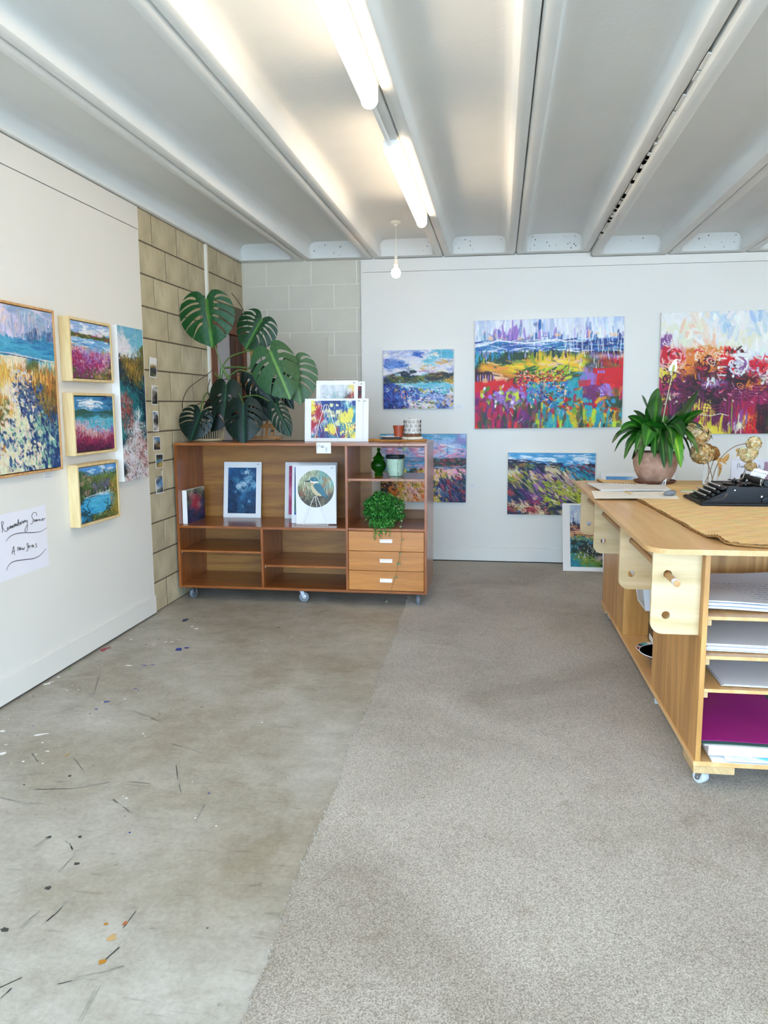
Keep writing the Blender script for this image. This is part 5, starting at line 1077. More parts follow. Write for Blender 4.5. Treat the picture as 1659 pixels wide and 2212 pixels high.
MB().lathe([(.0603, .001), (.0612, .004), (.0612, .020), (.0603, .022)], 40).build('rusty_band', mat('rust_speckle', '#8a5a34', .7, noise=.4, nscale=120), t, smooth=True)
MB().lathe([(0, .112), (.053, .112)], 24).build('soil', mat('dark_soil', '#2a1e18', .9), t)
# jar, pale pot
M_gg = mat('green_glass', '#1f6a14', .06, trans=.75, spec=.6); M_gg.node_tree.nodes['Principled BSDF'].inputs['IOR'].default_value = 1.3
t = thing('lidded_jar', 'green glass jar with a pointed knob lid in the cabinet', 'jar', (1.420, -1.40, .8784))
MB().lathe([(0, 0), (.030, 0), (.031, .008), (.026, .016), (.030, .026), (.048, .045), (.056, .068), (.053, .088), (.041, .104), (.036, .110), (.038, .114), (.034, .114), (.050, .088), (.052, .068), (.045, .048), (.024, .022), (0, .018)], 36).build('jar', M_gg, t, smooth=True)
MB().lathe([(.036, .116), (.043, .117), (.044, .121), (.036, .128), (.022, .142), (.012, .160), (.008, .168), (.010, .173), (.013, .180), (.012, .188), (.006, .194), (0, .195)], 36).build('lid', M_gg, t, smooth=True)
t = thing('plant_pot', 'pale green textured pot with chipped rims beside the green jar', 'pot', (1.543, -1.435, .8784))
def dimpled(profile, n=64, rows=22, amp=.0014):
    mb = MB(); P = []
    for j in range(rows+1):
        f = j/rows*(len(profile)-1); i = min(int(f), len(profile)-2); t_ = f-i; P.append((profile[i][0]*(1-t_)+profile[i+1][0]*t_, profile[i][1]*(1-t_)+profile[i+1][1]*t_))
    for j, (r, z) in enumerate(P):
        for k in range(n): rr = r+amp*(1 if (k+j) % 2 else -1)*(0 < j < rows); a = 2*PI*k/n; mb.v.append((rr*math.cos(a), rr*math.sin(a), z))
    for j in range(rows):
        for k in range(n): mb.f.append((j*n+k, j*n+(k+1) % n, (j+1)*n+(k+1) % n, (j+1)*n+k))
    mb.f.append(tuple(range(n))); return mb
dimpled([(.050, .002), (.054, .03), (.060, .08), (.0635, .122)]).build('pot', mat('celadon_glaze', '#b9d4bc', .35, noise=.12, nscale=30), t, smooth=True)
mb = MB(); rr = random.Random(8)
for z0 in (.004, .120):
    for k in range(70):
        a = rr.uniform(0, 2*PI); s = rr.uniform(.0015, .005); z = z0+rr.uniform(-.001, .004)*(1 if z0 < .1 else -1.6); rad = .052 if z0 < .1 else .0645
        mb.add([wrap(a, z, rad), wrap(a+s/rad, z+.001, rad), wrap(a+s/rad*.6, z+s*.8, rad), wrap(a-s/rad*.3, z+s*.5, rad)], [(0, 1, 2, 3)])
o = mb.build('chipped_edge', mat('bare_brown_clay', '#5c3a22', .8), t); o['kind'] = 'stuff'
MB().lathe([(.058, .118), (.0665, .128), (.0675, .144), (.064, .146), (.060, .13), (0, .12)], 36).build('inner_pot', mat('black_plastic_pot', '#17252b', .35), t, smooth=True)
# ---- trailing string plant hanging from the patterned pot
tp = thing('trailing_plant', 'thin trailing vine with tiny round leaves hanging down the cabinet front', 'plant', (1.643, -1.27, 1.258))
def tw(x, y, z): return (x-1.643, y+1.27, z-1.258)
M_vine = mat('dry_vine', '#5b5a34', .7); M_vleaf = mat('grey_green_leaf', '#6f7c52', .6)
Fz = lambda x, y: (1.57+(x-1430)*.0011, -1.672, .5-(y-650)*.00115+.0)
main = [(1.643, -1.33, 1.262), (1.64, -1.40, 1.20), (1.635, -1.55, 1.130), (1.632, -1.66, 1.118), (1.630, -1.672, 1.05), (1.634, -1.672, .92), (1.630, -1.672, .80), (1.622, -1.672, .64), (1.612, -1.672, .54), (1.614, -1.672, .46), (1.603, -1.672, .375), (1.592, -1.672, .31), (1.572, -1.672, .22), (1.530, -1.672, .09), (1.512, -1.675, .045)]
MB().tube([tw(*p) for p in smooth_pts(main, 4)], .0011, 5).build('stem', M_vine, tp, smooth=True)
m2 = [(1.64, -1.32, 1.26), (1.62, -1.36, 1.27), (1.60, -1.48, 1.14), (1.596, -1.655, 1.119), (1.592, -1.674, 1.02), (1.588, -1.674, .93), (1.592, -1.672, .80), (1.585, -1.672, .70)]
MB().tube([tw(*p) for p in smooth_pts(m2, 4)], .0010, 5).build('stem', M_vine, tp, smooth=True)
lv = MB(); rr = random.Random(4)
def disc(mb, c, r, nrm):
    nrm = Vector(nrm).normalized(); u = nrm.orthogonal().normalized(); v = nrm.cross(u); c = Vector(c)
    mb.add([c+nrm*r*.3]+[c+(u*math.cos(2*PI*k/9)+v*math.sin(2*PI*k/9))*r for k in range(9)], [(0, 1+k, 1+(k+1) % 9) for k in range(9)])
for x, z, r in ((1.632, 1.085, .009), (1.640, 1.078, .008), (1.632, .93, .004), (1.636, .84, .004), (1.616, .600, .007), (1.608, .560, .007), (1.620, .470, .007), (1.605, .376, .009), (1.588, .306, .009), (1.603, .308, .008), (1.566, .210, .007), (1.585, .212, .006), (1.512, .042, .007), (1.590, .98, .004), (1.594, .92, .005), (1.588, .86, .004), (1.592, .76, .005), (1.583, .70, .005), (1.598, .68, .006), (1.612, .66, .006)):
    disc(lv, tw(x, -1.678, z), r, (rr.uniform(-.4, .4), -1, rr.uniform(-.1, .5)))
lv.build('leaf', M_vleaf, tp, smooth=True, weld=False)['kind'] = 'stuff'
# ---- bushy small-leaved plant in the cabinet
bp_ = thing('bushy_plant', 'bushy bright green plant with tiny leaves spilling over the cabinet shelf', 'plant', (1.435, -1.46, .541))
MB().lathe([(0, 0), (.06, 0), (.085, .008), (.083, .010), (.058, .003), (0, .003)], 28).build('saucer', MATS['white_glaze'], bp_, smooth=True)
MB().lathe([(0, .004), (.040, .004), (.055, .075), (.051, .075), (.038, .01), (0, .01)], 24).build('pot', mat('black_plastic_pot', '#17252b', .35), bp_, smooth=True)
rr = random.Random(6); mb = MB(); g_ = [lin(c) for c in ('#2f7a2a', '#46963a', '#1f5a20', '#5cae48', '#184a1a', '#3a8a34')]
def tiny(mb, c, r, col, ax=None):
    n = Vector((rr.uniform(-1, 1), rr.uniform(-1, .4), rr.uniform(-.2, 1))).normalized(); u = n.orthogonal().normalized(); a = rr.uniform(0, 6); v = n.cross(u); u, v = u*math.cos(a)+v*math.sin(a), v*math.cos(a)-u*math.sin(a); c = Vector(c)
    mb.add([c-u*r, c+v*r*.75, c+u*r, c-v*r*.75], [(0, 1, 2, 3)], col)
for _ in range(9500):
    th = rr.uniform(0, 2*PI); ph = math.acos(rr.uniform(-.75, 1)); R = (rr.random()**.25)*(1+.10*math.sin(3*th+1)+.07*math.sin(7*ph+th*2))
    x = .148*R*math.sin(ph)*math.cos(th); y = .120*R*math.sin(ph)*math.sin(th); z = .125+.105*R*math.cos(ph)-.35*abs(x)*.3-(.05*(x+.1) if x > 0 else 0)
    if z < .012: z = .012+rr.random()*.03
    if y < -.02 and rr.random() < .25: z -= .05*rr.random(); 
    if z < .004: continue
    tiny(mb, (x+.02, y, z), rr.uniform(.004, .0072), rr.choice(g_))
for k in range(16):
    x = rr.uniform(-.02, .10); z = .05; y = -.15; L = rr.uniform(.03, .16)
    for q in range(int(L*260)):
        tiny(mb, (x+rr.uniform(-.008, .008), -.200-rr.uniform(0, .012), z-q*.0036), rr.uniform(.0035, .006), rr.choice(g_[:4]))
for _ in range(900):
    x = rr.uniform(-.05, .12); tiny(mb, (x, rr.uniform(-.200, -.09), .06-rr.random()*.045*(1.2)), rr.uniform(.004, .007), rr.choice(g_))
o = mb.build('foliage', vcmat('tiny_leaf', .5, .3), bp_, fix=False); o['kind'] = 'stuff'
# ================================================================ the big split-leaf plant
def catmull(P, n=6):
    out = []
    for i in range(len(P)-1):
        p0, p1, p2, p3 = P[max(i-1, 0)], P[i], P[i+1], P[min(i+2, len(P)-1)]
        for k in range(n):
            t_ = k/n; out.append(tuple(.5*((2*b)+(-a+c)*t_+(2*a-5*b+4*c-d)*t_*t_+(-a+3*b-3*c+d)*t_**3) for a, b, c, d in zip(p0, p1, p2, p3)))
    return out+[P[-1]]
HALF = [(0, 0), (.10, -.10), (.28, -.185), (.52, -.17), (.76, -.07), (.93, .09), (1.0, .28), (.97, .46), (.86, .63), (.66, .79), (.40, .91), (.15, .985), (0, 1.04)]
SLITS = [(.34, -.03, .86, .02), (.27, .08, .99, .22), (.22, .20, .97, .44), (.19, .34, .86, .63), (.17, .50, .62, .82), (.13, .66, .30, .95)]
def split_leaf(name, parent, base, tip, wl_, wr_, col, lit, seed, face=(0.12, -1, .25), curl=.22, droop=.10, slits=(0, 1, 2, 3, 4), holes=True):
    rg = random.Random(seed); base = Vector(base); tip = Vector(tip); L = (tip-base).length; v = (tip-base).normalized(); n = Vector(face); n = (n-v*n.dot(v)).normalized(); u = v.cross(n)
    if u.x < 0: u = -u
    def side(sgn):
        P = catmull([(x, y) for x, y in HALF], 7); cuts = []
        for i in slits:
            xi, yi, xm, ym = SLITS[i]; xi += rg.uniform(-.02, .05); yi += rg.uniform(-.02, .02)
            k = min(range(3, len(P)-4), key=lambda q: (P[q][0]-xm)**2+(P[q][1]-ym)**2); cuts.append((k, xi, yi, rg.uniform(.026, .044), rg.uniform(.006, .024)))
        out = []; cuts = {c[0]: c for c in cuts}; k = 0
        while k < len(P):
            if k in cuts and k > 1 and k < len(P)-2:
                _, xi, yi, wi, wm = cuts[k]; M_ = P[k]; D = Vector((xi-M_[0], (yi-M_[1]))); D2 = Vector((-D.y, D.x)).normalized()
                A = []; Bq = []
                for q in range(0, 9):
                    t_ = q/8; bow = -.05*math.sin(PI*t_); c = (M_[0]+D.x*t_+0, M_[1]+D.y*t_+bow); w_ = wm+(wi-wm)*t_**1.2
                    if q == 8: w_ *= .55
                    A.append((c[0]+D2.x*w_, c[1]+D2.y*w_)); Bq.append((c[0]-D2.x*w_, c[1]-D2.y*w_))
                prev = P[k-1]
                if (A[0][0]-prev[0])**2+(A[0][1]-prev[1])**2 > (Bq[0][0]-prev[0])**2+(Bq[0][1]-prev[1])**2: A, Bq = Bq, A
                out += A+[(xi-.012 if 1 else xi, yi-.01)]+Bq[::-1]; k += 1; continue
            out.append(P[k]); k += 1
        return [(sgn*x, y) for x, y in out]
    Rr = side(1); Ll = side(-1); outline = Rr+Ll[::-1][1:-1]
    O = np.array(outline)
    def ins(px, py):
        c = np.zeros(len(px), bool); n_ = len(O); x1, y1 = O[:, 0], O[:, 1]; x2, y2 = np.roll(x1, -1), np.roll(y1, -1)
        for i in range(n_):
            if y1[i] == y2[i]: continue
            c ^= ((y1[i] > py) != (y2[i] > py)) & (px < (x2[i]-x1[i])*(py-y1[i])/(y2[i]-y1[i])+x1[i])
        return c
    gx, gy = np.meshgrid(np.arange(-1, 1.01, .085), np.arange(-.2, 1.05, .065)); gx = gx.ravel(); gy = gy.ravel(); k = ins(gx, gy); gx, gy = gx[k], gy[k]
    dmin = np.min((gx[:, None]-O[None, :, 0])**2+(gy[:, None]-O[None, :, 1])**2, axis=1) if len(gx) else []
    k = dmin > .022**2; gx, gy = gx[k], gy[k]
    mid = [(0, t_) for t_ in np.arange(.04, 1.0, .05)]
    pts = [Vector(p) for p in outline]+[Vector((a, b)) for a, b in zip(gx, gy) if abs(a) > .03]+[Vector(p) for p in mid]
    edges = [(i, (i+1) % len(outline)) for i in range(len(outline))]
    vv, ee, ff, *_ = delaunay_2d_cdt(pts, edges, [], 0, 1e-6)
    VV = np.array([(p[0], p[1]) for p in vv]); FF = np.array([f for f in ff if len(f) == 3]); cc = VV[FF].mean(axis=1); FF = FF[ins(cc[:, 0], cc[:, 1])]
    if holes:
        hs = [(sg*rg.uniform(.12, .2), rg.uniform(.25, .6), .03, .014) for sg in (-1, 1, 1, -1)]
        cc = VV[FF].mean(axis=1); keep = np.ones(len(FF), bool)
        FF = FF[keep]
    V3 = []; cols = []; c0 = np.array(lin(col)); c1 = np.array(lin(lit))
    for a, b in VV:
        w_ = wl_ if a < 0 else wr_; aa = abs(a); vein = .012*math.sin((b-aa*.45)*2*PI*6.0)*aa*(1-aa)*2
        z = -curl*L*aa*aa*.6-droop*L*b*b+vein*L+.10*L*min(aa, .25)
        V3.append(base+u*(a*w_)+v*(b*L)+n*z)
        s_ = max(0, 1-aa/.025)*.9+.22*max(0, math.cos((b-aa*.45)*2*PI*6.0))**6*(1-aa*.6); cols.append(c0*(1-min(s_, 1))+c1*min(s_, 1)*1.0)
    o = colmesh(name, [tuple(p) for p in V3], FF, np.array(cols), vcmat('split_leaf_skin', .42, .3), parent, True); return o
PX, PY, PZ = .150, -1.33, 1.1155
mp = thing('potted_monstera', 'large potted plant with big dark split leaves at the left of the cabinet', 'plant', (PX, PY, PZ))
def lp(x, z, y): return Vector((x-PX, y-PY, z-PZ))
LV = [ # base, tip (x,z), y base, y tip, left half width, right half width, colours, options
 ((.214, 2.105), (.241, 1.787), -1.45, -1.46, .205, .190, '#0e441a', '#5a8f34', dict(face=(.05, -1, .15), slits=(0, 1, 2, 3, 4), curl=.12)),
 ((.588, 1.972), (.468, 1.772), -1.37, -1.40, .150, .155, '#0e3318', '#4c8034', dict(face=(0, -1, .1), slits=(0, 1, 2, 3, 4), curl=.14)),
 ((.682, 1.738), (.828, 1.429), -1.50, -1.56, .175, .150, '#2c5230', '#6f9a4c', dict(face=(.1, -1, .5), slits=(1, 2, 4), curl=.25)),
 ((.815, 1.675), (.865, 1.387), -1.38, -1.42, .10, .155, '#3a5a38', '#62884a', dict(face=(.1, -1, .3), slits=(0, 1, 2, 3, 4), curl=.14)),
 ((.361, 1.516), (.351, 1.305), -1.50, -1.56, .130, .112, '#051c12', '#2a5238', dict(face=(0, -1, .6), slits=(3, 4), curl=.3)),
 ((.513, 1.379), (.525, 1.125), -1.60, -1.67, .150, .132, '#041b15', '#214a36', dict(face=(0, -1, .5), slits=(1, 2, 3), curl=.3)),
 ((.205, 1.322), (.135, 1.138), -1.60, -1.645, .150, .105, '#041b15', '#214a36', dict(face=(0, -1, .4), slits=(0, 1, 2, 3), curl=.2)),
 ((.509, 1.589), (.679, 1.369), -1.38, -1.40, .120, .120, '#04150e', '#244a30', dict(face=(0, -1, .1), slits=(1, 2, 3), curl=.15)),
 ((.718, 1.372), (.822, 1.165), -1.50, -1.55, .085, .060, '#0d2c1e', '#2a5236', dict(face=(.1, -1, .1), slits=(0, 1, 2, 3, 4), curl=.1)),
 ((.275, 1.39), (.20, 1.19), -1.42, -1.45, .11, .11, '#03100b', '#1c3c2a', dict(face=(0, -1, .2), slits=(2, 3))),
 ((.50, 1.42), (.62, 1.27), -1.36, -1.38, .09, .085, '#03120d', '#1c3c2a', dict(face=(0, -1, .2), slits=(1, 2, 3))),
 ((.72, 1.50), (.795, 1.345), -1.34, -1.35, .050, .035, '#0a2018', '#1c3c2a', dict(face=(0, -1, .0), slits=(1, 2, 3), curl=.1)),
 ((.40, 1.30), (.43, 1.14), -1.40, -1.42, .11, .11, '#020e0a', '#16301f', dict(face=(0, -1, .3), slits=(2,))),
]
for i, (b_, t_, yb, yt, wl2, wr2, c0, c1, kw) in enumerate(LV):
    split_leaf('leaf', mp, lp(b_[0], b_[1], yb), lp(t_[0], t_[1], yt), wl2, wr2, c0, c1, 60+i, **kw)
M_stem = mat('green_petiole', '#4f6b32', .45); M_root = mat('aerial_root', '#3a261c', .7)
node = (.29, 1.64, -1.38)
def stalk(name, pts, r, m):
    MB().tube([lp(x, z, y) for x, z, y in smooth_pts(pts, 5)], r if not isinstance(r, tuple) else [r[0]+(r[1]-r[0])*k/((len(pts)-1)*5) for k in range((len(pts)-1)*5+1)], 8).build(name, m, mp, smooth=True)
stalk('stem', [(.17, 1.2, -1.34), (.22, 1.40, -1.36), (.275, 1.56, -1.38), node], (.014, .011), M_stem)
stalk('stem', [node, (.33, 1.57, -1.38), (.38, 1.50, -1.40), (.42, 1.40, -1.42)], (.011, .009), M_stem)
for L_ in ([node, (.262, 1.75, -1.40), (.240, 1.86, -1.43), (.222, 2.00, -1.47), (.214, 2.10, -1.452)], [node, (.36, 1.71, -1.40), (.48, 1.745, -1.42), (.60, 1.755, -1.46), (.682, 1.738, -1.50)], [node, (.42, 1.64, -1.38), (.60, 1.62, -1.37), (.76, 1.66, -1.37), (.815, 1.675, -1.38)], [(.48, 1.62, -1.37), (.56, 1.78, -1.36), (.595, 1.90, -1.37), (.588, 1.972, -1.37)], [(.24, 1.60, -1.39), (.27, 1.58, -1.44), (.32, 1.54, -1.48), (.361, 1.516, -1.50)], [(.38, 1.50, -1.40), (.44, 1.46, -1.48), (.49, 1.41, -1.56), (.513, 1.379, -1.60)], [(.22, 1.42, -1.38), (.20, 1.46, -1.46), (.195, 1.38, -1.55), (.205, 1.322, -1.60)], [(.33, 1.57, -1.38), (.42, 1.62, -1.38), (.509, 1.589, -1.38)], [(.42, 1.42, -1.42), (.55, 1.44, -1.44), (.66, 1.40, -1.48), (.718, 1.372, -1.50)]):
    stalk('petiole', L_, .0052, M_stem)
for L_ in ([(.23, 1.63, -1.38), (.18, 1.58, -1.42), (.08, 1.50, -1.47), (.045, 1.43, -1.50), (.03, 1.37, -1.50), (.04, 1.33, -1.50)], [(.36, 2.16, -1.33), (.42, 2.08, -1.33), (.47, 1.98, -1.34), (.50, 1.85, -1.34), (.52, 1.70, -1.35), (.55, 1.60, -1.36), (.56, 1.52, -1.37)], [(.57, 1.78, -1.36), (.575, 1.66, -1.36), (.56, 1.5, -1.36)], [(.30, 1.63, -1.38), (.45, 1.64, -1.37), (.56, 1.61, -1.36)], [(.28, 1.55, -1.36), (.42, 1.59, -1.36), (.55, 1.62, -1.36)], [(.10, 1.37, -1.45), (.20, 1.40, -1.45), (.26, 1.37, -1.44)], [(.19, 1.56, -1.36), (.17, 1.48, -1.36), (.19, 1.40, -1.36)], [(.45, 1.50, -1.36), (.53, 1.44, -1.36), (.60, 1.43, -1.37)], [(.24, 1.58, -1.36), (.23, 1.46, -1.37), (.24, 1.36, -1.37)]):
    stalk('aerial_root', L_, .0028, M_root)
M_cane = mat('pale_cane', '#cdb58a', .6)
bs = MB(); bs.lathe([(0, .002), (.100, .002), (.104, .02), (.110, .13), (.106, .13), (.1, .12), (0, .115)], 32); bs.build('inner_pot', mat('dark_basket_lining', '#2a221c', .8), mp, smooth=True)
for k in range(46):
    a = 2*PI*k/46
    if k == 0:
        st = MB().tube([(.110, 0, .006), (.117, 0, .08), (.119, 0, .150)], .0026, 6).build('basket_stake', M_cane, mp, smooth=True)
    else: cp(st, mp, rot=(0, 0, a))
for z_, r_2 in ((.006, .112), (.014, .113), (.150, .119)): MB().tube([(r_2*math.cos(2*PI*k/40), r_2*math.sin(2*PI*k/40), z_) for k in range(40)], .0042, 6, closed=True).build('basket_rim', M_cane, mp, smooth=True)
# ---- wooden table easel behind the plant
M_ez = wood('easel_beech', '#b9803f', '#96602c', 2, 4, .45)
ez = thing('wooden_easel', 'brown wooden artist easel standing behind the split leaf plant', 'easel', (.500, -1.235, 1.1155))
def bar(name, a, b, w_, d, m=M_ez):
    a, b = Vector(a), Vector(b); ax = (b-a); L = ax.length; q = ax.to_track_quat('Z', 'Y').to_matrix().to_4x4(); M = Matrix.Translation(a) @ q
    return MB().box(-w_/2, w_/2, -d/2, d/2, 0, L, .001, M).build(name, m, ez)
bar('mast', (-.035, .01, .02), (-.052, .055, .665), .024, .014)
bar('mast_slider', (-.036, -.006, .30), (-.046, .020, .56), .012, .010)
bar('leg', (.065, -.02, .02), (.075, .01, .235), .016, .014); bar('leg', (-.150, .0, .012), (-.155, .045, .49), .016, .014)
bar('crossbar', (-.13, .02, .41), (-.02, .02, .41), .012, .016); bar('canvas_ledge', (.0, -.03, .105), (.145, -.03, .108), .018, .03)
bar('ledge_block', (.115, -.03, .04), (.122, -.03, .095), .020, .02); bar('base_bar', (-.17, -.03, .021), (.185, -.03, .021), .026, .018)
bar('foot', (.15, -.09, .006), (.15, .05, .006), .011, .02); bar('foot', (-.14, -.09, .006), (-.14, .05, .006), .011, .02)
MB().lathe([(.004, -.05), (.004, -.03), (.010, -.03), (.010, -.045)], 10, (.118, 0, .070), 1).build('knob', mat('dark_knob', '#2a1c14', .4), ez)
o = MB().tube([(x, -1.36+.02*math.sin(x*14), 1.1185) for x in [.27+.033*k for k in range(20)]], .0025, 6).build('power_cord', mat('black_cord', '#181818', .5), smooth=True)
tag(o, 'thin black cord running along the cabinet top behind the plant', 'cord')
# ================================================================ things on the work table
MATZ = .8862
mt2 = thing('jute_runner', 'long ribbed natural jute mat covering the right side of the work table', 'mat', (2.96, -4.04, MATZ), .0)
edge = [(-4.075, 3.26), (-4.06, 3.16), (-4.035, 3.085), (-4.00, 3.035), (-3.92, 3.020), (-3.86, 3.006), (-3.69, 2.993), (-3.46, 2.988), (-3.28, 2.976), (-3.02, 2.968), (-2.75, 2.950), (-2.4, 2.925), (-2.0, 2.895), (-1.74, 2.868)]
def left_at(y):
    for (ya, xa), (yb, xb) in zip(edge[:-1], edge[1:]):
        if ya <= y <= yb: t_ = (y-ya)/(yb-ya); return xa+(xb-xa)*t_
    return edge[-1][1]
V = []; F = []; ys = []; y = -4.07; k = 0; nx = 22
while y < -1.74: ys.append(y); y += .0042
for i, y in enumerate(ys):
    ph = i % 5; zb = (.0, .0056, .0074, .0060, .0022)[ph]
    for q in range(nx+1):
        u = q/nx; x = left_at(y)+(3.98-left_at(y))*u**1.3; fl_ = math.exp(-u*22)*.006*(1+math.sin(y*17))*.5+.012*math.exp(-((y+3.93)/.05)**2)*math.exp(-u*30)+.006*math.exp(-((y+4.06)/.02)**2)
        V.append((x-2.96+.001*math.sin(i*1.3), y+4.04-.05*0, .0026+zb+fl_+.0006*math.sin(x*60+i)))
for i in range(len(ys)-1):
    for q in range(nx): a = i*(nx+1)+q; F.append((a, a+1, a+nx+2, a+nx+1))
mb = MB(); mb.v = V; mb.f = F; rj = random.Random(9)
JC = [lin('#5e4426'), lin('#cda56e'), lin('#dcb986'), lin('#c69a60'), lin('#946e3e')]  # dark groove rows: shade between the ribs put into the thread colour
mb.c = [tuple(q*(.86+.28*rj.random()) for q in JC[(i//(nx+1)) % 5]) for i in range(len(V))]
M_jute = mat('natural_jute', '#d6a45c', .85, noise=.25, nscale=60, stretch=(1, 3, 1), bump=.6, bscale=260, spec=.15)
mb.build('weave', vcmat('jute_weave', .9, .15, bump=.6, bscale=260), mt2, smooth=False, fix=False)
mb = MB(); eds = [(left_at(y)-2.96, y+4.04, .0055+.012*math.exp(-((y+3.93)/.05)**2)) for y in ys[::3]]
mb.tube([(x+.0015*math.sin(i*2), y, z) for i, (x, y, z) in enumerate(eds)], [.0042+.001*math.sin(i*1.9) for i in range(len(eds))], 6); mb.build('bound_edge', mat('dark_jute', '#a87c46', .9, noise=.3, nscale=90, bump=.5), mt2, smooth=True)
TZ = MATZ+.0085
# spathiphyllum
sp_ = thing('potted_peace_lily', 'leafy green peace lily with one white flower in a clay pot on the table', 'plant', (3.187, -1.915, TZ))
M_terra = mat('weathered_terracotta', '#c8a088', .8, noise=.3, nscale=14, col2='#94705a', bump=.5, bscale=120, detail=9)
M_terra2 = mat('dark_terracotta', '#84553e', .75, noise=.3, nscale=20)
MB().lathe([(0, 0), (.105, 0), (.118, .008), (.124, .018), (.120, .020), (.104, .010), (0, .008)], 44).build('saucer', M_terra2, sp_, smooth=True)
MB().lathe([(0, .010), (.082, .010), (.098, .035), (.118, .075), (.129, .120), (.131, .155), (.127, .183), (.122, .190), (.117, .186), (.120, .150), (.1, .06), (0, .04)], 56).build('pot', M_terra, sp_, smooth=True)
MB().lathe([(0, .165), (.119, .168)], 30).build('soil', mat('dark_soil', '#2a1e18', .9), sp_)
def blade(name, parent, P, wd, col, lit, frac=.55, cup=.25, mt=None, petr=.0022, twist=0, seed=0):
    """a leaf: thin petiole then an elliptical blade following the path P"""
    P = [Vector(p) for p in smooth_pts([tuple(p) for p in P], 8)]; n = len(P); s0 = int((n-1)*(1-frac)); cols = []; V = []; F = []
    c0, c1 = np.array(lin(col)), np.array(lin(lit)); side0 = None; rows = 0; nw = 8
    up = Vector((0, 0, 1))
    for i in range(s0, n):
        t_ = (i-s0)/(n-1-s0); T = (P[min(i+1, n-1)]-P[max(i-1, 0)]).normalized(); S = T.cross(up)
        if S.length < .15: S = T.cross(Vector((0, 1, 0)))
        S.normalize()
        if side0 is not None and S.dot(side0) < 0: S = -S
        side0 = S; S = Matrix.Rotation(twist, 3, T) @ S; Nn = S.cross(T).normalized()
        w_ = wd*.5*(math.sin(PI*min(1, t_**.72)))**.8*(1-.25*t_)+.0006
        for q in range(nw+1):
            a = q/nw*2-1; V.append(P[i]+S*a*w_+Nn*(abs(a)*w_*cup+.05*w_*math.sin(14*t_+a*3))); f_ = max(0, 1-abs(a)/.16)*.9+.14*max(0, math.cos((t_*1.4-abs(a)*.35)*2*PI*6))**4; cols.append(c0*(1-f_)+c1*f_)
        rows += 1
    for i in range(rows-1):
        for q in range(nw): a = i*(nw+1)+q; F.append((a, a+1, a+nw+2, a+nw+1))
    o = colmesh(name, [tuple(p) for p in V], F, np.array(cols), mt or vcmat('glossy_leaf', .3, .5), parent, True)
    if s0 > 1: MB().tube(P[:s0+2], petr, 6).build('petiole', M_stem2, o, smooth=True)
    return o
M_stem2 = mat('bright_green_stem', '#5d9a3c', .4)
def sl(x, z, y=-1.915): return (x-3.187, y+1.915, z-TZ)
TIPS = [ # tip x, z, y ; width ; apex lift ; colours
 (3.182, 1.462, -1.93, .088, .02), (3.080, 1.421, -1.98, .078, .015), (3.405, 1.452, -1.97, .082, -.03), (3.425, 1.330, -2.00, .070, .02), (3.012, 1.296, -1.95, .060, .03),
 (2.966, 1.210, -2.00, .060, .07), (2.922, 1.136, -1.97, .062, .09), (2.948, 1.080, -1.90, .050, .10), (2.988, 1.045, -2.02, .050, .11), (3.066, 1.012, -2.08, .062, .13),
 (3.197, 1.000, -2.13, .060, .14), (3.237, 1.002, -2.10, .052, .14), (3.295, 1.001, -2.10, .062, .14), (3.400, 1.077, -2.05, .066, .12), (3.498, 1.158, -1.97, .074, .10),
 (3.388, 1.058, -1.93, .056, .12), (3.335, 1.026, -2.00, .050, .13), (3.09, 1.125, -2.12, .075, .10), (3.303, 1.175, -2.09, .060, .10), (3.10, 1.26, -2.03, .062, .03), (3.24, 1.12, -2.12, .060, .12), (3.00, 1.17, -1.88, .050, .06),
 (3.43, 1.21, -1.86, .058, .05), (3.04, 1.09, -2.09, .05, .10), (3.14, 1.06, -2.13, .058, .12), (3.36, 1.11, -2.08, .055, .12), (3.06, 1.33, -1.84, .05, .03), (3.25, 1.30, -1.85, .055, .02), (3.16, 1.20, -2.08, .06, .06), (3.34, 1.05, -1.80, .05, .12), (3.02, 1.06, -1.82, .05, .12), (3.33, 1.33, -1.86, .05, .02), (3.12, 1.15, -1.75, .05, .08), (3.27, 1.15, -1.74, .05, .08)]
rr = random.Random(12)
for k in range(34):   # inner filling leaves
    a = rr.uniform(0, 2*PI); R = rr.uniform(.08, .19); TIPS.append((3.187+R*math.cos(a), 1.13+rr.uniform(-.06, .14)-R*.4, -1.915+R*math.sin(a)*.9, rr.uniform(.042, .06), rr.uniform(.03, .09)))
greens = [('#14480f', '#4a8426'), ('#205c16', '#5c9430'), ('#0e380c', '#37701f'), ('#184f12', '#4e8a2a')]
for i, (x, z, y, wd, lift) in enumerate(TIPS):
    b0 = Vector((rr.uniform(-.03, .03), rr.uniform(-.03, .03), .165)); tp_ = Vector(sl(x, z, y)); mid = b0.lerp(tp_, .5)+Vector((0, 0, lift+.03)); m3 = b0.lerp(tp_, .80)+Vector((0, 0, lift*.75+.008))
    q1 = b0.lerp(mid, .5)+Vector((-.25*(mid.x-b0.x), 0, .02))
    g2 = greens[i % 4] if i != 12 else ('#4a8c1e', '#a8c840')
    blade('leaf', sp_, [b0, q1, mid, m3, tp_], wd*(1.75 if i in (0, 1, 2, 3, 4, 12, 14, 17, 18, 19) else 1.45), g2[0], g2[1], .72, cup=.22, seed=i, twist=rr.uniform(-.5, .5) if i > 4 else rr.uniform(.5, 1.0)*(-1 if i % 2 else 1))
MB().tube([sl(*p) for p in smooth_pts([(3.20, 1.06), (3.212, 1.20), (3.232, 1.36), (3.255, 1.50), (3.262, 1.55)], 5)], .0026, 8).build('flower_stalk', mat('pale_green_stalk', '#b8bf94', .5), sp_, smooth=True)
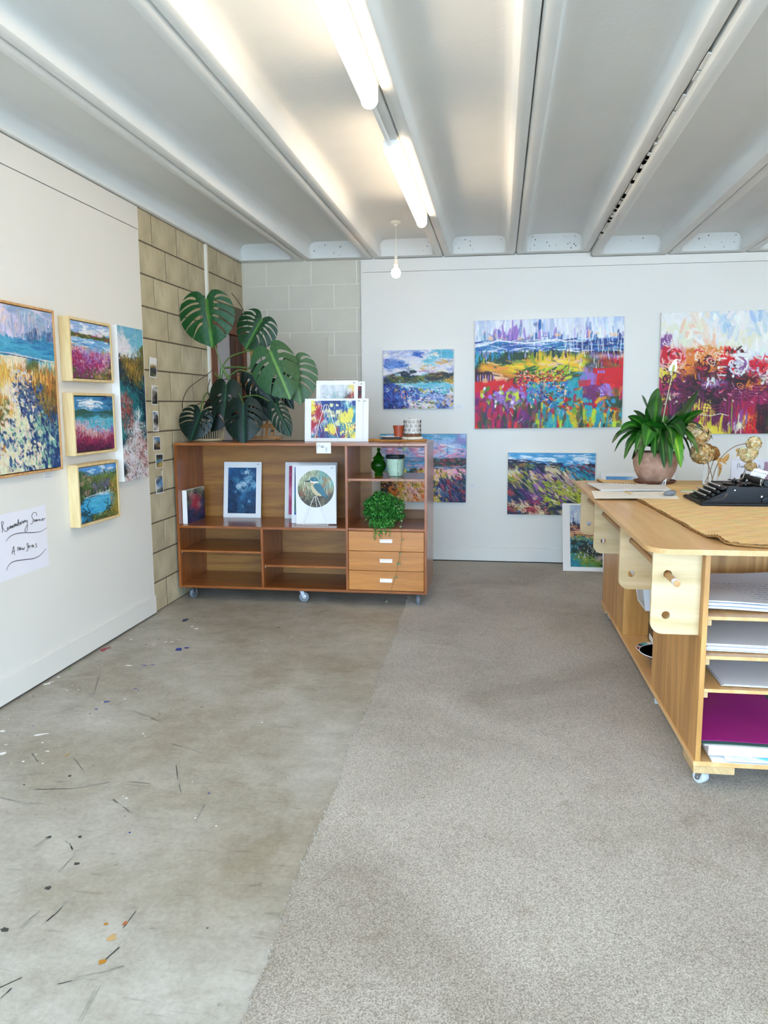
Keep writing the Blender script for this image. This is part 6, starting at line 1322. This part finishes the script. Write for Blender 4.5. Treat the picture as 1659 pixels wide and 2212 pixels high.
blade('spathe', sp_, [sl(3.258, 1.535), sl(3.262, 1.565), sl(3.272, 1.60), sl(3.280, 1.632)], .048, '#f3f3e6', '#dfe4c4', 1.0, cup=.5, mt=vcmat('cream_spathe', .5), twist=1.35)
MB().tube([sl(3.262, 1.552, -1.922), sl(3.266, 1.575, -1.924), sl(3.268, 1.596, -1.922)], [.003, .006, .004], 8).build('spadix', mat('yellow_green_spadix', '#b6b04a', .8, bump=.6, bscale=400), sp_, smooth=True)
# dried hydrangeas in a glass vase
vs_ = thing('glass_vase', 'clear glass vase with dried stems standing behind the typewriter', 'vase', (3.502, -1.93, TZ))
M_glass = mat('clear_glass', '#ffffff', .02, trans=1.0); M_glass.node_tree.nodes['Principled BSDF'].inputs['IOR'].default_value = 1.12
MB().lathe([(0, .0), (.040, .0), (.043, .004), (.043, .118), (.041, .118), (.041, .006), (0, .006)], 36).build('vase', M_glass, vs_, smooth=True)
M_dstem = mat('dry_stem', '#8a6844', .8)
def hyd(label, heads, stems, leaves, base=(3.502, -1.93)):
    t = thing('dried_hydrangea', label, 'flower', (base[0], base[1], TZ+.008)); L = lambda x, z, y=base[1]: (x-base[0], y-base[1], z-TZ-.008)
    for s in stems: MB().tube([L(*p) for p in smooth_pts(s, 5)], .0022, 6).build('stem', M_dstem, t, smooth=True)
    r3 = random.Random(len(label))
    for (x, z, rx, rz, cols) in heads:
        mb = MB(); cl = [lin(c) for c in cols]
        mb.lathe([(0, -rz*.8), (rx*.55, -rz*.6), (rx*.8, 0), (rx*.55, rz*.6), (0, rz*.8)], 12, L(x, z), col=tuple(q*.85 for q in cl[0]))
        for _ in range(330):
            d = Vector((r3.gauss(0, 1), r3.gauss(0, 1), r3.gauss(0, 1))).normalized(); c = Vector(L(x, z))+Vector((d.x*rx, d.y*rx, d.z*rz))*r3.uniform(.75, 1.0)
            u = d.orthogonal().normalized(); v = d.cross(u); a0 = r3.uniform(0, 6); s = r3.uniform(.0085, .013); col = r3.choice(cl)
            for k in range(4):
                a = a0+k*PI/2; e = u*math.cos(a)+v*math.sin(a); f = v*math.cos(a)-u*math.sin(a)
                mb.add([c, c+e*s*.6+f*s*.5+d*s*.25, c+e*s*1.15+d*s*r3.uniform(-.2, .5), c+e*s*.6-f*s*.5+d*s*.25], [(0, 1, 2, 3)], tuple(q*r3.uniform(.8, 1.1) for q in col))
        o = mb.build('flower_head', vcmat('dry_petal', .8, .2), t, fix=False); o['kind'] = 'stuff'
    for P, wd in leaves: blade('dry_leaf', t, [L(*p) for p in P], wd, '#c08c4c', '#dcb478', 1.0, cup=.6, mt=vcmat('dry_petal', .8, .2), twist=1.2)
TAN = ['#dcbc88', '#d0a768', '#c09052', '#e6cc9c']; PALE = ['#ecd8a4', '#e0c288', '#f0e2b8', '#d0a868']
hyd('big tan dried hydrangea heads on the left of the glass vase', [(3.425, 1.185, .070, .058, TAN), (3.450, 1.078, .072, .066, TAN), (3.385, 1.225, .032, .026, TAN)], [[(3.520, .905), (3.500, .98), (3.470, 1.04), (3.446, 1.06)], [(3.49, .90), (3.49, 1.0), (3.465, 1.10), (3.43, 1.16)]], [])
hyd('small brown dried hydrangea head above the glass vase mouth', [(3.512, 1.075, .034, .040, ['#a8703a', '#b98248', '#8c5a2c'])], [[(3.475, .902), (3.500, .97), (3.515, 1.03), (3.512, 1.06)]], [([(3.545, 1.02), (3.552, .985), (3.548, .935)], .030), ([(3.575, 1.03), (3.59, 1.05), (3.60, 1.075)], .030), ([(3.535, 1.03), (3.56, 1.035), (3.59, 1.01)], .028)])
hyd('pale cream dried hydrangea on a long bending stem at the right', [(3.738, 1.135, .042, .040, PALE), (3.728, 1.080, .034, .034, PALE), (3.705, 1.055, .036, .030, PALE), (3.728, 1.000, .030, .024, PALE), (3.675, 1.085, .02, .022, PALE)], [[(3.51, .90), (3.53, .98), (3.56, 1.05), (3.62, 1.11), (3.68, 1.132), (3.735, 1.13)]], [([(3.652, 1.105), (3.648, 1.085), (3.645, 1.055)], .018), ([(3.665, 1.10), (3.662, 1.08), (3.652, 1.06)], .018)])
# papers on the table
def quad_sheet(name, label, cat, q, z, th=.0012, m=M_paper, extra=None, seed=1, lift=0):
    o0 = Vector((q[0][0], q[0][1], z)); t = thing(name, label, cat, tuple(o0)); mb = MB(); n = 12; V = []
    for s in (1, 0):
        for i in range(n+1):
            for j in range(n+1):
                u, v = i/n, j/n; x = (q[0][0]*(1-u)+q[1][0]*u)*(1-v)+(q[3][0]*(1-u)+q[2][0]*u)*v; y = (q[0][1]*(1-u)+q[1][1]*u)*(1-v)+(q[3][1]*(1-u)+q[2][1]*u)*v
                zz = .0012*math.sin(5*u+seed)*math.sin(3*v+seed)+.0012+lift*max(0, v+.4*abs(u-.5)-.8)**2; V.append((x-o0.x, y-o0.y, zz+(th if s else 0)))
    m_ = n+1; F = []
    for i in range(n):
        for j in range(n): a = i*m_+j; F.append((a, a+m_, a+m_+1, a+1)); b = m_*m_+a; F.append((b, b+1, b+m_+1, b+m_))
    for k in range(n):
        for a, b in ((k, k+1), (n*m_+k, n*m_+k+1), (k*m_, (k+1)*m_), (k*m_+n, (k+1)*m_+n)): F.append((a, b, m_*m_+b, m_*m_+a))
    mb.v = V; mb.f = F; mb.build('sheet', m, t, smooth=True)
    w_ = MB(); r4 = random.Random(seed)
    for k in range(7):
        x = .12; v = .2+.09*k
        while x < .6 and r4.random() < .93:
            L = r4.uniform(.02, .07); P = []
            for e in range(7):
                u = x+L*e/6; xx = (q[0][0]*(1-u)+q[1][0]*u)*(1-v)+(q[3][0]*(1-u)+q[2][0]*u)*v; yy = (q[0][1]*(1-u)+q[1][1]*u)*(1-v)+(q[3][1]*(1-u)+q[2][1]*u)*v
                P.append((xx-o0.x, yy-o0.y+r4.uniform(-.002, .002), .0026+th+.0012*math.sin(5*u+seed)*math.sin(3*v+seed)*1.0))
            w_.tube(P, .0004, 4); x += L+.015
    o = w_.build('writing', mat('faint_pencil', '#a8a4a4', .8), t); o['kind'] = 'stuff'; return t
nb = quad_sheet('spiral_sketchbook', 'open spiral sketchbook with faint writing at the far left of the table', 'notebook', [(2.775, -2.030), (3.205, -2.110), (3.190, -2.400), (2.810, -2.418)], TZ+.004, .004, M_card)
for k in range(30):
    u = k/29; rg_ = MB().tube([(.43*u+.0, -.08*u+.004*math.cos(a)+.002, .003+.0065*math.sin(a)) for a in [2*PI*q/8 for q in range(8)]], .0011, 5, closed=True) if k == 0 else None
    if k == 0: ring0 = rg_.build('binding_ring', mat('black_wire', '#26221f', .4), nb, smooth=True)
    else: cp(ring0, nb, (.43*u, -.08*u, 0))
MB().prism([(.03, -.395), (.36, -.382), (.372, -.36), (.02, -.37)], -.0035, -.0005, 2).build('dark_cover', mat('black_wire', '#26221f', .4), nb)
quad_sheet('drawing_paper', 'large loose cream sheet overhanging the table edge', 'paper', [(2.757, -2.430), (3.205, -2.338), (3.155, -2.738), (2.737, -2.758)], TZ+.0005, .0012, mat('cream_paper', '#efeadf', .7), seed=5)
quad_sheet('paper_note', 'small white note lying in front of the clay pot', 'paper', [(3.00, -1.99), (3.12, -2.0), (3.13, -2.07), (3.0, -2.07)], TZ+.001, .001, M_card, seed=8)
t = thing('card_packet', 'small packet of white and green cards left of the typewriter', 'cards', (3.235, -2.395, TZ+.002), -.25)
for k, c_ in enumerate(('#f0efec', '#e6e4da', '#c9cf8e')): MB().box(0, .085, -.035, .035, .003*k, .003*k+.0026, .0004).build('card', mat('card_%s' % 'abc'[k], c_, .6), t, rot=(0, 0, .05*k))
t = thing('striped_token', 'little folded white card with black stripes beside the saucer', 'card', (3.205, -2.06, TZ+.002), .3)
MB().prism([(-.02, 0), (.02, 0), (.026, .042)], -.001, .001, 1).build('card', M_card, t); MB().prism([(-.012, .004), (-.004, .004), (.006, .018), (.002, .02)], -.0018, -.001, 1).build('stripe', M_ink, t); MB().prism([(.004, .004), (.010, .004), (.016, .02), (.012, .022)], -.0018, -.001, 1).build('stripe', M_ink, t)
mb = MB(); rg5 = np.random.RandomState(3); mb.lathe([(0, 0), (.018, .001), (.030, .006), (.034, .013), (.028, .021), (.014, .026), (0, .027)], 18)
mb.v = [(x*1.15+.006*math.sin(y*60), y*.8, z+.12*x*(z > .004)) for x, y, z in mb.v]
o = mb.build('pebble', mat('grey_stone', '#8c9196', .7, noise=.25, nscale=40), smooth=True, loc=(3.135, -2.60, TZ+.003), rot=(0, 0, .4)); tag(o, 'smooth grey pebble holding down the loose cream sheet', 'stone')
for p_, w_ in (((3.235, -2.55), .016), ((3.262, -2.52), .012)):
    o = blade('dry_petal', None, [(p_[0], p_[1], TZ+.003), (p_[0]+.012, p_[1]+.004, TZ+.009), (p_[0]+.026, p_[1]+.002, TZ+.004)], w_, '#d8a890', '#e8c8b0', 1, cup=.6, mt=vcmat('dry_petal', .8, .2)); tag(o, 'larger pinkish dry petal on the mat, nearer the pebble' if w_ > .014 else 'smaller pinkish dry petal on the mat, nearer the card packet', 'petal', 'fallen petals on the jute mat')
# sign board by the back wall
t = thing('handwritten_sign', 'white board with handwriting, Print back or, leaning by the back wall', 'sign', (4.150, -.075, .0065), rot=(-.045, 0, 0))
MB().box(0, .62, 0, .004, 0, .905, .0006).build('board', mat('white_poster_paper', '#eceaf2', .6), t)
mb = MB(); Q = lambda x, y: ((x-1040)/2.21e3, -.0018, .905-(y-415)/2.17e3)
for S_ in ([(1150, 580), (1148, 500), (1180, 490), (1178, 525), (1155, 540)], [(1190, 565), (1190, 530), (1210, 528)], [(1216, 560), (1218, 535)], [(1225, 560), (1228, 535), (1240, 538), (1242, 560)], [(1262, 505), (1260, 558), (1272, 555)], [(1248, 525), (1278, 520)],
           [(1490, 545), (1478, 535), (1470, 548), (1485, 558), (1510, 550)], [(1516, 500), (1518, 555)], [(1545, 525), (1520, 540), (1550, 552)], [(1620, 530), (1605, 545), (1618, 555), (1632, 540), (1620, 530)], [(1642, 555), (1640, 530), (1660, 528)],
           [(1480, 605), (1520, 600), (1530, 610), (1545, 598), (1560, 612), (1580, 596), (1590, 610), (1605, 570), (1610, 608), (1630, 600), (1650, 612), (1670, 600)], [(1340, 690), (1300, 688), (1262, 700), (1245, 718)], [(1240, 700), (1245, 720), (1265, 716)]):
    mb.tube([Q(x, y) for x, y in smooth_pts(S_, 4)], .0013, 5)
o = mb.build('lettering', M_ink, t); o['kind'] = 'stuff'
# ---- bottom shelf of the work table: magenta sheet, block canvas and colourful prints
PN = {}
sheets('print_stack', 'loose sheets with white borders at the very bottom of the table', 'papers', .060, -.004, .1062, -.0, .60, .60, 3, M_paper, seed=12, th=.0012, amp=.002)
t = thing('bright_print', 'swirling blue and violet print lying under the block canvas', 'print', on_table(.115, -.012, .1062+.0118), .014)
def flat_paint(img, w_, d, name, parent, loc, mt, wave=0.0):
    Hh, Ww = img.shape[:2]; u, v = np.meshgrid(np.linspace(0, w_, Ww), np.linspace(d, 0, Hh)); z = wave*np.sin(u*9+v*4)
    V = np.stack([u, v, z], -1).reshape(-1, 3); i = np.arange((Hh-1)*(Ww-1)); r, c = i//(Ww-1), i % (Ww-1); a = r*Ww+c
    F = np.stack([a, a+Ww, a+Ww+1, a+1], -1); return colmesh(name, V, F, lin_np(img).reshape(-1, 3), mt, parent, True, loc)
MB().box(-.012, .56, -.004, .52, 0, .001).build('sheet', M_paper, t)
flat_paint(P_swirl(), .52, .50, 'printed_image', t, (.012, .01, .0016), vcmat('print_gloss', .3))
t = thing('block_canvas', 'deep white edged canvas lying flat under the magenta sheet', 'canvas', on_table(.050, .02, .1062+.0145), .014)
MB().box(0, .62, 0, .55, 0, .038, .002).build('canvas', M_paper, t)
flat_paint(P_swirl(3), .62, .55, 'painted_surface', t, (0, 0, .0386), vcmat('dry_paint', .5))
t = thing('magenta_sheet', 'big magenta painted sheet on top of the bottom shelf pile', 'print', on_table(.026, .012, .1062+.0545), .014)
wavy_sheet('s', .42, .60, None, .0012, .006, 21).build('sheet', mat('green_grey_paper', '#3f6a62', .6), t, smooth=True)
wavy_sheet('s', .37, .575, None, .0012, .006, 21).build('top_sheet', mat('magenta_paint', '#bb2694', .5, noise=.2, nscale=5), t, smooth=True, loc=(0, .022, .0030))
wavy_sheet('s', .415, .62, None, .0008, .006, 21).build('backing_sheet', M_paper, t, smooth=True, loc=(.004, -.012, -.0016))
# ---- things in the side niche of the table
bowl = thing('shallow_dish', 'dark blue shallow dish with a white rim in the table niche', 'dish', (3.075, -2.985, .136))
MB().lathe([(0, .004), (.05, .002), (.055, .0), (.058, .002), (.100, .018), (.130, .040), (.127, .040), (.098, .022), (.05, .008), (0, .007)], 36).build('dish', mat('navy_glaze', '#1c2684', .2, coat=.5), bowl, smooth=True)
MB().lathe([(.1305, .0395), (.129, .0425), (.1265, .0415), (.127, .0395)], 36).build('rim', M_paper, bowl, smooth=True)
pt_ = thing('patterned_plate', 'floral patterned plate behind the blue dish in the niche', 'plate', (3.080, -2.80, .1125))
o = MB()
for k in range(5):
    for q in range(28):
        a0, a1 = 2*PI*q/28, 2*PI*(q+1)/28; r0, r1 = .115*k/5, .115*(k+1)/5; z0 = .012+.010*(k/5)**3; z1 = .012+.010*((k+1)/5)**3
        c_ = lin(random.choice(['#8a3a5c', '#c0486a', '#3aa0a8', '#e8e0d8', '#23304a', '#d86a50', '#e8e0d8', '#7fc0c4']))
        o.add([(r0*math.cos(a0), r0*math.sin(a0), z0), (r1*math.cos(a0), r1*math.sin(a0), z1), (r1*math.cos(a1), r1*math.sin(a1), z1), (r0*math.cos(a1), r0*math.sin(a1), z0)], [(0, 1, 2, 3)], c_)
o.build('pattern', vcmat('print_gloss', .3), pt_, weld=False)
MB().lathe([(0, 0), (.05, 0), (.118, .020), (.116, .0216), (.05, .006), (0, .006)], 32).build('plate', M_paper, pt_, smooth=True)
bx_ = thing('black_tin', 'black box with a pale pattern standing in the table niche', 'box', (3.16, -2.66, .112))
MB().box(-.10, .12, -.09, .09, 0, .215, .008).build('box', mat('black_tin', '#12151d', .3), bx_)
MB().box(-.1012, -.1004, -.06, .04, .02, .05).build('printed_band', M_paper, bx_); MB().box(-.085, -.02, -.0912, -.0904, .02, .055).build('printed_band', M_paper, bx_)
bk = thing('plastic_basket', 'white perforated plastic basket tilted in the table niche', 'basket', (3.10, -2.70, .329))
M_pl = mat('white_plastic', '#e9ebee', .4)
def basket_wall():
    mb = MB(); bz, tz = 0.0, .20; x0, x1, y0, y1 = -.10, .14, -.10, .12; e = .032
    def P(u, v, side):
        k = e*v
        if side == 0: return (x0-k+0*u, y0-k+(y1-y0+2*k)*u, bz+(tz-bz)*v)
        if side == 1: return (x0-k+(x1-x0+2*k)*u, y0-k, bz+(tz-bz)*v)
        if side == 2: return (x1+k, y0-k+(y1-y0+2*k)*u, bz+(tz-bz)*v)
        return (x0-k+(x1-x0+2*k)*u, y1+k, bz+(tz-bz)*v)
    for side in range(4):
        nu, nv = (26, 1) if side in (0, 2) else (17, 19)
        for i in range(nu):
            for j in range(nv):
                if side in (1, 3) and 3 <= i <= 13 and 2 <= j <= 16 and (i+j) % 2 == 0: continue
                if side in (0, 2) and i % 2 == 1: 
                    q = [P(i/nu, .08, side), P((i+1)/nu, .08, side), P((i+1)/nu, .92, side), P(i/nu, .92, side)]
                    nrm = .004*(1 if side == 0 else -1); q = [(a+nrm, b, c) for a, b, c in q]; mb.add(q, [(0, 1, 2, 3)])
                    for v0, v1 in ((0, .08), (.92, 1)): mb.add([P(i/nu, v0, side), P((i+1)/nu, v0, side), P((i+1)/nu, v1, side), P(i/nu, v1, side)], [(0, 1, 2, 3)])
                    continue
                mb.add([P(i/nu, j/nv, side), P((i+1)/nu, j/nv, side), P((i+1)/nu, (j+1)/nv, side), P(i/nu, (j+1)/nv, side)], [(0, 1, 2, 3)])
    mb.add([(x0, y0, 0), (x1, y0, 0), (x1, y1, 0), (x0, y1, 0)], [(0, 1, 2, 3)]); return mb
basket_wall().build('basket_wall', M_pl, bk)
MB().tube([(-.134, -.134, .2), (.174, -.134, .2), (.174, .154, .2), (-.134, .154, .2)], .006, 8, closed=True).build('rim', M_pl, bk, smooth=True)
MB().box(-.131, -.121, -.02, .03, .12, .165, .003).build('handle_slot', mat('dark_slot', '#3b3632', .6), bk)
MB().box(-.150, -.128, -.06, .10, .150, .192, .010).build('carry_handle', M_pl, bk)
# ================================================================ the typewriter: front to the left (-x), seen from its right-hand side
ty = thing('typewriter', 'old black portable typewriter on the jute mat', 'typewriter', (3.195, -2.830, TZ+.001), .015)
M_blk = mat('black_enamel', '#070708', .3, spec=.35); M_blk2 = mat('black_crinkle', '#0c0c0d', .55); M_chr = mat('nickel', '#c9c7c0', .25, metal=1)
def tbox(name, x0, x1, y0, y1, z0, z1, m=M_blk, b=.002): return MB().box(x0, x1, y0, y1, z0, z1, b).build(name, m, ty)
tbox('base_tray', -.005, .345, -.172, .172, 0, .014, M_blk2, .004)
o = MB().prism([(.010, .014), (.018, .018), (.112, .066), (.122, .088), (.296, .088), (.316, .064), (.322, .014)], .128, .146, 1).build('side_cover', M_blk, ty)
MB().prism([(.010, .014), (.018, .018), (.112, .066), (.122, .088), (.296, .088), (.316, .064), (.322, .014)], -.146, -.128, 1).build('side_cover', M_blk, ty)
MB().prism([(.014, .014), (.026, .020), (.110, .066), (.150, .074), (.300, .076), (.315, .058), (.318, .014)], -.128, .128, 1).build('body', M_blk, ty)
MB().prism([(.105, .074), (.140, .084), (.290, .086), (.302, .078), (.302, .074)], -.120, .120, 1).build('top_cover', M_blk, ty)
key0 = None
for r in range(4):
    x = .030+.021*r; z = .041+.0150*r
    MB().box(x+.006, x+.020, -.115, .115, z-.016, z-.004, .001).build('key_step', M_blk2, ty)
    for k in range(11):
        y = -.105+.0205*k+.005*(r % 2)
        if key0 is None:
            key0 = MB().lathe([(0, .0), (.0068, 0), (.0078, .0012), (.0078, .0036), (.0066, .0042), (0, .0034)], 14).build('key', M_chr, ty, smooth=True, loc=(x, y, z))
            lever0 = MB().box(-.001, .001, -.0008, .0008, -.012, 0).build('key_lever', M_blk2, key0)
            cap0 = MB().lathe([(0, .0042), (.0056, .0046)], 12).build('key_face', mat('pale_key_face', '#d9d8d2', .35), key0)
        else:
            kk = cp(key0, ty, (x, y, z)); cp(lever0, kk); cp(cap0, kk)
MB().box(.006, .016, -.060, .060, .022, .029, .003).build('space_bar', M_blk, ty)
tbox('front_rail', -.002, .010, -.14, .14, .014, .020)
# type basket ring, ribbon spools
MB().tube([(.185+.045*math.cos(a), .060*math.sin(a), .090) for a in [PI*.5+PI*k/12 for k in range(13)]], .004, 8).build('type_ring', M_blk, ty, smooth=True)
for k in range(21):
    a = PI*.55+PI*.9*k/20
    if k == 0: tb0 = MB().box(.006, .042, -.0008, .0008, 0, .004).build('type_bar', M_chr, ty, loc=(.185, 0, .088), rot=(0, 0, a))
    else: cp(tb0, ty, rot=(0, 0, a))
for s in (-1, 1):
    MB().lathe([(.0, .000), (.030, .0), (.031, .003), (.012, .004), (.012, .010), (.031, .011), (.030, .014), (.004, .015), (.003, .022), (0, .022)], 24, (.215, s*.085, .087)).build('ribbon_spool', M_blk, ty, smooth=True)
# carriage
tbox('carriage_rail', .262, .300, -.150, .150, .086, .096, M_blk2)
MB().lathe([(0, -.128), (.016, -.128), (.016, .128), (0, .128)], 24, (.285, 0, .108), 1).build('platen', mat('black_rubber', '#101010', .6), ty, smooth=True)
for s in (-1, 1):
    MB().lathe([(0, s*.150), (.017, s*.150), (.018, s*.154), (.018, s*.166), (.016, s*.169), (0, s*.169)], 20, (.285, 0, .108), 1).build('platen_knob', M_blk, ty, smooth=True)
    tbox('carriage_end', .262, .312, s*.138-.006, s*.138+.006, .080, .124, M_chr if s < 0 else M_blk, .003)
MB().tube([(.300, -.150, .116), (.322, -.165, .118), (.345, -.170, .128), (.352, -.172, .134)], .003, 8).build('return_lever', M_chr, ty, smooth=True)
MB().tube([(.310, -.150, .065), (.330, -.156, .050), (.334, -.158, .030), (.340, -.160, .012), (.350, -.164, .0035), (.30, -.20, .0035)], .0012, 6).build('draw_cord', mat('old_cord', '#6a5a3c', .8), ty, smooth=True)
tbox('mechanism_plate', .300, .330, -.158, -.150, .040, .085, M_chr, .002)
MB().lathe([(0, -.1485), (.005, -.149), (.005, -.147), (0, -.146)], 12, (.270, 0, .045), 1).build('side_screw', M_chr, ty); MB().lathe([(0, -.149), (.0035, -.149), (.0035, -.146)], 12, (.150, 0, .072), 1).build('side_screw', M_chr, ty)
MB().tube([(.052, -.149, .022), (.100, -.149, .030), (.118, -.149, .058)], .0012, 6).build('trim_line', M_chr, ty, smooth=True)
MB().lathe([(0, -.153), (.020, -.152), (.022, -.148), (.022, -.146)], 24, (.292, 0, .022), 1).build('side_boss', M_blk, ty, smooth=True)
MB().tube([(.255, .095, .09), (.262, .10, .118), (.270, .102, .150)], [.006, .0055, .004], 10).build('paper_arm', mat('worn_pewter', '#77706a', .35, metal=1), ty, smooth=True)
MB().lathe([(0, 0), (.010, .002), (.012, .009), (.008, .016), (0, .018)], 14, (.253, .095, .092)).build('arm_boss', MATS['worn_pewter'], ty, smooth=True)
# typed card held in the carriage
cd_ = thing('typed_card', 'white card with handwriting held upright in the typewriter carriage', 'card', (3.452, -2.760, .984))
A = Vector((0, 0, 0)); Bv = Vector((.068, -.0, -.018)); Dv = Vector((.046, .012, .070))
mb = MB(); nn = Bv.cross(Dv).normalized()*.0008; P = [A, A+Bv, A+Bv+Dv*1.02, A+Dv]; mb.add([p-nn for p in P]+[p+nn for p in P], [(0, 1, 2, 3), (4, 5, 6, 7), (0, 1, 5, 4), (1, 2, 6, 5), (2, 3, 7, 6), (3, 0, 4, 7)]); mb.build('card', M_card, cd_)
mb = MB(); r5 = random.Random(2); nf = nn.normalized()
if nf.y > 0: nf = -nf
for v_, u0, u1 in ((.82, .12, .88), (.56, .35, .70), (.34, .25, .80)):
    u = u0
    while u < u1:
        L = r5.uniform(.05, .12); mb.tube([A+Bv*(u+L*e/6)+Dv*(v_+r5.uniform(-.04, .04))+nf*.0016 for e in range(7)], .0008, 4); u += L+.04
o = mb.build('writing', mat('pencil_grey', '#5d6478', .8), cd_); o['kind'] = 'stuff'
t = thing('mauve_folder', 'mauve folder standing at the right behind the typewriter', 'folder', (3.690, -2.30, TZ+.001), rot=(-.25, 0, -.2))
MB().box(0, .17, 0, .006, .0, .16, .001).build('folder', mat('mauve_card', '#8d6a7c', .6), t)
